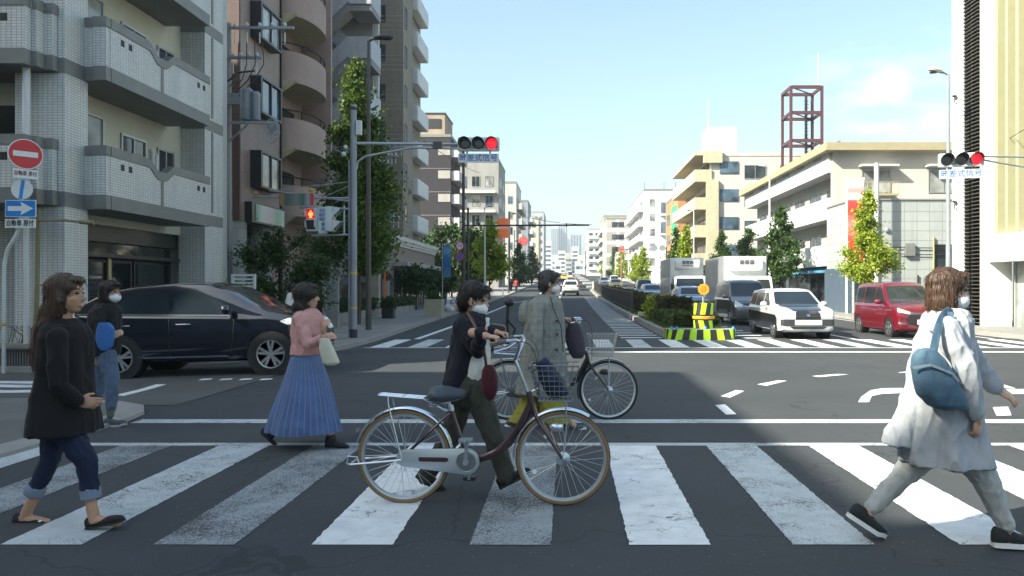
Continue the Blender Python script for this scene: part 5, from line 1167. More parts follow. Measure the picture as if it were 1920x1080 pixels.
for z0, z1, sl_ in ((.32, .56, -.05), (.74, 1.08, .05)):
    m = MB()
    for i in range(nn):
        m.mi = i % 2
        for j in range(4):
            a0 = 2*pi*(i+j/4)/nn; a1 = 2*pi*(i+(j+1)/4)/nn; s0 = sl_*4
            m.add([(xb+.30*cos(a0), 23.2+.3*sin(a0), z0), (xb+.30*cos(a1), 23.2+.3*sin(a1), z0), (xb+.30*cos(a1+s0), 23.2+.3*sin(a1+s0), z1), (xb+.30*cos(a0+s0), 23.2+.3*sin(a0+s0), z1)], [(0,1,2,3)])
    part('stripes', m, [M_LIME, M_BLK], T, smooth=True)
m = MB(); m.cyl((xb, 23.2, .5), (xb, 23.2, 1.06), .285, n=24); part('core', m, M_BLK, T, smooth=True)
m = MB(); m.lathe((xb, 23.2, .645), [(.2,-.05),(.33,-.045),(.34,0),(.33,.045),(.2,.05)], 24); part('ring', m, MAT('amber_ring', (.65,.30,.02), .4), T, smooth=True)
m = MB(); m.cyl((xb, 23.25, 1.06), (xb, 23.25, 1.5), .03, n=8); part('post', m, M_STEEL, T); m = MB(); pr_ = []
for i in range(48): a = 2*pi*i/48; r_ = .165+.012*cos(12*a); pr_.append((xb+r_*cos(a), 1.49+r_*sin(a)))
m.prism(pr_, 'xz', 23.17, 23.21); part('marker', m, MAT('orange_marker', (.85,.33,.02), .4), T); m = MB()
for i in range(6): a = 2*pi*i/6; m.bar((xb+.03*cos(a), 23.168, 1.49+.03*sin(a)), (xb+.11*cos(a), 23.168, 1.49+.11*sin(a)), .018)
part('marker_spokes', m, MAT('red_orange', (.7,.14,.02), .4), T)
# ------------------------------------------------------------------ vehicles
def PAINTCAR(name, c, metal=.3, rough=.25): return MAT(name, c, rough, metal, .04, 2, coat=1.0)
M_TYRE = MAT('tyre_rubber', (.018, .018, .019), .8, var=.2); M_RIM = MAT('alloy_rim', (.46, .47, .48), .3, .8, .06); M_CHROME = MAT('chrome', (.65, .67, .70), .15, 1, .03); M_PLAST = MAT('black_plastic', (.018, .018, .019), .5)
G_CAR = GLASS('car_glass', (.012, .018, .022), .08, .3); M_LAMPG = MAT('headlight_glass', (.55, .58, .60), .1, .3, .25, 14); M_PLATE = MAT('number_plate', (.66, .67, .66), .5, var=.06); M_TAIL = MAT('tail_light', (.38, .02, .02), .2)
def smooth_prof(tab, w=.07):
    def f(x): return sum(interp(tab, x+d*w) for d in (-1, -.5, 0, .5, 1))/5
    return f
def rpoly(pts, r, n=4):
    o = []; k = len(pts)
    for i in range(k):
        p, a, b = Vector(pts[i]), Vector(pts[i-1]), Vector(pts[(i+1) % k]); u = (a-p); v = (b-p); q = min(r, u.length*.45, v.length*.45); s, e = p+u.normalized()*q, p+v.normalized()*q
        for j in range(n+1):
            t = j/n; o.append(tuple((1-t)*(1-t)*s+2*t*(1-t)*p+t*t*e))
    return o
def projected(bvh, poly, d, off=.005, maxe=.07):
    """lay a 2-D outline onto the body: d 'L'/'R' side (x,z), 'F'/'B' front/back (y,z), 'T' top (x,y)"""
    bm = bmesh.new(); vs = [bm.verts.new((p[0], p[1], 0)) for p in poly]; f = bm.faces.new(vs); bmesh.ops.triangulate(bm, faces=[f])
    for _ in range(5):
        es = [e for e in bm.edges if e.calc_length() > maxe]
        if not es: break
        bmesh.ops.subdivide_edges(bm, edges=es, cuts=1); bmesh.ops.triangulate(bm, faces=bm.faces[:])
    D = {'L': Vector((0,-1,0)), 'R': Vector((0,1,0)), 'F': Vector((-1,0,0)), 'B': Vector((1,0,0)), 'T': Vector((0,0,-1))}[d]
    for v in bm.verts:
        a, b = v.co.x, v.co.y
        o = Vector((a, 0, b)) if d in 'LR' else Vector((0, a, b)) if d in 'FB' else Vector((a, b, 0))
        h = bvh.ray_cast(o-D*6, D)
        v.co = (h[0]-D*off) if h[0] is not None else (o-D*.5)
    mb = MB(); bm.verts.index_update(); mb.add([v.co.copy() for v in bm.verts], [[v.index for v in f.verts] for f in bm.faces]); bm.free(); return mb
def wheel(parent, x, y, r, w, side, spokes=5, rim=M_RIM, detail=True, rr=.68):
    T = MB(); ri = r*rr
    T.lathe((x, y, r), [(ri, -w/2), (r*.9, -w/2), (r*.98, -w*.38), (r, -w*.2), (r, w*.2), (r*.98, w*.38), (r*.9, w/2), (ri, w/2)], 36, 'y'); t = part('wheel', T, M_TYRE, parent, True, False)
    if not detail:
        m = MB(); m.lathe((x, y+side*w*.45, r), [(.01, side*.02), (ri*.8, side*.015), (ri, 0)], 20, 'y'); part('rim', m, rim, t, True, False); return
    m = MB(); s = side; yo = y+s*w*.5
    m.lathe((x, yo, r), [(ri*1.01, 0), (ri*1.0, s*.008), (ri*.92, s*.004), (ri*.9, -s*.05), (ri*.9, -s*.12)], 36, 'y')
    m.lathe((x, yo, r), [(.002, s*.004), (ri*.18, s*.002), (ri*.22, -s*.02)], 16, 'y')
    for k in range(spokes):
        a = 2*pi*k/spokes+.3
        for da in (-.13, .13):
            p0 = Vector((x+ri*.15*cos(a+da), yo-s*.012, r+ri*.15*sin(a+da))); p1 = Vector((x+ri*.93*cos(a+da*1.55), yo-s*.006, r+ri*.93*sin(a+da*1.55))); m.bar(p0, p1, ri*.19, .025, (0, 1, 0))
    part('rim', m, rim, t, 30, False); m = MB(); m.lathe((x, yo-s*.07, r), [(.01, 0), (ri*.88, 0)], 24, 'y'); part('brake_disc', m, MAT('dark_brake', (.05,.05,.05), .5, .5), t, False, False)
def car(name, label, cat, loc, rz, L, W, top, belt, paint, wb, wr, zb=.2, tum=.30, side_glass=(), ws=None, front=(), rear=(), side=(), wheels=True, spokes=5, group=None, ry=0, crown=.03, wx=0, detail=True, mirror=None, rimm=M_RIM, nose=.06, ws_back=None, topm=()):
    T = thing(name, label, cat, loc, rz, group); T.rotation_euler = (0, ry, rz)
    f = smooth_prof(top); h = L/2; st = [-h, -h+.02, -h+.07, -h+.15]; x = -h+.22
    while x < h-.2: st.append(x); x += .09
    st += [h-.15, h-.07, h-.02, h]; rings = []
    for x in st:
        e = max(0, (abs(x)-(h-.3))/.3); hw = W/2*(1-.13*e**2.2); zt = f(x)-(.035 if abs(x) > h-.001 else .012 if abs(x) > h-.03 else 0)
        b = zb+(.05 if abs(x) > h-.001 else .02 if abs(x) > h-.03 else 0)+.06*e*e; bl = min(belt(x) if callable(belt) else belt, zt-.012)
        hw2 = hw-.03; P_ = [(0, b), (hw*.8, b), (hw*.955, b+.05), (hw*.985, b+.16), (hw, b+.35*(bl-b)), (hw, b+.7*(bl-b)), (hw-.006, bl-.03), (hw2, bl)]
        g = max(0, zt-bl); rr_ = min(.09, g*.5)
        for t in (.3, .65, 1): z = bl+(g-rr_)*t; P_.append((hw2-tum*(z-bl), z))
        yt = hw2-tum*(g-rr_); P_ += [(yt-rr_*.35, zt-rr_*.3), (yt-rr_*1.1-.02, zt), (yt*.5, zt+crown*.75), (0, zt+crown)]
        if abs(x) > h-.001: P_ = [(y*.985, z) for y, z in P_]
        rings.append([(x, y, z) for y, z in P_]+[(x, -y, z) for y, z in P_[-2:0:-1]])
    m = MB(); m.loft(rings); me = m.mesh('body'); fixn(me)
    bm = bmesh.new(); bm.from_mesh(me); bvh = BVHTree.FromBMesh(bm); bm.free()
    if wheels:
        o = bpy.data.objects.new('tmp', me); COL.objects.link(o); cut = MB()
        for sx in (-1, 1):
            for sy in (-1, 1): cut.lathe((wx+sx*wb/2, 0, wr), [(.001, sy*(W/2-.27)), (wr+.055, sy*(W/2-.27)), (wr+.055, sy*(W/2+.2)), (.001, sy*(W/2+.2))], 32, 'y')
        cm = cut.mesh('cut'); fixn(cm); co = bpy.data.objects.new('tmpc', cm); COL.objects.link(co)
        md = o.modifiers.new('b', 'BOOLEAN'); md.operation = 'DIFFERENCE'; md.object = co; md.solver = 'EXACT'
        dg = bpy.context.evaluated_depsgraph_get(); dg.update(); me2 = bpy.data.meshes.new_from_object(o.evaluated_get(dg)); bpy.data.objects.remove(o); bpy.data.objects.remove(co); me = me2; me.name = 'body'; me.materials.clear()
    body = link('body', me, paint, T, 32, False)
    if wheels:
        lin = MB()
        for sx in (-1, 1):
            for sy in (-1, 1):
                c0 = (wx+sx*wb/2, 0, wr); lin.lathe(c0, [(.01, sy*(W/2-.262)), (wr+.05, sy*(W/2-.262)), (wr+.05, sy*(W/2-.012))], 28, 'y'); wheel(T, wx+sx*wb/2, sy*(W/2-.115), wr, .21, sy, spokes, rimm, detail)
        part('wheel_arch', lin, M_PLAST, T, True, False)
    for poly in side_glass:
        for d in 'LR': part('side_window', projected(bvh, rpoly(poly, .05), d, .004), G_CAR, T, 40, False)
    if ws: part('windshield', projected(bvh, rpoly(ws, .07), 'F', .004), G_CAR, T, 40, False)
    if ws_back: part('rear_window', projected(bvh, rpoly(ws_back, .06), 'B', .004), G_CAR, T, 40, False)
    for nm, poly, mt, r_, off in front: part(nm, projected(bvh, rpoly(poly, r_), 'F', off), mt, T, 40, False)
    for nm, poly, mt, r_, off in rear: part(nm, projected(bvh, rpoly(poly, r_), 'B', off), mt, T, 40, False)
    for nm, poly, mt, r_, off in side:
        for d in 'LR': part(nm, projected(bvh, rpoly(poly, r_), d, off), mt, T, 40, False)
    for nm, poly, mt, r_, off in topm: part(nm, projected(bvh, rpoly(poly, r_), 'T', off), mt, T, 40, False)
    if mirror:
        mx_, mz, mt = mirror
        for sy in (-1, 1): m = MB(); m.ell((mx_, sy*(W/2+.10), mz), .07, .115, .085, 14, 10); m.bar((mx_+.03, sy*(W/2-.04), mz-.07), (mx_, sy*(W/2+.04), mz-.05), .04); part('mirror', m, mt, T, True, False)
    return T, bvh
def mir(pts): return [(-y, z) for y, z in pts][::-1]
def both(nm, pts, mt, r_=.03, off=.008): return [(nm, pts, mt, r_, off), (nm, mir(pts), mt, r_, off)]
def sym(half): return half+[(-y, z) for y, z in half[::-1]]

# dark blue crossover waiting across the junction
NAVY = PAINTCAR('dark_navy_paint', (.006, .008, .016), .3, .12)
SX, SY = -6.54, 14.36
car('parked_car', 'dark navy crossover car waiting sideways in the side street behind the walkers', 'car', (SX-.175, SY, -.038), 0, 4.25, 1.80,
    [(-2.125,.95),(-2.06,1.12),(-1.9,1.30),(-1.5,1.52),(-1.0,1.62),(-.2,1.66),(.3,1.64),(.65,1.54),(1.15,1.26),(1.35,1.16),(1.65,1.09),(1.9,1.0),(2.05,.88),(2.125,.74)], lambda x: 1.06-.035*x if x < 1.2 else 1.02-.13*max(0, x-1.4), NAVY, 2.67, .365, .25, .33,
    side_glass=([(-.22,1.10),(-.20,1.50),(.18,1.49),(.62,1.31),(.80,1.13),(.78,1.075)], [(-1.30,1.14),(-1.15,1.36),(-.95,1.48),(-.30,1.505),(-.28,1.105)], [(-1.95,1.17),(-1.55,1.40),(-1.28,1.44),(-1.42,1.15)]),
    ws=sym([(.62,1.16),(.50,1.50)]), front=both('headlight', [(.50,.80),(.86,.93),(.80,1.0),(.5,.88)], M_LAMPG)+[('grille', sym([(.45,.5),(.42,.8)]), M_PLAST, .04, .006), ('number_plate', sym([(.17,.42),(.17,.56)]), M_PLATE, .01, .014)],
    side=[('belt_trim', [(-1.95,1.145),(-1.9,1.165),(.86,1.072),(.86,1.05)], M_CHROME, .005, .009), ('sill_trim', [(-.92,.345),(-.85,.375),(.72,.372),(.80,.34)], MAT('sill_chrome', (.45,.52,.62), .2, .9), .012, .012), ('door_gap', [(-.262,.32),(-.262,1.06),(-.252,1.06),(-.252,.32)], M_PLAST, .001, .004), ('door_gap', [(.83,.4),(.88,1.0),(.89,1.0),(.84,.4)], M_PLAST, .001, .004),
          ('headlight', [(1.68,.94),(1.86,1.0),(1.97,.91),(1.83,.87)], M_LAMPG, .03, .006)], mirror=(.80, 1.17, NAVY), ry=R(-1.6), wx=.175)
h_ = bpy.data.objects['parked_car']
for sy in (-1, 1):
    for x in (-1.08, -.02):
        m = MB(); q = [(x-.13, sy*.885, .925), (x-.09, sy*.935, .93), (x+.09, sy*.935, .93), (x+.13, sy*.885, .925)]; m.tube(q, .014, 8); part('door_handle', m, M_CHROME, h_, True, False)
# white and black compact wagon
WHT = PAINTCAR('white_car_paint', (.55, .56, .56), 0, .3); BLK = PAINTCAR('black_car_paint', (.016, .016, .018), .1, .3); TRIM = MAT('unpainted_black_bumper', (.03, .031, .033), .55)
car('white_wagon', 'white compact wagon with black bonnet and black bumper first in the oncoming lane', 'car', (7.12, 22.75+2.1, 0), R(-90), 4.2, 1.69,
    [(-2.1,1.0),(-2.05,1.3),(-1.9,1.46),(-1.2,1.50),(0,1.50),(.25,1.46),(.98,1.03),(1.1,.98),(1.6,.92),(1.95,.84),(2.08,.74),(2.1,.66)], .92, WHT, 2.55, .29, .2, .30,
    side_glass=([(-.05,.97),(-.05,1.38),(.22,1.38),(.72,1.06),(.75,.97)], [(-1.0,.97),(-1.0,1.38),(-.12,1.38),(-.12,.97)], [(-1.95,1.0),(-1.78,1.36),(-1.08,1.38),(-1.08,.98)]),
    ws=sym([(.69,1.02),(.56,1.42)]),
    front=both('headlight', [(.40,.63),(.40,.77),(.68,.79),(.77,.76),(.77,.62)], M_LAMPG)+[('grille', sym([(.38,.60),(.36,.80),(.30,.84)]), BLK, .02, .006), ('bumper', sym([(.80,.40),(.80,.60)]), TRIM, .02, .012), ('number_plate', sym([(.40,.43),(.40,.58)]), M_PLATE, .01, .02), ('lower_bumper_gap', sym([(.45,.31),(.55,.385)]), M_PLAST, .01, .012), ('badge', [(-.05,.69),(.05,.69),(.05,.75),(-.05,.75)], M_CHROME, .02, .012)],
    side=[('lower_panel', [(-1.85,.27),(-1.85,.80),(1.55,.72),(1.75,.62),(1.75,.27)], BLK, .02, .003)], mirror=(.62, 1.03, WHT), wheels=True, topm=[('bonnet_panel', [(1.05,-.62),(1.98,-.42),(1.98,.42),(1.05,.62)], BLK, .05, .004)], rimm=M_RIM)
# red tall kei wagon
RED = PAINTCAR('red_car_paint', (.15, .008, .018), .2, .25)
car('red_minicar', 'red tall boxy minicar at the right beside the walker in grey', 'car', (10.75, 23.3+1.8, 0), R(-90), 3.65, 1.6,
    [(-1.82,1.1),(-1.78,1.5),(-1.65,1.66),(-1,1.71),(.2,1.71),(.45,1.66),(.98,1.12),(1.1,1.06),(1.5,1.0),(1.72,.92),(1.82,.76)], .98, RED, 2.45, .29, .18, .2,
    side_glass=([(.05,1.03),(.05,1.56),(.38,1.55),(.82,1.14),(.84,1.03)], [(-.85,1.03),(-.85,1.57),(-.02,1.56),(-.02,1.03)], [(-1.7,1.05),(-1.62,1.52),(-.93,1.57),(-.93,1.04)]),
    ws=sym([(.68,1.08),(.58,1.60)]), front=both('headlight', [(.36,.72),(.36,.80),(.72,.93),(.74,.80)], M_LAMPG)+[('chrome_bar', sym([(.40,.72),(.38,.78)]), M_CHROME, .015, .012), ('grille', sym([(.42,.40),(.50,.58),(.40,.70)]), M_PLAST, .03, .006), ('number_plate', sym([(.17,.42),(.17,.57)]), M_PLATE, .01, .016)]+both('fog_light', [(.52,.42),(.52,.45),(.72,.50),(.74,.44)], M_CHROME, .01), side=[('door_gap', [(-.45,.3),(-.45,1.0),(-.44,1.0),(-.44,.3)], M_PLAST, .001, .004)], mirror=(.72, 1.1, RED))
# grey minivan
GRY = PAINTCAR('grey_car_paint', (.13, .135, .15), .5, .25)
def van(name, label, loc, paint, rz=R(-90)):
    return car(name, label, 'car', loc, rz, 4.4, 1.7, [(-2.2,1.2),(-2.15,1.6),(-2.0,1.78),(-1.2,1.85),(0,1.85),(.45,1.78),(1.3,1.18),(1.45,1.10),(1.85,1.0),(2.08,.88),(2.2,.70)], 1.04, paint, 2.7, .31, .2, .2,
    side_glass=([(.25,1.1),(.25,1.64),(.5,1.64),(1.05,1.22),(1.05,1.1)], [(-.8,1.1),(-.8,1.66),(.17,1.65),(.17,1.1)], [(-2.0,1.12),(-1.85,1.62),(-.88,1.66),(-.88,1.1)]),
    ws=sym([(.74,1.16),(.62,1.72)]), front=both('headlight', [(.50,.74),(.44,.82),(.72,1.0),(.79,.86),(.78,.74)], M_LAMPG)+[('grille', [(-.46,.80),(0,.70),(.46,.80),(.40,.88),(-.40,.88)], M_PLAST, .02, .006), ('chrome_bar', [(-.52,.80),(0,.655),(.52,.80),(.50,.83),(0,.70),(-.50,.83)], M_CHROME, .005, .012), ('badge', [(-.07,.74),(.07,.74),(.07,.85),(-.07,.85)], M_CHROME, .04, .014), ('number_plate', sym([(.2,.46),(.2,.60)]), M_PLATE, .01, .016), ('lower_grille', sym([(.60,.32),(.66,.42)]), M_PLAST, .02, .006), ('lower_trim', sym([(.72,.27),(.72,.295)]), M_CHROME, .005, .012)], mirror=(1.0, 1.15, paint))
van('grey_minivan', 'dark grey minivan between the white wagon and the front delivery truck', (7.45, 30.6+2.2, .03), GRY)
# delivery trucks
WTR = PAINTCAR('white_truck_paint', (.66, .68, .68), 0, .35); SILB = MAT('silver_box_side', (.42,.44,.46), .35, .5, .15, .8)
def truck(label, loc, W, H, L, cab, style):
    T = thing('delivery_truck', label, 'truck', loc, R(-90))
    m = MB(); m.box(-L, -.55, -W/2, W/2, .85, H); part('cargo_box', m, SILB if style else WTR, T, False, False, bevel=.03)
    m = MB(); m.box(-.548, -.535, -W/2+.04, W/2-.04, .9, H-.03); part('box_front', m, WTR, T, False, False)
    m = MB(); m.loft([[( -.53, s*W*.36, H-.08), (-.53, s*W*.36, H-.78)] if 0 else [(x, -W*.36, z) for x, z in ((-.53, H-.10), (-.18, H-.13), (-.10, H-.3), (-.12, H-.62), (-.3, H-.74), (-.53, H-.76))]] + [[(x, W*.36, z) for x, z in ((-.53, H-.10), (-.18, H-.13), (-.10, H-.3), (-.12, H-.62), (-.3, H-.74), (-.53, H-.76))]]); part('refrigeration_unit', m, WTR, T, False, False, bevel=.03)
    m = MB()
    for j in range(4):
        for i in range(3):
            if style and j == 3: continue
            y0 = -W*.17+i*W*.115; zz = H-.22-j*.075-(.06 if j == 3 else 0); m.box(-.135, -.085, y0+.01, y0+W*.10, zz-.04, zz)
    part('vent_grille', m, M_PLAST, T, False, False)
    pf = [(-.45,.55),(1.05,.55),(1.12,.62),(1.13,1.0),(1.08,1.15),(.72,cab-.1),(.55,cab),(-.45,cab)]
    m = MB(); m.prism(pf, 'xz', -W*.46, W*.46); c_ = part('cab', m, WTR, T, 30, False, bevel=.05)
    me = m.mesh('x'); fixn(me); bm = bmesh.new(); bm.from_mesh(me); bv = BVHTree.FromBMesh(bm); bm.free()
    part('windshield', projected(bv, rpoly(sym([(W*.42,1.22),(W*.39,cab-.17)]), .06), 'F', .008), G_CAR, T, 40, False)
    for d in 'LR': part('side_window', projected(bv, rpoly([(0,1.25),(0,cab-.2),(.52,cab-.22),(.86,1.25)], .05), d, .008), G_CAR, T, 40, False)
    for s in (-1, 1):
        part('headlight', projected(bv, rpoly([(s*W*.27,.70),(s*W*.27,.80),(s*W*.43,.95),(s*W*.44,.72)], .03), 'F', .008), M_LAMPG, T, 40, False)
        m = MB(); m.box(.95, 1.02, s*W*.5, s*W*.5+s*.17, 1.25, 1.62); m.tube([(1.0, s*W*.46, 1.7), (1.02, s*W*.56, 1.68), (1.0, s*W*.55, 1.2)], .015, 6); part('mirror', m, M_PLAST, T, False, False, bevel=.02)
    part('grille', projected(bv, rpoly(sym([(W*.25,.86),(W*.25,.93)]), .01), 'F', .006), M_PLAST, T, 40, False)
    part('number_plate', projected(bv, rpoly(sym([(.2,.60),(.2,.76)]), .01), 'F', .012), M_PLATE, T, 40, False)
    m = MB(); m.box(1.0, 1.2, -W*.46, W*.46, .38, .6); part('bumper', m, WTR, T, False, False, bevel=.03)
    m = MB(); m.box(-L+.2, .9, -.4, .4, .45, .84); part('chassis', m, M_PLAST, T, False, False)
    for y in (-.17, .17): m = MB(); m.bar((1.06, y*W, 1.24), (1.04, y*W+.4, 1.28), .015); part('wiper', m, M_PLAST, T, False, False)
    for x in (.35, -L+1.1):
        for s in (-1, 1): wheel(T, x, s*(W/2-.2), .37, .24, s, 5, M_RIM, False)
    return T
truck('white refrigerated delivery truck right behind the grey minivan', (8.75, 37.4, .06), 2.15, 3.05, 5.6, 2.05, 1)
truck('white refrigerated truck further back, left of the other delivery truck', (7.85, 50.2, .17), 2.2, 3.35, 6, 2.15, 0)
# other cars
def sedan(name, label, x, y, paint, rz=R(-90), kind='car', hh=1.0, tail=False, group=None, yel=False):
    fr = both('headlight', [(.45,.62),(.45,.72),(.74,.78),(.76,.66)], M_LAMPG)+[('grille', sym([(.38,.5),(.4,.66)]), M_PLAST, .03, .006), ('number_plate', sym([(.17,.36),(.17,.48)]), M_PLATE, .01, .014)]
    re = both('tail_light', [(.55,.82),(.55,.98),(.78,1.0),(.80,.80)], M_TAIL)+[('number_plate', sym([(.2,.72),(.2,.86)]), M_PLATE, .01, .014), ('bumper', sym([(.8,.3),(.8,.5)]), M_PLAST, .03, .01)]
    return car(name, label, kind, (x, y, gz(0, y)), rz, 4.3, 1.72, [(-2.15,.9),(-2.1,1.15*hh),(-1.75,1.42*hh),(-1.2,1.5*hh),(-.1,1.5*hh),(.3,1.42*hh),(1.05,.98),(1.7,.9),(2.05,.8),(2.15,.66)], .92, paint, 2.6, .31, .2, .3, side_glass=([(-.1,.97),(-.1,1.36*hh),(.25,1.35*hh),(.75,1.04),(.78,.97)], [(-1.5,.99),(-1.2,1.34*hh),(-.18,1.37*hh),(-.18,.97)]), ws=sym([(.66,1.03),(.55,1.4*hh)]), ws_back=sym([(.62,1.06),(.52,1.38*hh)]), front=fr, rear=re, detail=False, mirror=(.6, 1.03, paint), group=group)
LBLU = PAINTCAR('pale_blue_paint', (.20,.30,.42), .3, .25)
sedan('blue_car', 'pale blue car peeking out between the two delivery trucks', PX(1303, 44), 44+2, LBLU)
sedan('blue_car', 'small blue car front just left of the farther truck', PX(1227, 62), 62+2, LBLU)
sedan('black_minivan', 'black minivan beyond the farther truck in the oncoming lane', PX(1212, 72), 72+2, BLK, hh=1.22)
car('white_crossover', 'white crossover driving away ahead on the left carriageway', 'car', (.30, 83.5, gz(0, 81.3)), R(90), 4.4, 1.8, [(-2.2,1.0),(-2.12,1.3),(-1.95,1.60),(-1.2,1.72),(.2,1.70),(.6,1.55),(1.2,1.12),(1.9,1.0),(2.1,.9),(2.2,.7)], 1.02, WHT, 2.65, .35, .3, .28,
    side_glass=([(-1.7,1.1),(-1.4,1.5),(.3,1.52),(.9,1.1)],), ws_back=sym([(.66,1.18),(.56,1.56)]), rear=both('tail_light', [(.62,.95),(.60,1.16),(.80,1.18),(.84,.98)], M_TAIL)+[('number_plate', sym([(.22,.82),(.22,.96)]), M_PLATE, .01, .014), ('bumper', sym([(.84,.36),(.84,.60)]), M_PLAST, .03, .012)], detail=False, mirror=(.8, 1.15, WHT))
YELC = PAINTCAR('yellow_car_paint', (.6,.42,.04), 0, .3)
sedan('black_car', 'dark car ahead of the white crossover to its left', PX(1052, 112), 112, BLK, R(90)); sedan('yellow_car', 'tan taxi ahead of the white crossover', PX(1071, 120), 120, PAINTCAR('tan_paint', (.35,.22,.08), 0, .3), R(90), hh=1.1)
sedan('yellow_car', 'yellow car far ahead in the left carriageway', PX(1058, 190), 190, YELC, R(90)); sedan('white_van', 'white van far ahead in the middle of the road end', PX(1069, 230), 230, WHT, R(90), hh=1.5)
sedan('grey_car', 'grey car far ahead at the left of the road end', PX(1050, 260), 260, GRY, R(90)); sedan('white_car', 'pale car farthest ahead at the left of the road end', PX(1047, 330), 330, WHT, R(90))
sedan('white_car', 'white oncoming car left of the pair beyond the railing', PX(1134, 128), 130, WHT); sedan('white_van', 'white oncoming van right of the pair beyond the railing', PX(1153, 122), 124, WHT, hh=1.25)
sedan('yellow_car', 'yellow oncoming car below the white van beyond the railing', PX(1156, 105), 107, PAINTCAR('olive_yellow_paint', (.3,.24,.05), 0, .3))
# ------------------------------------------------------------------ bicycles (local: forward +x, ground z=0, rear hub at x=0)
M_TAN = MAT('tan_tyre_wall', (.20, .125, .06), .7, var=.1); M_SILV = MAT('silver_alloy', (.50, .56, .62), .3, .75, .06, 4); M_GUARD = MAT('polished_guard', (.55, .62, .70), .22, .85, .06, 3); M_SPOKE = MAT('steel_spoke', (.55, .57, .60), .3, .8, .03); M_MAROON = PAINTCAR('maroon_frame_paint', (.055, .028, .032), .3, .3); M_BFRM = PAINTCAR('black_frame_paint', (.015, .016, .018), .2, .35)
M_SADDLE = MAT('grey_vinyl_saddle', (.055, .065, .085), .45, bump=.15, bs=150); M_WIRE = MAT('basket_wire', (.20, .22, .24), .35, .7, .05)
def bez(p0, p1, p2, p3, n=12):
    p0, p1, p2, p3 = map(Vector, (p0, p1, p2, p3)); return [(1-t)**3*p0+3*(1-t)**2*t*p1+3*(1-t)*t*t*p2+t**3*p3 for t in [i/n for i in range(n+1)]]
def bicycle(label, loc, rz, frame, guard, tanwall, basketm, RW=.335, wbase=1.13, rear_basket=False, steer=0):
    T = thing('bicycle', label, 'bicycle', loc, rz); hubs = (0.0, wbase)
    for k, hx in enumerate(hubs):
        c = (hx, 0, RW); m = MB(); mi, ro = .0165, RW
        m.lathe(c, [(ro-.030, -.012), (ro-.016, -.0175), (ro-.006, -.013)], 64, 'y'); m.lathe(c, [(ro-.006, .013), (ro-.016, .0175), (ro-.030, .012)], 64, 'y')
        m.mi = 1; m.lathe(c, [(ro-.006, -.013), (ro-.001, -.008), (ro, 0), (ro-.001, .008), (ro-.006, .013)], 64, 'y')
        q = MB(); q.v, q.f, q.m = m.v, [f for f in m.f if len(f) < 20], [mm_ for f, mm_ in zip(m.f, m.m) if len(f) < 20]
        w = part('wheel', q, [M_TAN if tanwall else M_TYRE, M_TYRE], T, 'all', False)
        m = MB(); prof = [(ro-.026, -.012), (ro-.026, .012), (ro-.045, .010), (ro-.052, 0), (ro-.045, -.010), (ro-.026, -.012)]; m.lathe(c, prof, 64, 'y'); q = MB(); q.v, q.f, q.m = m.v, [f for f in m.f if len(f) < 20], [0]*10000; q.m = q.m[:len(q.f)]; part('rim', q, M_SILV, w, 30, False)
        m = MB()
        for i in range(32):
            a = 2*pi*i/32; s = 1 if i % 2 else -1; a2 = a+(.9 if (i//2) % 2 else -.9); m.tube([(hx+.022*cos(a2), s*.028, RW+.022*sin(a2)), (hx+(ro-.05)*cos(a), s*.004, RW+(ro-.05)*sin(a))], .0016, 4)
        part('spokes', m, M_SPOKE, w, True, False)
        m = MB(); m.lathe(c, [(.004, -.06), (.02, -.05), (.022, -.035), (.028, -.03), (.016, -.02), (.016, .02), (.028, .03), (.022, .035), (.02, .05), (.004, .06)] if k == 0 else [(.004, -.06), (.02, -.055), (.045, -.045), (.05, -.03), (.04, -.02), (.02, .02), (.03, .03), (.02, .05), (.004, .06)], 18, 'y'); part('hub', m, M_SILV, w, True, False)
        g = MB(); r0 = RW+.022; a0, a1 = ((-8, 164) if k == 0 else (58, 196)); rings = []
        for i in range(33):
            a = R(a0+(a1-a0)*i/32); rings.append([(hx+(r0-dr)*cos(a), yy, RW+(r0-dr)*sin(a)) for yy, dr in ((-.027, .016), (-.022, .004), (0, 0), (.022, .004), (.027, .016), (.022, .008), (0, .004), (-.022, .008))])
        g.loft(rings); part('mudguard', g, guard, T, 50, False)
    hx = wbase; BB = Vector((.455, 0, .315)); ST = Vector((.335, 0, .68)); HT = Vector((.885, 0, .79)); HB = Vector((.925, 0, .66))
    m = MB(); main = bez(HT.lerp(HB, .5), HT.lerp(HB, .6)+Vector((-.12, 0, -.24)), (.70, 0, .34), (.475, 0, .325), 16); m.tube(main, [.024]*17, 14); m.tube(bez(HB+Vector((-.01,0,.0)), (.86, 0, .52), (.70, 0, .30), (.46, 0, .305), 14), .016, 10); m.tube([BB, ST], .0165, 12); m.tube([HT+Vector((0,0,.01)), HB], .022, 14)
    for s in (-1, 1): m.tube([(0, s*.055, RW), (.10, s*.05, .43), (.30, s*.022, .62), (.34, 0, .645)], .0095, 8); m.tube([(0, s*.058, RW), (.2, s*.055, .325), (.40, s*.035, .315), (.455, 0, .315)], .011, 8); m.tube(bez((.93, 0, .66), (.945, s*.04, .60), (hx-.10, s*.05, .50), (hx, s*.05, RW), 10), [.015]*6+[.012]*5, 10)
    m.ell(BB, .03, .04, .03); part('frame', m, frame, T, True, False)
    m = MB(); m.tube([ST-Vector((-.0,0,.02)), ST+Vector((-.035, 0, .115))], .013, 10); m.cyl(ST+Vector((.004,-.0,-.02)), ST+Vector((-.004,0,.02)), .021); part('seat_post', m, M_SILV, T, True, False)
    m = MB(); sx = .175; z0 = .76; secs = []
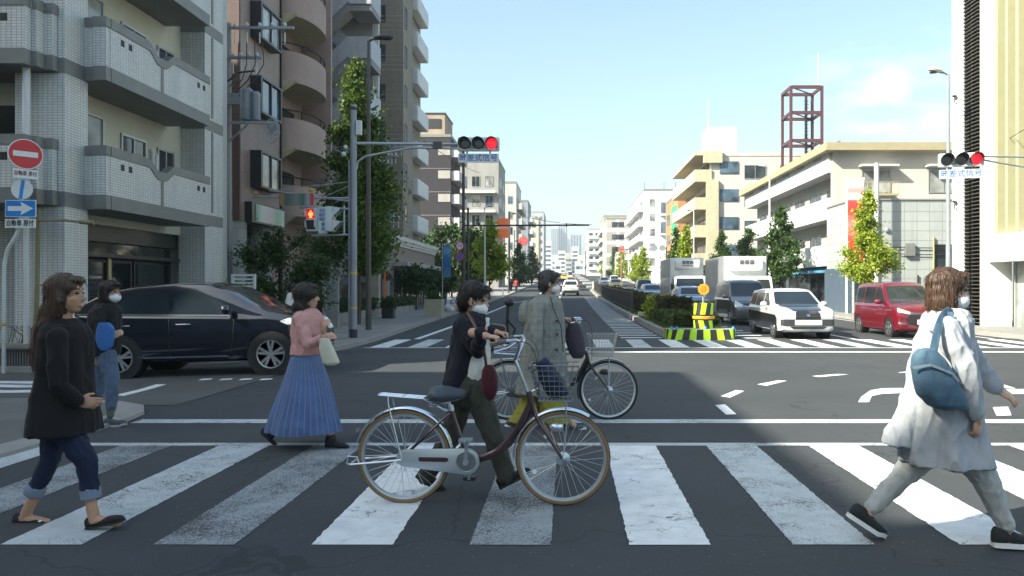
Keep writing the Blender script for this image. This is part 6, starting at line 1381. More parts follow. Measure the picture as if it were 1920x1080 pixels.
    for t, hw, h, d in ((0,.05,.02,.0),(.04,.085,.055,.035),(.15,.105,.075,.05),(.35,.10,.08,.055),(.55,.065,.075,.05),(.75,.035,.062,.04),(.93,.026,.05,.03),(1,.012,.03,.01)):
        x = sx+.265*t; secs.append([(x, hw*cos(2*pi*j/16), z0+.012+(h if sin(2*pi*j/16) > 0 else d)*sin(2*pi*j/16)*(.85 if sin(2*pi*j/16) > 0 else 1)) for j in range(16)])
    m.loft(secs); part('saddle', m, M_SADDLE, T, 60, False)
    m = MB()
    for s in (-1, 1): m.tube([(.20, s*.035, .735), (.30, s*.02, .725), (.40, s*.012, .745)], .006, 6); m.tube([(.2+.03*math.cos(i), s*.06, .70+.02*(i/30*2)) if 0 else (.215+.022*cos(i*.9), s*.055+.022*sin(i*.9), .69+i*.0022) for i in range(22)], .004, 5)
    m.box(.28, .33, -.03, .03, .715, .74); part('saddle_springs', m, M_SILV, T, True, False)
    # chain case, crank, pedals
    m = MB(); o = []
    r1, r2 = .092, .060; c1 = Vector((.455, .315)); c2 = Vector((.02, .335))
    for i in range(17): a = R(-100+195*i/16); o.append((c1.x+r1*cos(a), c1.y+r1*sin(a)))
    for i in range(9): a = R(96+165*i/8); o.append((c2.x+r2*cos(a), c2.y+r2*sin(a)))
    m.prism(o, 'xz', -.072, -.046); part('chain_case', m, MAT('pale_silver_case' if tanwall else 'grey_case', (.44,.49,.53) if tanwall else (.10,.11,.12), .3, .45), T, 30, False, bevel=.006)
    m = MB(); m.prism(rpoly([(.12,.322),(.12,.345),(.32,.343),(.335,.328),(.32,.312),(.13,.314)], .01), 'xz', -.0735, -.07); part('case_window', m, frame, T, False, False)
    m = MB(); m.lathe((.455, 0, .315), [(.072, -.073), (.07, -.077), (.066, -.073)], 28, 'y'); m.cyl((.455, -.10, .315), (.455, .10, .315), .011)
    for s, q in ((-1, 1), (1, -1)): a = Vector((.455, s*.09, .315)); b_ = a+Vector((.01*q, s*.01, q*.165)); m.bar(a-Vector((0,0,.02*q)), b_, .024, .014, (0,1,0)); m.cyl(b_, b_+Vector((0, s*.09, 0)), .007)
    m.cyl((.455, -.098, .315), (.455, -.08, .315), .022); part('crank', m, M_SILV, T, True, False)
    for s, q in ((-1, 1), (1, -1)): m = MB(); c = Vector((.455+.01*q, s*.145, .315+q*.165)); m.box(c.x-.045, c.x+.045, c.y-.04, c.y+.04, c.z-.013, c.z+.013); part('pedal', m, M_GREYP if s < 0 else M_PLAST, T, False, False, bevel=.006)
    # rear carrier and stand
    m = MB(); zr = .765
    for y in (-.06, -.02, .02, .06): m.tube([(.15, y, zr-.012), (-.17, y, zr+.01)], .005, 6)
    m.tube([(.15, -.06, zr-.012), (.15, .06, zr-.012)], .005, 6); m.tube([(-.17, -.06, zr+.01), (-.185, 0, zr+.012), (-.17, .06, zr+.01)], .006, 6); m.tube([(0, -.06, zr), (0, .06, zr)], .005, 6)
    for s in (-1, 1): m.tube([(.15, s*.06, zr-.012), (.31, s*.02, .66)], .006, 6); m.tube([(-.10, s*.06, zr+.004), (-.098, s*.065, zr-.05), (0, s*.07, RW)], .0055, 6)
    part('rear_rack', m, M_GUARD, T, True, False)
    m = MB()
    for s in (-1, 1): m.tube([(0, s*.075, RW-.01), (-.10, s*.08, .315), (-.36, s*.09, .292)], .007, 6)
    m.tube([(-.36, -.09, .292), (-.385, -.09, .30), (-.375, -.09, .35), (-.31, -.09, .345), (-.30, -.09, .305)], .006, 6); m.tube([(-.37, -.09, .292), (-.37, .09, .292)], .006, 6); part('stand', m, M_SILV, T, True, False)
    m = MB(); m.ell((-.33, 0, .50), .022, .02, .035); part('reflector', m, MAT('grey_reflector', (.10,.10,.11), .4), T, True, False)
    # stem, bars, brake, basket, lamp
    m = MB(); SP = HT+Vector((-.095, 0, .235)); m.tube([HT, SP], [.0135, .012], 12); m.cyl(HT+Vector((.002,0,-.005)), HT+Vector((-.012,0,.03)), .02); part('stem', m, M_SILV, T, True, False)
    m = MB(); grips = []
    for s in (-1, 1):
        pth = [SP+Vector((.0, 0, .0)), SP+Vector((.01, s*.03, .02)), SP+Vector((.035, s*.08, .085)), SP+Vector((.05, s*.15, .135)), SP+Vector((.03, s*.215, .152)), SP+Vector((-.04, s*.245, .145)), SP+Vector((-.12, s*.255, .125))]
        m.tube(pth, .0115, 10); grips.append(SP+Vector((-.09, s*.252, .135)))
    part('handlebar', m, M_SILV, T, True, False)
    for s in (-1, 1):
        m = MB(); m.tube([SP+Vector((-.03, s*.243, .147)), SP+Vector((-.14, s*.257, .12))], .0165, 10); part('grip', m, MAT('grip_rubber', (.12,.12,.125), .7), T, True, False)
        m = MB(); m.tube([SP+Vector((.03, s*.215, .135)), SP+Vector((-.02, s*.235, .10)), SP+Vector((-.11, s*.25, .075))], .007, 6); part('brake_lever', m, M_SILV, T, True, False)
        m = MB(); m.tube(bez(SP+Vector((.03, s*.2, .14)), SP+Vector((.20, s*.15, .16)), SP+Vector((.17, s*.02, -.10)), HB+Vector((.03, 0, .03)), 14), .0032, 5); part('brake_cable', m, M_VISOR, T, True, False)
    B_ = MB(); x0, x1, X0, X1, z0, z1 = .965, 1.19, .905, 1.245, .745, .995; W0, W1 = .095, .15
    def bp(u, v, w): # u 0..1 along x, v -1..1 y, w 0..1 up
        return Vector(((x0+(x1-x0)*u)*(1-w)+(X0+(X1-X0)*u)*w, v*(W0*(1-w)+W1*w), z0+(z1-z0)*w+(.0)))
    r_ = .0023
    for w in [i/7 for i in range(8)]: rr_ = r_ if w not in (0, 1) else .0042; q = [bp(0,-1,w), bp(1,-1,w), bp(1,1,w), bp(0,1,w)]; [B_.tube([q[i], q[(i+1) % 4]], rr_, 5) for i in range(4)]
    for u in [i/8 for i in range(9)]: B_.tube([bp(u,-1,1), bp(u,-1,0), bp(u,1,0), bp(u,1,1)], r_, 4)
    for v in [-.66,-.33,0,.33,.66]: B_.tube([bp(0,v,1), bp(0,v,0), bp(1,v,0), bp(1,v,1)], r_, 4)
    part('front_basket', B_, basketm, T, True, False)
    m = MB()
    for s in (-1, 1): m.tube([(1.15, s*.06, z0), (1.16, s*.062, .6), (hx, s*.065, RW)], .0045, 6)
    m.tube([HT, (x0, 0, z0+.08)], .007, 6); part('basket_stay', m, M_SILV, T, True, False)
    m = MB(); m.ell((1.085, -.085, .565), .045, .03, .032); m.cyl((1.10, -.085, .565), (1.132, -.085, .565), .03, .033, 14); part('lamp', m, M_SILV if tanwall else M_PLAST, T, True, False)
    m = MB(); m.lathe((.93, 0, .235), [(.001,-.02),(.016,-.02),(.016,-.005),(.001,-.005)], 6, 'y'); m.bar((1.03, -.014, .27+.23), (1.0, -.014, .25+.23), .026, .008, (0,1,0)); part('spoke_reflector', m, M_SIGNW, T, False, False)
    if rear_basket:
        m = MB()
        for z in (.80, .86, .92): m.tube([(.13,-.12,z),(-.20,-.12,z),(-.20,.12,z),(.13,.12,z)], .007, 6, closed=True)
        for x in (.13, .02, -.09, -.20):
            for y in (-.12, .12): m.tube([(x, y, .785), (x, y, .92)], .006, 5)
        part('rear_basket', m, M_GREYP, T, True, False)
        m = MB(); m.tube([(-.02, .14, .80), (-.035, .14, 1.1), (-.02, .14, 1.32)], .022, 8); m.ell((-.01, .12, 1.36), .06, .05, .05); m.tube([(-.02, .13, 1.15), (.06, .13, 1.05), (.03, .13, .95)], .016, 6); part('umbrella_clamp', m, M_PLAST, T, True, False)
    return T, grips, SP
BK1 = (PX(758, 5.46), 5.46, 0); RZ1 = R(-2.5)
bike1, grips1, SP1 = bicycle('maroon step-through bicycle with tan tyre walls pushed across the crossing', BK1, RZ1, M_MAROON, M_GUARD, True, M_WIRE)
BK2 = (PX(955, 8.9), 8.9, 0); bike2, grips2, SP2 = bicycle('black framed bicycle with empty wire basket behind the woman in the check coat', BK2, R(1), M_BFRM, M_BFRM, False, MAT('pale_basket_wire', (.40,.40,.36), .4, .4, .05), RW=.345, wbase=1.15, rear_basket=True)
def toworld(T, p): return Matrix.Translation(T.location) @ Matrix.Rotation(T.rotation_euler.z, 4, 'Z') @ Vector(p)
GW1 = [toworld(bike1, g) for g in grips1]; GW2 = [toworld(bike2, g) for g in grips2]
# ------------------------------------------------------------------ people
def CLOTH(name, c, rough=.85, var=.12, weave=320, wr=.35, ws=9):
    m, n, l, b = newmat(name); t = n.new('ShaderNodeTexCoord').outputs['Object']; b.inputs['Roughness'].default_value = rough; b.inputs['Sheen Weight'].default_value = .04; b.inputs['Specular IOR Level'].default_value = .2
    f = noise_n(n, l, t, 5, 5); l.new(mixc(n, l, mrange(n, l, f, .3, .7), col4(c, 1-var), col4(c, 1+var)), b.inputs['Base Color'])
    mp = n.new('ShaderNodeMapping'); mp.inputs['Scale'].default_value = (1, 1, .45); mp.inputs['Rotation'].default_value = (.3, .5, 0); l.new(t, mp.inputs[0])
    g = noise_n(n, l, mp.outputs[0], ws, 4, .5); w = noise_n(n, l, t, weave, 2)
    a = n.new('ShaderNodeMath'); a.operation = 'MULTIPLY_ADD'; l.new(w, a.inputs[0]); a.inputs[1].default_value = .05; l.new(g, a.inputs[2]); bump_n(n, l, a.outputs[0], b, wr, .05); return m
def SKIN(name, c):
    m, n, l, b = newmat(name); t = n.new('ShaderNodeTexCoord').outputs['Object']; b.inputs['Roughness'].default_value = .5; b.inputs['Subsurface Weight'].default_value = .08; b.inputs['Subsurface Radius'].default_value = (.01, .004, .002); b.inputs['Specular IOR Level'].default_value = .35
    f = noise_n(n, l, t, 14, 4); l.new(mixc(n, l, mrange(n, l, f, .3, .7), col4(c, .9), (c[0]*1.08, c[1]*1.02, c[2]*.98, 1)), b.inputs['Base Color']); bump_n(n, l, noise_n(n, l, t, 160, 2), b, .08, .004); return m
def HAIR(name, c):
    m, n, l, b = newmat(name); t = n.new('ShaderNodeTexCoord').outputs['Object']; b.inputs['Roughness'].default_value = .42; b.inputs['Specular IOR Level'].default_value = .4
    mp = n.new('ShaderNodeMapping'); mp.inputs['Scale'].default_value = (1, 1, .08); l.new(t, mp.inputs[0]); f = noise_n(n, l, mp.outputs[0], 110, 3); l.new(mixc(n, l, mrange(n, l, f, .3, .7), col4(c, .55), col4(c, 1.5)), b.inputs['Base Color']); bump_n(n, l, f, b, .7, .012); return m
SK = SKIN('skin', (.50, .31, .22)); SK2 = SKIN('warm_skin', (.46, .27, .18)); H_BLK = HAIR('black_hair', (.018, .014, .013)); H_BRN = HAIR('brown_hair', (.055, .030, .018)); H_GRY = HAIR('dark_grey_brown_hair', (.05, .043, .04))  # second skin tone is slightly darker and warmer
M_MASK = MAT('white_face_mask', (.72, .74, .76), .8, var=.04); M_EYE = MAT('eye_dark', (.02, .015, .012), .2); M_LIP = MAT('lips', (.38, .16, .13), .5)
class Fig:
    def __init__(s, label, Y, px, z0=0, vox=.008, skin=SK):
        s.Y = Y; s.o = Vector((PX(px, Y), Y, z0)); s.T = thing('person', label, 'person', s.o); s.vox = vox; s.body = MB(); s.skin = skin
    def p(s, px, py, dy=0): Y = s.Y+dy; return P3(px, py, Y)-s.o
    def limb(s, mb, pts, rs):
        m = pts[0]; P_ = []; Rr = []
        for i in range(len(pts)-1):
            for t in (0, .33, .66): P_.append(Vector(pts[i]).lerp(Vector(pts[i+1]), t)); q = rs[i]+(rs[i+1]-rs[i])*t; Rr.append(q)
        P_.append(Vector(pts[-1])); Rr.append(rs[-1]); mb.tube(P_, Rr, 12); mb.ell(pts[0], rs[0], rs[0], rs[0], 12, 8); mb.ell(pts[-1], rs[-1], rs[-1], rs[-1], 12, 8)
        for q, r in list(zip(pts, rs))[1:-1]: mb.ell(q, r*.99, r*.99, r*.99, 12, 8)
    def secs(s, L, n=24, dy=0, pw=1.0, wob=None):
        """rings from photo rows: (py, px_left, px_right, half_width)"""
        o = []
        for k, (py, a, b, ry, *e) in enumerate(L):
            d = dy+(e[0] if e else 0); A, B_ = s.p(a, py, d), s.p(b, py, d); c = (A+B_)/2; rx = (B_-A).length/2; ring = []
            for j in range(n):
                t = 2*pi*j/n; w = 1+(wob(k/(len(L)-1), t) if wob else 0); cx, sy = cos(t), sin(t); ring.append((c.x+rx*w*math.copysign(abs(cx)**pw, cx), c.y+ry*w*math.copysign(abs(sy)**pw, sy), c.z))
            o.append(ring)
        # densify
        out = []
        for i in range(len(o)-1):
            for q in (0, .5): out.append([tuple(Vector(a)*(1-q)+Vector(b)*q) for a, b in zip(o[i], o[i+1])])
        return out+[o[-1]]
    def garment(s, name, mb, mt, amp=.006, fr=9, vox=None, smooth=2, seed=0):
        me = remesh(mb, vox or s.vox*1.15, smooth, name); NR = [Vector(v.normal) for v in me.vertices]
        for v, nn_ in zip(me.vertices, NR):
            q = Vector(v.co); f = noise.noise(Vector((q.x*fr+seed, q.y*fr, q.z*fr*.55)))+.5*noise.noise(Vector((q.x*fr*2.3, q.y*fr*2.3+seed, q.z*fr*1.2))); f = (1-abs(f))**2*1.6-.8; vf = noise.noise(Vector((q.x*fr*2.6+seed, q.y*fr*2.6, q.z*fr*.28))); f = f+.7*((1-abs(vf))**2-.5); v.co = q+nn_*amp*1.35*f
        return link(name, me, mt, s.T, 'all', False)
    def head(s, c, yaw=0, pitch=0, hs=1.0, mask=False, hair=None, hm=H_BLK, long=0):
        M_ = Matrix.Translation(c) @ Matrix.Rotation(yaw, 4, 'Z') @ Matrix.Rotation(pitch, 4, 'Y') @ Matrix.Scale(hs, 4); m = MB()
        m.ell((-.012, 0, .035), .098, .077, .088, 20, 14); m.ell((.028, 0, -.03), .066, .060, .082, 18, 12); m.ell((.048, 0, -.088), .036, .036, .026); m.ell((-.0, 0, -.06), .058, .055, .05); m.tube([(.080, 0, .012), (.098, 0, -.012), (.108, 0, -.030)], [.009, .012, .0145], 8); m.ell((.098, 0, -.033), .014, .018, .010, 10, 6); m.ell((.072, 0, .028), .018, .046, .011, 12, 6)
        m.ell((.084, 0, -.066), .011, .024, .006, 10, 6); m.ell((.082, 0, -.077), .011, .021, .006, 10, 6); m.ell((.055, .036, -.028), .026, .02, .022); m.ell((.055, -.036, -.028), .026, .02, .022)
        for sy in (-1, 1): m.ell((-.008, sy*.076, -.008), .020, .010, .032, 12, 8); m.ell((.002, sy*.078, -.03), .010, .008, .012, 8, 6)
        m.xf(M_); s.body.merge(m); s.hM = M_
        for sy in (-1, 1):
            e = MB(); e.ell((.078, sy*.031, .010), .012, .015, .0065, 10, 8); e.xf(M_); part('eye', e, M_EYE, s.T, True, False)
            e = MB(); e.tube([(.086, sy*.014, .034), (.084, sy*.032, .039), (.070, sy*.05, .034)], [.003, .004, .002], 5); e.xf(M_); part('eyebrow', e, hm, s.T, True, False)
        if mask: e = MB(); e.ell((.048, 0, -.052), .066, .064, .052, 24, 16); e.tube([(.05, -.058, -.03), (.0, -.08, .0)], .002, 4); e.tube([(.05, -.055, -.075), (.0, -.08, -.02)], .002, 4); e.tube([(.05, .058, -.03), (.0, .08, .0)], .002, 4); e.xf(M_); part('face_mask', e, M_MASK, s.T, True, False)
        else: e = MB(); e.ell((.0885, 0, -.071), .009, .022, .010, 12, 8); e.xf(M_); part('lips', e, M_LIP, s.T, True, False)
        h = MB(); h.ell((-.022, 0, .050), .106, .090, .092, 22, 14); h.ell((-.055, 0, -.005), .070, .084, .10, 18, 12)
        if hair in ('short', 'bob', 'long', 'curly'):
            for sy in (-1, 1): h.ell((-.042 if hair == 'short' else -.028, sy*.066, .012 if hair == 'short' else 0), .046 if hair == 'short' else .055, .026, .07 if hair == 'short' else .11, 12, 10)
            h.ell((.055, .01, .092), .045, .068, .030, 14, 8)
        if hair in ('bob', 'long', 'curly'): h.ell((-.045, 0, -.06), .078, .092, .10, 18, 12); [h.ell((-.02, sy*.076, -.03), .040, .020, .09, 12, 8) for sy in (-1, 1)]
        if hair == 'bob':
            for sy in (-1, 1): h.ell((-.005, sy*.07, -.07), .034, .022, .05, 12, 8)
        if hair == 'curly': h.ell((-.05, 0, -.10), .088, .10, .10, 18, 12); h.ell((-.02, 0, .03), .118, .105, .11, 18, 12)
        h.xf(M_)
        if hair == 'long':
            base = M_ @ Vector((-.05, 0, -.08)); pts = [base+Vector(q) for q in long]; n_ = len(pts); h.tube([M_ @ Vector((-.03,0,0))]+pts, [.085*hs]+[.09-.035*i/(n_-1) for i in range(n_)], 14); h.tube([M_ @ Vector((-.0,-.07,-.02))]+[p+Vector((.03,-.05,0)) for p in pts[:-1]], [.035]+[.04-.02*i/n_ for i in range(n_-1)], 10)
        me = remesh(h, .006, 2, 'hair')
        for v, nn_ in zip(me.vertices, [Vector(v.normal) for v in me.vertices]): q = Vector(v.co); v.co = q+nn_*(.005*noise.noise(Vector((q.x*55, q.y*55, q.z*4)))+.0035*noise.noise(Vector((q.x*150, q.y*150, q.z*5))))
        rr = random.Random(5); st = MB(); vv = [(Vector(v.co), Vector(v.normal)) for v in me.vertices]; ci = M_ @ Vector((-.02, 0, .05))
        for _ in range(420):
            q, nn_ = rr.choice(vv); t_ = Vector((rr.gauss(0,.25), rr.gauss(0,.25), -1)); t_ = (t_-t_.dot(nn_)*nn_).normalized(); L_ = rr.uniform(.03, .075); pp = [q+nn_*.0005]
            for i in range(3): pp.append(pp[-1]+t_*L_/3+nn_*rr.uniform(-.001, .0035)+Vector((0,0,-.002)))
            st.tube(pp, [.0016, .0015, .0012, .0005], 4)
        st.add(*[[tuple(v.co) for v in me.vertices], [tuple(f_.vertices) for f_ in me.polygons]]); me = st.mesh('hair')
        link('hair', me, hm, s.T, 'all', False)
    def hand(s, wrist, d, nrm, side=1, curl=.35, size=1.0, grip=False):
        """d: finger direction, nrm: palm-side normal; thumb leaves towards side*(d x nrm)"""
        w = Vector(wrist); d = Vector(d).normalized(); n = Vector(nrm); n = (n-n.dot(d)*d).normalized(); a = d.cross(n)*side; k = size; m = s.body
        rot = Matrix((d, a, n)).transposed(); m.ell(w+d*.047*k, .052*k, .040*k, .0155*k, 14, 10, rot); m.ell(w+d*.02*k, .035*k, .028*k, .018*k, 12, 8, rot)
        for i, (off, L, r) in enumerate(((.030, .070, .0088), (.0105, .079, .009), (-.0095, .073, .0086), (-.028, .056, .0076))):
            p = w+d*(.080-.004*abs(i-1))*k+a*off*k; ang = (.06+.05*i) if not grip else .5; pts = [w+d*.045*k+a*off*.8*k, p]; dd = (d+a*off*2.2).normalized()
            for q, f in enumerate((.44, .32, .26)):
                ang += curl*(1+.12*i)*(.8 if q == 0 else 1); v = dd*cos(ang)+n*sin(ang); p = p+v*L*f*k; pts.append(p)
            m.tube(pts, [r*k, r*1.05*k, r*k, r*.92*k, r*.78*k], 8); m.ell(pts[-1], r*.78*k, r*.78*k, r*.78*k, 8, 6)
        p = w+d*.022*k+a*.028*k; v = (d*.72+a*.65+n*.35).normalized(); q1 = p+v*.036*k; v2 = (d*.85+a*.25+n*(.45+curl*.4)).normalized(); q2 = q1+v2*.030*k; m.tube([w+d*.012*k, p, q1, q2], [.012*k, .0125*k, .0105*k, .008*k], 8); m.ell(q2, .008*k, .008*k, .008*k, 8, 6)
    def shoe(s, heel, toe, up, up_m, sole_m, hw=.042, hh=.085, th=.055, sole=.022, lace=False, low=False, lift=0):
        heel, toe = Vector(heel), Vector(toe); d = toe-heel; L = d.length; d.normalize(); u = Vector(up); u = (u-u.dot(d)*d).normalized(); a = d.cross(u); m = MB(); sm = MB(); rings = []; srs = []
        for t in (0, .05, .15, .3, .45, .6, .75, .88, .96, 1):
            w = hw*(.62+.25*sin(pi*min(1, t*1.6)) if t < .3 else .86+.16*sin(pi*(t-.3)/.6)) * (1 if t < .86 else (1-(t-.86)/.14*.62)); w *= (.75 if t == 0 else 1)
            h = (hh if t < .3 else hh+(th-hh)*(t-.3)/.3 if t < .6 else th*(1-.42*((t-.6)/.4)**2)); h *= (.8 if t == 0 else .55 if t == 1 else 1)
            if low and .12 < t < .55: h *= .62
            c = heel+d*L*t; ring = []
            for j in range(14):
                q = 2*pi*j/14; cx, sn = cos(q), sin(q); ring.append(c+a*w*math.copysign(abs(cx)**.8, cx)*(1 if sn < 0 else .92)+u*(sole*.8+h*.5+h*.5*math.copysign(abs(sn)**.7, sn)))
            rings.append(ring); w2 = w*1.06+.003; rk = .012 if (t > .85 and not low) else 0; srs.append([c-a*w2+u*rk, c+a*w2+u*rk, c+a*w2+u*(sole+rk), c-a*w2+u*(sole+rk)])
        m.loft(rings); sh = part('shoe', m, up_m, s.T, 70, False); sm.loft(srs); part('sole', sm, sole_m, sh, 40, False)
        if lace:
            q = MB()
            for i in range(4): c = heel+d*L*(.42+.08*i)+u*(sole*.8+(hh+(th-hh)*((.42+.08*i)-.3)/.3)+.003); q.tube([c-a*.022, c+u*.005, c+a*.022], .0035, 5)
            part('laces', q, M_SIGNW, sh, True, False)
    def done(s):
        me = remesh(s.body, s.vox, 1, 'body'); link('body', me, s.skin, s.T, 'all', False)

TOP_BLK = CLOTH('black_knit', (.014, .013, .014)); DENIM = CLOTH('dark_denim', (.018, .025, .052), ws=14); DENIM_L = CLOTH('light_denim', (.10, .14, .21), ws=14); CUFF = CLOTH('denim_cuff', (.20, .24, .32)); JKT = CLOTH('black_jacket', (.018, .018, .02), .8)
PINK = CLOTH('pink_sweater', (.50, .27, .25), wr=.25); GREYC = CLOTH('light_grey_coat', (.36, .38, .41), wr=.6, ws=8); SWEAT = CLOTH('pale_grey_jersey', (.40, .41, .40), wr=.5, ws=11); NAVYJ = CLOTH('navy_black_jacket', (.016, .016, .024)); OLIVE = CLOTH('dark_olive_trousers', (.055, .058, .046), ws=10); WSH = CLOTH('white_blouse', (.64, .64, .60), wr=.5, ws=16); MUST = CLOTH('mustard_corduroy', (.26, .24, .04), wr=.4, ws=20)
BLKL = MAT('black_suede', (.014, .013, .013), .8, var=.2); WSOLE = MAT('white_sole', (.68, .69, .69), .6, var=.06); BSOLE = MAT('dark_sole', (.02, .02, .02), .7); GSHOE = MAT('grey_mesh_shoe', (.07, .085, .095), .8, var=.25, vs=60)

# A: woman in a long black top on the left
f = Fig('woman with long brown hair in black tunic, rolled jeans and black flats at the left', 4.95, 118, vox=.0055, skin=SK2); p = f.p
f.head(p(125, 553), R(6), 0, 1.02, False, 'long', H_BRN, [(-.03,.0,-.07),(-.06,-.02,-.16),(-.08,-.03,-.27),(-.07,-.04,-.36),(-.06,-.03,-.44)])
f.limb(f.body, [p(116, 612), p(121, 580)], [.055, .05]); f.limb(f.body, [p(115, 640), p(116, 750)], [.10, .10])
f.limb(f.body, [p(128, 742, -.16), p(146, 752, -.13)], [.034, .026]); f.hand(p(146, 752, -.13), (.9, .3, -.2), (.2, .9, -.2), 1, .5)
for k, dy, (hp, kn, an) in ((0, -.078, ((121,800),(163,868),(172,950))), (1, .085, ((112,790),(92,862),(58,945)))): f.limb(f.body, [p(*hp, dy), p(*kn, dy), p(kn[0]*.35+an[0]*.65, kn[1]*.35+an[1]*.65, dy), p(*an, dy)], [.055, .036, .034, .032])
f.limb(f.body, [p(172, 950, -.085), p(178, 975, -.085), p(222, 981, -.085)], [.034, .036, .024]); f.limb(f.body, [p(57, 945, .085), p(45, 972, .085), p(88, 979, .085)], [.034, .034, .024])
t = MB(); t.loft(f.secs([(598,100,140,.07),(612,92,154,.15),(632,89,161,.185),(665,86,162,.19),(700,83,160,.185),(740,76,163,.205),(780,70,171,.225),(810,69,176,.235)], pw=.78))
f.limb(t, [p(108, 632, -.155), p(108, 722, -.215), p(142, 750, -.16)], [.062, .053, .044]); f.limb(t, [p(128, 632, .15), p(138, 720, .17), p(150, 748, .1)], [.06, .05, .04]); f.garment('tunic', t, TOP_BLK, .005, 6)
for dy, (hp, kn, an) in ((-.075, ((121,800),(163,868),(170,925))), (.085, ((112,790),(92,862),(66,920)))):
    t = MB(); m2 = (an[0]*.5+kn[0]*.5, an[1]*.5+kn[1]*.5); f.limb(t, [p(*hp, dy), p((hp[0]+kn[0])/2, (hp[1]+kn[1])/2, dy), p(*kn, dy), p(*m2, dy), p(*an, dy)], [.082, .076, .059, .055, .05]); f.garment('jeans_leg', t, DENIM, .006, 12, seed=dy*50)
    t = MB(); d_ = Vector((an[0]-kn[0], an[1]-kn[1])).normalized(); a_ = p(an[0]-d_.x*10, an[1]-d_.y*10, dy); b_ = p(an[0]+d_.x*10, an[1]+d_.y*10, dy); t.tube([a_, a_.lerp(b_,.5), b_], [.057, .059, .058], 18); f.garment('cuff', t, CUFF, .002, 12)
f.shoe(p(163, 991, -.085), p(234, 977, -.085), (0,0,1), BLKL, BSOLE, .040, .058, .042, .012, low=True); f.shoe(p(25, 980, .085), p(98, 990, .085), (0,0,1), BLKL, BSOLE, .040, .058, .042, .012, low=True)
for q in (p(213, 972, -.09), p(78, 976, .08)): m = MB(); m.ell(q, .018, .03, .009); part('shoe_ornament', m, M_SIGNW, f.T, True, False)
f.done()

# G: woman in a light grey coat on the right
f = Fig('woman in light grey long shirt coat and sweatpants striding at the right', 4.59, 1770, vox=.0055); p = f.p
f.head(p(1780, 546), R(-6), R(4), 1.03, True, 'bob', H_BRN)
f.limb(f.body, [p(1766, 605), p(1772, 575)], [.055, .05]); f.limb(f.body, [p(1765, 640), p(1768, 800)], [.10, .13])
f.limb(f.body, [p(1826, 745, -.23), p(1833, 790, -.22)], [.034, .026]); f.hand(p(1833, 786, -.22), (-.05, .0, -1), (-.5, .85, 0), 1, .55, .95)
f.limb(f.body, [p(1852, 705, .2), p(1872, 733, .2)], [.034, .026]); f.hand(p(1870, 733, .2), (.85, -.1, -.42), (-.3, .5, -.7), 1, .22, 1.05)
LG = ((-.09, ((1800,835),(1848,898),(1888,990))), (.09, ((1745,835),(1700,885),(1632,955))))
for dy, (hp, kn, an) in LG: f.limb(f.body, [p(*hp, dy), p(*kn, dy), p(*an, dy)], [.09, .055, .036])
f.limb(f.body, [p(1888, 988, -.09), p(1888, 1010, -.09), p(1925, 1016, -.09)], [.036, .035, .03]); f.limb(f.body, [p(1634, 952, .09), p(1622, 972, .09), p(1650, 998, .09)], [.036, .034, .03])
def flute(k, t): return .05*k*k*sin(7*t+1)+.03*k*k*sin(13*t)
t = MB(); t.loft(f.secs([(574,1756,1798,.07),(584,1744,1810,.13),(602,1732,1816,.175),(640,1722,1822,.19),(690,1710,1824,.185),(740,1702,1828,.19),(790,1694,1838,.21),(830,1690,1848,.225),(866,1696,1856,.24)], 40, wob=flute))
t.loft(f.secs([(715,1704,1740,.07),(760,1686,1730,.10),(800,1668,1720,.11),(832,1656,1712,.11)], 20))
f.limb(t, [p(1770, 612, -.17), p(1812, 690, -.24), p(1829, 772, -.23)], [.075, .062, .047]); f.limb(t, [p(1792, 615, .17), p(1832, 680, .24), p(1864, 724, .2)], [.068, .056, .048]); f.garment('shirt_coat', t, GREYC, .009, 8, .0065, 2)
for dy, (hp, kn, an) in LG:
    t = MB(); e = (kn[0]*.08+an[0]*.92, kn[1]*.08+an[1]*.92); m2 = ((kn[0]+e[0])/2, (kn[1]+e[1])/2); f.limb(t, [p(*hp, dy), p((hp[0]+kn[0])/2, (hp[1]+kn[1])/2, dy), p(*kn, dy), p(*m2, dy), p(*e, dy)], [.104, .09, .073, .062, .05]); f.garment('sweatpants_leg', t, SWEAT, .0055, 10, seed=dy*70)
M_SNK = MAT('black_knit_sneaker', (.018, .019, .023), .8, var=.3, vs=80)
f.shoe(p(1860, 1024, -.09), p(1944, 1026, -.09), (0,0,1), M_SNK, WSOLE, .045, .095, .055, .026); f.shoe(p(1588, 968, .09), p(1656, 1012, .09), (.5,0,.8), M_SNK, WSOLE, .045, .085, .055, .026)
f.done()
t = MB(); ff = f; off = Vector((PX(1765, 4.3), 4.3, PZ(770, 4.3))); fb = Fig.__new__(Fig); fb.Y = 4.31; fb.o = off
t.loft(Fig.secs(fb, [(653,1722,1752,.04),(668,1712,1766,.05),(690,1708,1784,.06),(715,1712,1795,.075),(740,1722,1805,.08),(758,1738,1812,.07),(768,1758,1812,.045)], 24, pw=.8)); me = remesh(t, .007, 2, 'pouch')
for v, nn_ in zip(me.vertices, [Vector(v.normal) for v in me.vertices]): q = Vector(v.co); v.co = q+nn_*.008*noise.noise(Vector((q.x*22, q.y*22, q.z*9)))
BG = thing('shoulder_bag', 'blue denim shoulder bag hanging at the side of the woman in grey', 'bag', off); DEN2 = CLOTH('blue_bag_denim', (.075, .135, .195), .6, ws=12, wr=.5); link('pouch', me, DEN2, BG, 'all', False)
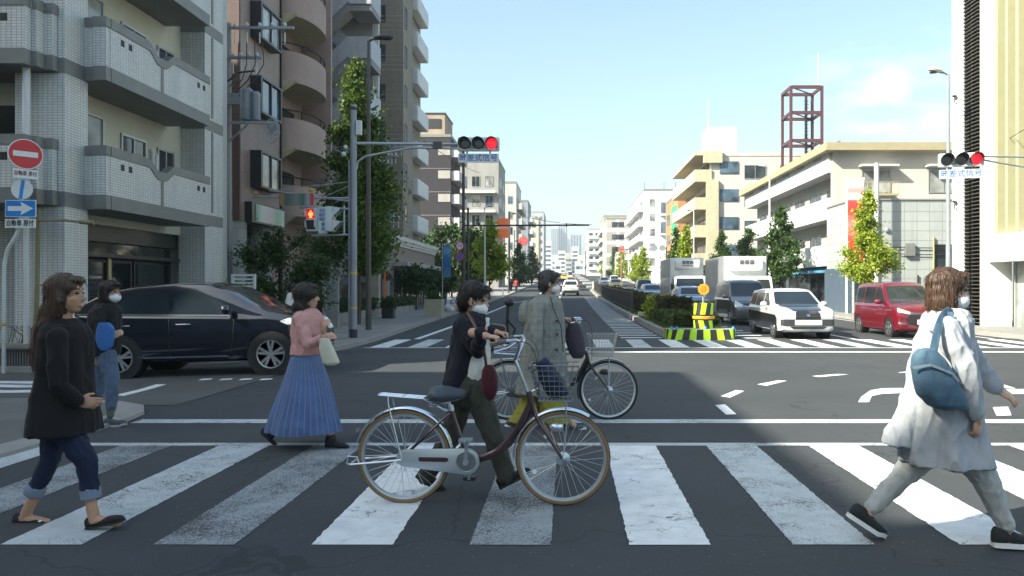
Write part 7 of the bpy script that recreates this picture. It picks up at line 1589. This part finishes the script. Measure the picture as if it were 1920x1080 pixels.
def strap(pts, w, th, name, mt, par):
    m = MB(); pts = [Vector(q) for q in pts]; rg = []
    for i, q in enumerate(pts):
        d = (pts[min(i+1, len(pts)-1)]-pts[max(i-1, 0)]).normalized(); a = d.cross(Vector((0, 1, 0))).normalized(); n = a.cross(d); rg.append([q+a*w/2+n*th/2, q-a*w/2+n*th/2, q-a*w/2-n*th/2, q+a*w/2-n*th/2])
    m.loft(rg); return part(name, m, mt, par, False, False)
pb = lambda px, py, Y: P3(px, py, Y)-off
strap(bez(pb(1748, 668, 4.30), pb(1756, 630, 4.30), pb(1760, 592, 4.34), pb(1778, 583, 4.44), 12)+[pb(1790, 590, 4.55)], .045, .006, 'strap', DEN2, BG); strap(bez(pb(1796, 700, 4.33), pb(1796, 660, 4.36), pb(1786, 600, 4.38), pb(1780, 585, 4.42), 10), .03, .006, 'strap', DEN2, BG)
strap([pb(1712, 690, 4.252), pb(1745, 684, 4.232), pb(1785, 700, 4.235), pb(1797, 715, 4.245)], .014, .006, 'seam', CLOTH('pale_seam', (.25,.33,.40)), BG)

# D: woman pushing the maroon bicycle
f = Fig('woman in navy jacket and white mask pushing the maroon bicycle', 5.74, 880, vox=.0055); p = f.p
f.head(p(889, 562), R(-8), R(12), 1.03, True, 'short', H_BLK)
f.limb(f.body, [p(880, 605), p(885, 585)], [.052, .048]); f.limb(f.body, [p(885, 640), p(878, 730)], [.10, .12])
g0, g1 = GW1[0]-f.o, GW1[1]-f.o
wr0 = g0+Vector((-.075, .012, .045)); wr1 = g1+Vector((-.075, -.0, .04)); f.limb(f.body, [wr0+Vector((-.10, .05, .02)), wr0], [.034, .026]); f.limb(f.body, [wr1+Vector((-.10, .02, .02)), wr1], [.034, .026])
f.hand(wr0, (.92, -.1, -.12), (.1, .1, -1), 1, .75, .95, True); f.hand(wr1, (.92, .1, -.12), (.1, -.1, -1), -1, .75, .95, True)
LG = ((-.08, ((893,735),(920,805),(950,892))), (.08, ((866,735),(848,815),(800,892))))
for dy, (hp, kn, an) in LG: f.limb(f.body, [p(*hp, dy), p(*kn, dy), p(*an, dy)], [.085, .052, .036])
f.limb(f.body, [p(950, 888, -.08), p(948, 902, -.08)], [.034, .03]); f.limb(f.body, [p(800, 888, .08), p(794, 900, .08)], [.034, .03])
t = MB(); t.loft(f.secs([(584,866,902,.07),(592,860,910,.13),(606,853,914,.175),(640,848,908,.185),(680,840,896,.185),(715,833,880,.19),(730,832,874,.19)]))
f.limb(t, [p(866, 612, -.15), p(896, 656, -.24), wr0+Vector((-.045, .02, .012))], [.068, .054, .040]); f.limb(t, [p(884, 612, .15), p(908, 665, .16), wr1+Vector((-.04, .01, .012))], [.064, .052, .040]); f.garment('jacket', t, NAVYJ, .008, 8)
t = MB(); t.loft(f.secs([(596,880,916,.06),(640,872,921,.12),(690,864,917,.15),(718,860,910,.16),(737,858,903,.16)], 20)); f.garment('blouse', t, WSH, .006, 14)
t = MB(); f.limb(t, [p(878, 730, -.05), p(878, 730, .05)], [.14, .14])
for dy, (hp, kn, an) in LG:
    m2 = ((kn[0]+an[0])/2, (kn[1]+an[1])/2); f.limb(t, [p(*hp, dy), p((hp[0]+kn[0])/2, (hp[1]+kn[1])/2, dy), p(*kn, dy), p(*m2, dy), p(*an, dy)], [.102, .09, .075, .069, .065])
f.garment('trousers', t, OLIVE, .007, 10)
f.shoe(p(938, 917, -.08), p(997, 886, -.08), (0,0,1), BLKL, BSOLE, .042, .07, .05, .018); f.shoe(p(779, 893, .08), p(832, 926, .08), (.4,0,1), BLKL, BSOLE, .042, .07, .05, .018); f.done()
off = P3(914, 745, 5.46); fb.Y = 5.48; fb.o = off; t = MB(); t.loft(Fig.secs(fb, [(684,909,924,.03),(694,904,930,.045),(710,902,934,.055),(730,903,934,.055),(744,909,929,.04),(750,914,923,.02)], 18)); me = remesh(t, .007, 2, 'pouch')
BG = thing('shoulder_bag', 'maroon shoulder bag with dark strap worn by the woman with the bicycle', 'bag', off); link('pouch', me, CLOTH('maroon_bag', (.065,.012,.02), .6), BG, 'all', False); pb = lambda px, py, Y: P3(px, py, Y)-off
strap(bez(pb(912, 690, 5.46), pb(908, 640, 5.38), pb(886, 600, 5.46), pb(876, 586, 5.62), 12), .02, .006, 'strap', MAT('brown_strap', (.10,.04,.02), .6), BG)
m = MB(); m.prism(rpoly([(PX(903, 5.3), PZ(641, 5.3)), (PX(906, 5.3), PZ(612, 5.3)), (PX(938, 5.3), PZ(617, 5.3)), (PX(939, 5.3), PZ(641, 5.3))], .02), 'xz', 5.72, 5.80); solo('clutch_bag', m, MAT('black_leather', (.012,.012,.014), .4), 'flat black case held behind the hands of the woman with the bicycle', 'bag', bevel=.008)
# dark blue bag inside the front basket
off = toworld(bike1, (1.05, 0, .755)); t = MB(); t.tube([Vector((.05, 0, .03)), Vector((.0, 0, .12)), Vector((-.06, 0, .24)), Vector((-.075, 0, .27))], [.075, .08, .055, .04], 14); t.ell((.05, 0, .05), .07, .07, .05); me = remesh(t, .007, 2, 'pouch')
for v, nn_ in zip(me.vertices, [Vector(v.normal) for v in me.vertices]): q = Vector(v.co); v.co = q+nn_*.009*noise.noise(q*20)
BG = thing('tote_bag', 'dark blue soft bag standing in the front wire basket of the maroon bicycle', 'bag', off); link('pouch', me, CLOTH('navy_bag_cloth', (.018,.026,.055), .6), BG, 'all', False); m = MB(); m.tube([(-.08,-.03,.25),(-.13,-.04,.25),(-.16,-.04,.21),(-.13,-.04,.19),(-.09,-.03,.22)], .006, 6); part('strap', m, M_VISOR, BG, True, False)

# C: woman in pink sweater and striped skirt
f = Fig('woman in pink sweater and long blue striped skirt walking behind the crossing', 7.4, 572, vox=.007); p = f.p
f.head(p(576, 556), R(8), 0, 1.0, False, 'curly', H_BLK); f.limb(f.body, [p(572, 598), p(575, 575)], [.052, .046]); f.limb(f.body, [p(573, 610), p(572, 690)], [.10, .12])
f.limb(f.body, [p(592, 643, -.2), p(608, 634, -.2)], [.034, .026]); f.hand(p(606, 634, -.2), (.8, .35, .25), (.2, .9, 0), -1, .5); f.limb(f.body, [p(600, 640, .05), p(606, 622, -.05)], [.03, .025]); f.hand(p(604, 622, -.06), (.3, -.2, .8), (.4, .5, 0), 1, .5)
for dy, (hp, kn, an) in ((-.08, ((578,690),(605,755),(621,822))), (.08, ((568,690),(545,760),(506,815)))): f.limb(f.body, [p(*hp, dy*.6), p(*kn, dy), p(*an, dy)], [.06, .05, .036])
t = MB(); t.loft(f.secs([(578,562,590,.07),(584,556,598,.12),(596,549,605,.165),(625,547,609,.17),(645,549,604,.16),(655,547,601,.165),(664,546,599,.17)]))
f.limb(t, [p(562, 598, -.14), p(577, 645, -.22), p(604, 635, -.2)], [.062, .052, .040]); f.limb(t, [p(582, 598, .14), p(598, 645, .12), p(606, 628, .0)], [.058, .048, .038]); f.garment('sweater', t, PINK, .006, 10)
def stripe_mat():
    m, n, l, b = newmat('blue_striped_cloth'); u = n.new('ShaderNodeTexCoord'); s_ = n.new('ShaderNodeSeparateXYZ'); l.new(u.outputs['UV'], s_.inputs[0]); k = n.new('ShaderNodeMath'); k.operation = 'MULTIPLY'; k.inputs[1].default_value = 34; l.new(s_.outputs[0], k.inputs[0]); fr_ = n.new('ShaderNodeMath'); fr_.operation = 'FRACT'; l.new(k.outputs[0], fr_.inputs[0])
    a = n.new('ShaderNodeMath'); a.operation = 'LESS_THAN'; a.inputs[1].default_value = .13; l.new(fr_.outputs[0], a.inputs[0]); f_ = noise_n(n, l, u.outputs['Object'], 6, 4); base = mixc(n, l, mrange(n, l, f_, .3, .7), (.062,.108,.25,1), (.095,.155,.33,1)); l.new(mixc(n, l, a.outputs[0], base, (.20,.23,.24,1)), b.inputs['Base Color']); b.inputs['Roughness'].default_value = .8; bump_n(n, l, noise_n(n, l, u.outputs['Object'], 14, 3), b, .3, .03); return m
t = MB(); t.loft(f.secs([(660,549,597,.15),(672,546,600,.165),(690,541,607,.185),(720,532,617,.22),(750,521,625,.25),(780,511,631,.275),(800,505,635,.29),(808,504,636,.29)], 96, wob=lambda k, q: k**1.1*(.05*sin(7*q+2+1.5*sin(2*q))+.035*sin(13*q+1+sin(3*q)+k)+.03*sin(4*q+k*2))), cap=False, uv=True)
me = t.mesh('skirt'); link('skirt', me, stripe_mat(), f.T, 'all', False)
def boot(f, an, heel, toe, dy, mt):
    t = MB(); a_ = f.p(*an, dy); f.limb(t, [a_, f.p(heel[0]*.45+an[0]*.55+2, heel[1]*.5+an[1]*.5, dy)], [.052, .046]); t.loft([[f.p(heel[0]+(toe[0]-heel[0])*q, heel[1]+(toe[1]-heel[1])*q, dy)+Vector((0, w*cos(2*pi*j/12), h*.5+h*.5*sin(2*pi*j/12))) for j in range(12)] for q, w, h in ((0,.025,.05),(.12,.034,.085),(.35,.036,.09),(.6,.042,.06),(.85,.038,.042),(1,.015,.02))]); f.garment('boot', t, mt, .001, 10, .006)
boot(f, (621, 822), (610, 839), (655, 840), -.08, BLKL); boot(f, (508, 812), (490, 815), (521, 841), .08, BLKL); f.done()
off = P3(616, 682, 7.15); fb.Y = 7.15; fb.o = off; t = MB(); t.loft(Fig.secs(fb, [(634,600,616,.04),(650,599,624,.05),(668,602,632,.055),(680,605,637,.05),(685,612,630,.03)], 18, pw=.7)); BG = thing('handbag', 'small cream handbag carried by the woman in pink', 'bag', off); link('pouch', remesh(t, .007, 2, 'pouch'), CLOTH('cream_bag', (.52,.50,.40), .6), BG, 'all', False); m = MB(); m.tube(bez(P3(601,636,7.15)-off, P3(600,622,7.15)-off, P3(612,622,7.15)-off, P3(616,640,7.15)-off, 8), .006, 6); part('strap', m, MAT('tan_strap', (.3,.2,.1), .6), BG, True, False)

# B: person with mask and blue pouch at the corner
f = Fig('masked person in black jacket and light jeans carrying a blue pouch at the corner', 8.57, 195, z0=.03, vox=.007); p = f.p
f.head(p(207, 549), R(-4), 0, 1.02, True, 'bob', H_BLK); f.limb(f.body, [p(200, 585), p(204, 565)], [.05, .046]); f.limb(f.body, [p(198, 600), p(194, 670)], [.10, .11]); f.limb(f.body, [p(205, 640, -.2), p(212, 632, -.18)], [.03, .026]); f.hand(p(211, 632, -.18), (.6, .4, .5), (0, .9, -.2), 1, .6)
LG = ((-.08, ((200,668),(211,718),(207,778))), (.08, ((190,668),(184,722),(174,782))))
for dy, (hp, kn, an) in LG: f.limb(f.body, [p(*hp, dy), p(*kn, dy), p(*an, dy)], [.055, .036, .03])
t = MB(); t.loft(f.secs([(566,190,214,.07),(572,182,220,.13),(584,172,224,.17),(620,166,223,.18),(650,168,221,.185),(666,170,220,.19)])); f.limb(t, [p(186, 586, -.14), p(190, 632, -.22), p(206, 636, -.2)], [.064, .054, .044]); f.limb(t, [p(208, 586, .14), p(212, 632, .18), p(216, 640, .1)], [.06, .05, .04]); f.garment('jacket', t, JKT, .008, 9)
for dy, (hp, kn, an) in LG:
    t = MB(); e = (kn[0]*.3+an[0]*.7, kn[1]*.3+an[1]*.7); f.limb(t, [p(*hp, dy), p(*kn, dy), p(*e, dy)], [.10, .072, .056]); f.garment('jeans_leg', t, DENIM_L, .006, 12); t = MB(); f.limb(t, [p(*e, dy), p(*an, dy)], [.043, .04]); f.garment('sock', t, CLOTH('patterned_sock', (.09,.10,.08), var=.6), .001)
f.shoe(p(197, 801, -.08), p(238, 799, -.08), (0,0,1), GSHOE, MAT('grey_sole', (.35,.35,.34), .7), .045, .08, .055, .025, lace=True); f.shoe(p(163, 802, .08), p(190, 804, .08), (0,0,1), GSHOE, MAT('grey_sole', (.35,.35,.34), .7), .045, .08, .055, .025); f.done()
off = P3(198, 655, 8.32); fb.Y = 8.3; fb.o = off; t = MB(); t.loft(Fig.secs(fb, [(605,186,206,.03),(615,182,214,.04),(635,180,214,.045),(650,184,210,.04),(657,190,204,.03)], 18, pw=.7)); solo_me = remesh(t, .008, 2, 'pouch'); o = link('pouch', solo_me, CLOTH('bright_blue_pouch', (.045,.14,.38), .6), None, 'all'); o.location = off; tag(o, 'bright blue pouch held in front by the masked person in black', 'pouch')

# E: person in the check coat
def check_mat():
    m, n, l, b = newmat('grey_check_wool'); t = n.new('ShaderNodeTexCoord').outputs['Object']; s_ = n.new('ShaderNodeSeparateXYZ'); l.new(t, s_.inputs[0]); outs = []
    for ax, fq in ((0, 16), (2, 14)):
        k = n.new('ShaderNodeMath'); k.operation = 'MULTIPLY'; k.inputs[1].default_value = fq; l.new(s_.outputs[ax], k.inputs[0]); q = n.new('ShaderNodeMath'); q.operation = 'FRACT'; l.new(k.outputs[0], q.inputs[0]); z = n.new('ShaderNodeMath'); z.operation = 'LESS_THAN'; z.inputs[1].default_value = .16; l.new(q.outputs[0], z.inputs[0]); outs.append(z.outputs[0])
    a = n.new('ShaderNodeMath'); a.operation = 'MAXIMUM'; l.new(outs[0], a.inputs[0]); l.new(outs[1], a.inputs[1]); f_ = noise_n(n, l, t, 90, 3); base = mixc(n, l, mrange(n, l, f_, .3, .7), (.19,.20,.185,1), (.25,.26,.24,1)); k2 = n.new('ShaderNodeMath'); k2.operation = 'MULTIPLY'; k2.inputs[1].default_value = .3; l.new(a.outputs[0], k2.inputs[0]); l.new(mixc(n, l, k2.outputs[0], base, (.12,.13,.12,1)), b.inputs['Base Color']); b.inputs['Roughness'].default_value = .95; b.inputs['Specular IOR Level'].default_value = .1; bump_n(n, l, noise_n(n, l, t, 8, 4), b, .35, .05); return m
CHK = check_mat(); f = Fig('masked person in grey check coat walking the black bicycle', 8.42, 1020, vox=.007); p = f.p
f.head(p(1031, 531), R(4), R(3), 1.03, True, 'short', H_GRY); f.limb(f.body, [p(1024, 568), p(1027, 548)], [.052, .048]); f.limb(f.body, [p(1022, 600), p(1020, 720)], [.11, .12]); f.limb(f.body, [p(1006, 660, -.23), p(1006, 678, -.23)], [.032, .026]); f.hand(p(1006, 678, -.23), (.05, .05, -1), (0, 1, 0), 1, .4)
g0 = GW2[0]-f.o; w0 = g0+Vector((-.08, -.02, .03)); f.limb(f.body, [w0+Vector((-.1,-.02,.0)), w0], [.033, .026]); f.hand(w0, (.95, .1, -.12), (.1, .1, -1), -1, .7, .95, True)
LG = ((-.08, ((1030,735),(1048,768),(1078,802))), (.08, ((1008,735),(996,768),(964,800))))
for dy, (hp, kn, an) in LG: f.limb(f.body, [p(*hp, dy), p(*kn, dy), p(*an, dy)], [.09, .052, .036])
t = MB(); t.loft(f.secs([(553,1010,1040,.075),(558,1002,1048,.13),(570,990,1054,.18),(600,984,1058,.2),(640,980,1059,.2),(690,974,1063,.22),(725,969,1067,.24),(738,968,1068,.245)], 32, wob=lambda k, q: .03*k*k*sin(6*q))); f.limb(t, [p(1010, 574, -.15), p(1005, 628, -.25), p(1006, 672, -.235)], [.072, .062, .05]); f.limb(t, [p(1034, 574, .14), p(1050, 612, .2), w0+Vector((-.06,-.01,.0))], [.066, .056, .045]); t.ell(p(985, 588, .02), .07, .13, .14, 14, 10); f.garment('coat', t, CHK, .008, 8)
for q in ((1044, 602), (1045, 627), (1044, 656)): m = MB(); c = p(*q, -.205); m.lathe(c, [(.001,-.012),(.013,-.012),(.013,.03)], 12, 'y'); part('button', m, M_PLAST, f.T, True, False)
m = MB(); m.tube([p(1032, 556, -.16), p(1038, 580, -.215), p(1052, 612, -.20), p(1056, 660, -.17)], .006, 5); part('lapel_edge', m, MAT('dark_lapel', (.06,.06,.055), .9), f.T, True, False)
for dy, L_ in ((-.09, [(728,1008,1052,.13),(760,1012,1062,.14),(792,1020,1072,.15)]), (.09, [(728,984,1030,.13),(760,972,1022,.14),(790,954,1010,.15)])):
    t = MB(); t.loft(f.secs(L_, 28, dy, wob=lambda k, q: k*.05*sin(8*q))); f.garment('culotte_leg', t, MUST, .006, 14)
f.shoe(p(1052, 812, -.08), p(1100, 806, -.08), (0,0,1), GSHOE, WSOLE, .043, .075, .05, .022); f.shoe(p(946, 798, .08), p(980, 812, .08), (.3,0,1), GSHOE, WSOLE, .043, .075, .05, .022); f.done()
off = P3(1079, 670, 8.62); fb.Y = 8.62; fb.o = off; t = MB(); t.loft(Fig.secs(fb, [(606,1066,1086,.03),(620,1060,1092,.05),(640,1060,1097,.065),(660,1066,1099,.06),(672,1074,1092,.04)], 18)); BG = thing('handbag', 'dusky purple bag hanging from the handlebar of the black bicycle', 'bag', off); link('pouch', remesh(t, .008, 2, 'pouch'), CLOTH('dusky_purple_cloth', (.055,.045,.06), .6), BG, 'all', False); m = MB(); m.tube([P3(1066,608,8.62)-off, P3(1072,596,8.66)-off, P3(1084,608,8.62)-off], .007, 6); part('strap', m, M_VISOR, BG, True, False)

# simpler passers-by
def walker(label, px, Y, H, top, leg, hm=H_BLK, rz=0, step=.22, z0=0, vox=.012, mask=False, hunch=0):
    f = Fig(label, Y, px, z0=z0, vox=vox); f.T.rotation_euler = (0, 0, rz); k = H/1.65; V = lambda x, y, z: Vector((x*k, y*k, z*k))
    f.head(V(.03+hunch, 0, 1.54-hunch*.3), 0, hunch, k, mask, 'short', hm); f.limb(f.body, [V(hunch*.7, 0, 1.36), V(.01+hunch, 0, 1.47-hunch*.3)], [.05*k, .046*k]); f.limb(f.body, [V(hunch*.6, 0, 1.25), V(0, 0, .9)], [.10*k, .11*k])
    for s in (-1, 1): f.limb(f.body, [V(0, s*.08, .85), V(s*step*.4+.03, s*.08, .47), V(s*step, s*.08, .08)], [.08*k, .05*k, .036*k]); w = V(-s*.12+.1, s*.24, .83); f.limb(f.body, [V(-s*.06, s*.22, 1.06), w], [.034*k, .026*k]); f.hand(w, (.1, 0, -1), (0, -s, 0), s, .4, k); f.shoe(V(s*step-.07, s*.08, .0), V(s*step+.17, s*.08, .0), (0,0,1), BLKL, BSOLE, .042*k, .07*k, .05*k, .018)
    t = MB(); t.loft([[(k*(cx+rx*cos(2*pi*j/20)), k*ry*sin(2*pi*j/20), k*z) for j in range(20)] for z, cx, rx, ry in ((1.43, hunch*.8, .05, .06), (1.39, hunch*.75, .08, .14), (1.32, hunch*.65, .11, .18), (1.1, hunch*.3, .125, .175), (.9, 0, .12, .17), (.78, 0, .125, .18))])
    for s in (-1, 1): f.limb(t, [V(hunch*.65, s*.16, 1.34), V(-s*.06, s*.23, 1.08), V(-s*.11+.09, s*.24, .86)], [.062*k, .052*k, .042*k])
    f.garment('jacket', t, top, .007, 9)
    for s in (-1, 1): t = MB(); f.limb(t, [V(0, s*.08, .85), V(s*step*.4+.03, s*.08, .47), V(s*step, s*.08, .1)], [.105*k, .075*k, .06*k]); f.garment('trouser_leg', t, leg, .006, 11)
    f.done(); return f
w = walker('person under a dark umbrella just beyond the car bonnet', 452, 18.6, 1.36, JKT, DENIM, z0=.05)
U = thing('umbrella', 'dark open umbrella just above the bonnet of the dark car', 'umbrella', P3(450, 556, 18.45)); m = MB(); m.lathe((0,0,0), [(.36, -.06), (.33, .02), (.24, .09), (.12, .135), (.005, .15)], 16); q = MB(); q.v, q.f, q.m = m.v, [f_ for f_ in m.f if len(f_) < 16], [0]*len([1 for f_ in m.f if len(f_) < 16]); part('canopy', q, MAT('dark_canopy', (.025,.018,.025), .6), U, 40, False); m = MB(); m.cyl((0,0,-.7), (0,0,.2), .009, n=6); part('shaft', m, M_PLAST, U, True, False)
walker('person in white shirt partly hidden behind the woman in pink', 541, 19, 1.55, WSH, DENIM, z0=.08, hunch=.10)
walker('pedestrian in dark jacket standing beside the rubbish bags on the left', 834, 50, 1.66, JKT, DENIM_L, rz=R(80), z0=.3); walker('pedestrian in black and white before the brick shop end', 815, 54, 1.62, NAVYJ, OLIVE, rz=R(70), z0=.3)
walker('distant pedestrian in red on the left pavement', 968, 92, 1.65, CLOTH('red_top', (.4,.05,.04)), DENIM, rz=R(85), z0=1.0, vox=.018); walker('distant pedestrian in black on the left pavement', 958, 96, 1.68, JKT, DENIM, rz=R(85), z0=1.0, vox=.018); walker('farthest pedestrian in dark clothes on the left pavement', 997, 130, 1.68, NAVYJ, DENIM, rz=R(85), z0=2.0, vox=.02)
# ------------------------------------------------------------------ haze: even, thin air round the whole scene
m = MB(); m.box(-2800, 2800, -180, 3900, -3, 130); hz = bpy.data.materials.new('haze_air'); hz.use_nodes = True; n = hz.node_tree.nodes; l = hz.node_tree.links; n.remove(n['Principled BSDF'])
pv = n.new('ShaderNodeVolumePrincipled'); pv.inputs['Color'].default_value = (.86, .93, 1, 1); pv.inputs['Density'].default_value = .00045; pv.inputs['Anisotropy'].default_value = .2; l.new(pv.outputs[0], n['Material Output'].inputs['Volume'])
o = part('haze', m, hz, None); tag(o, None, None, kind='stuff')
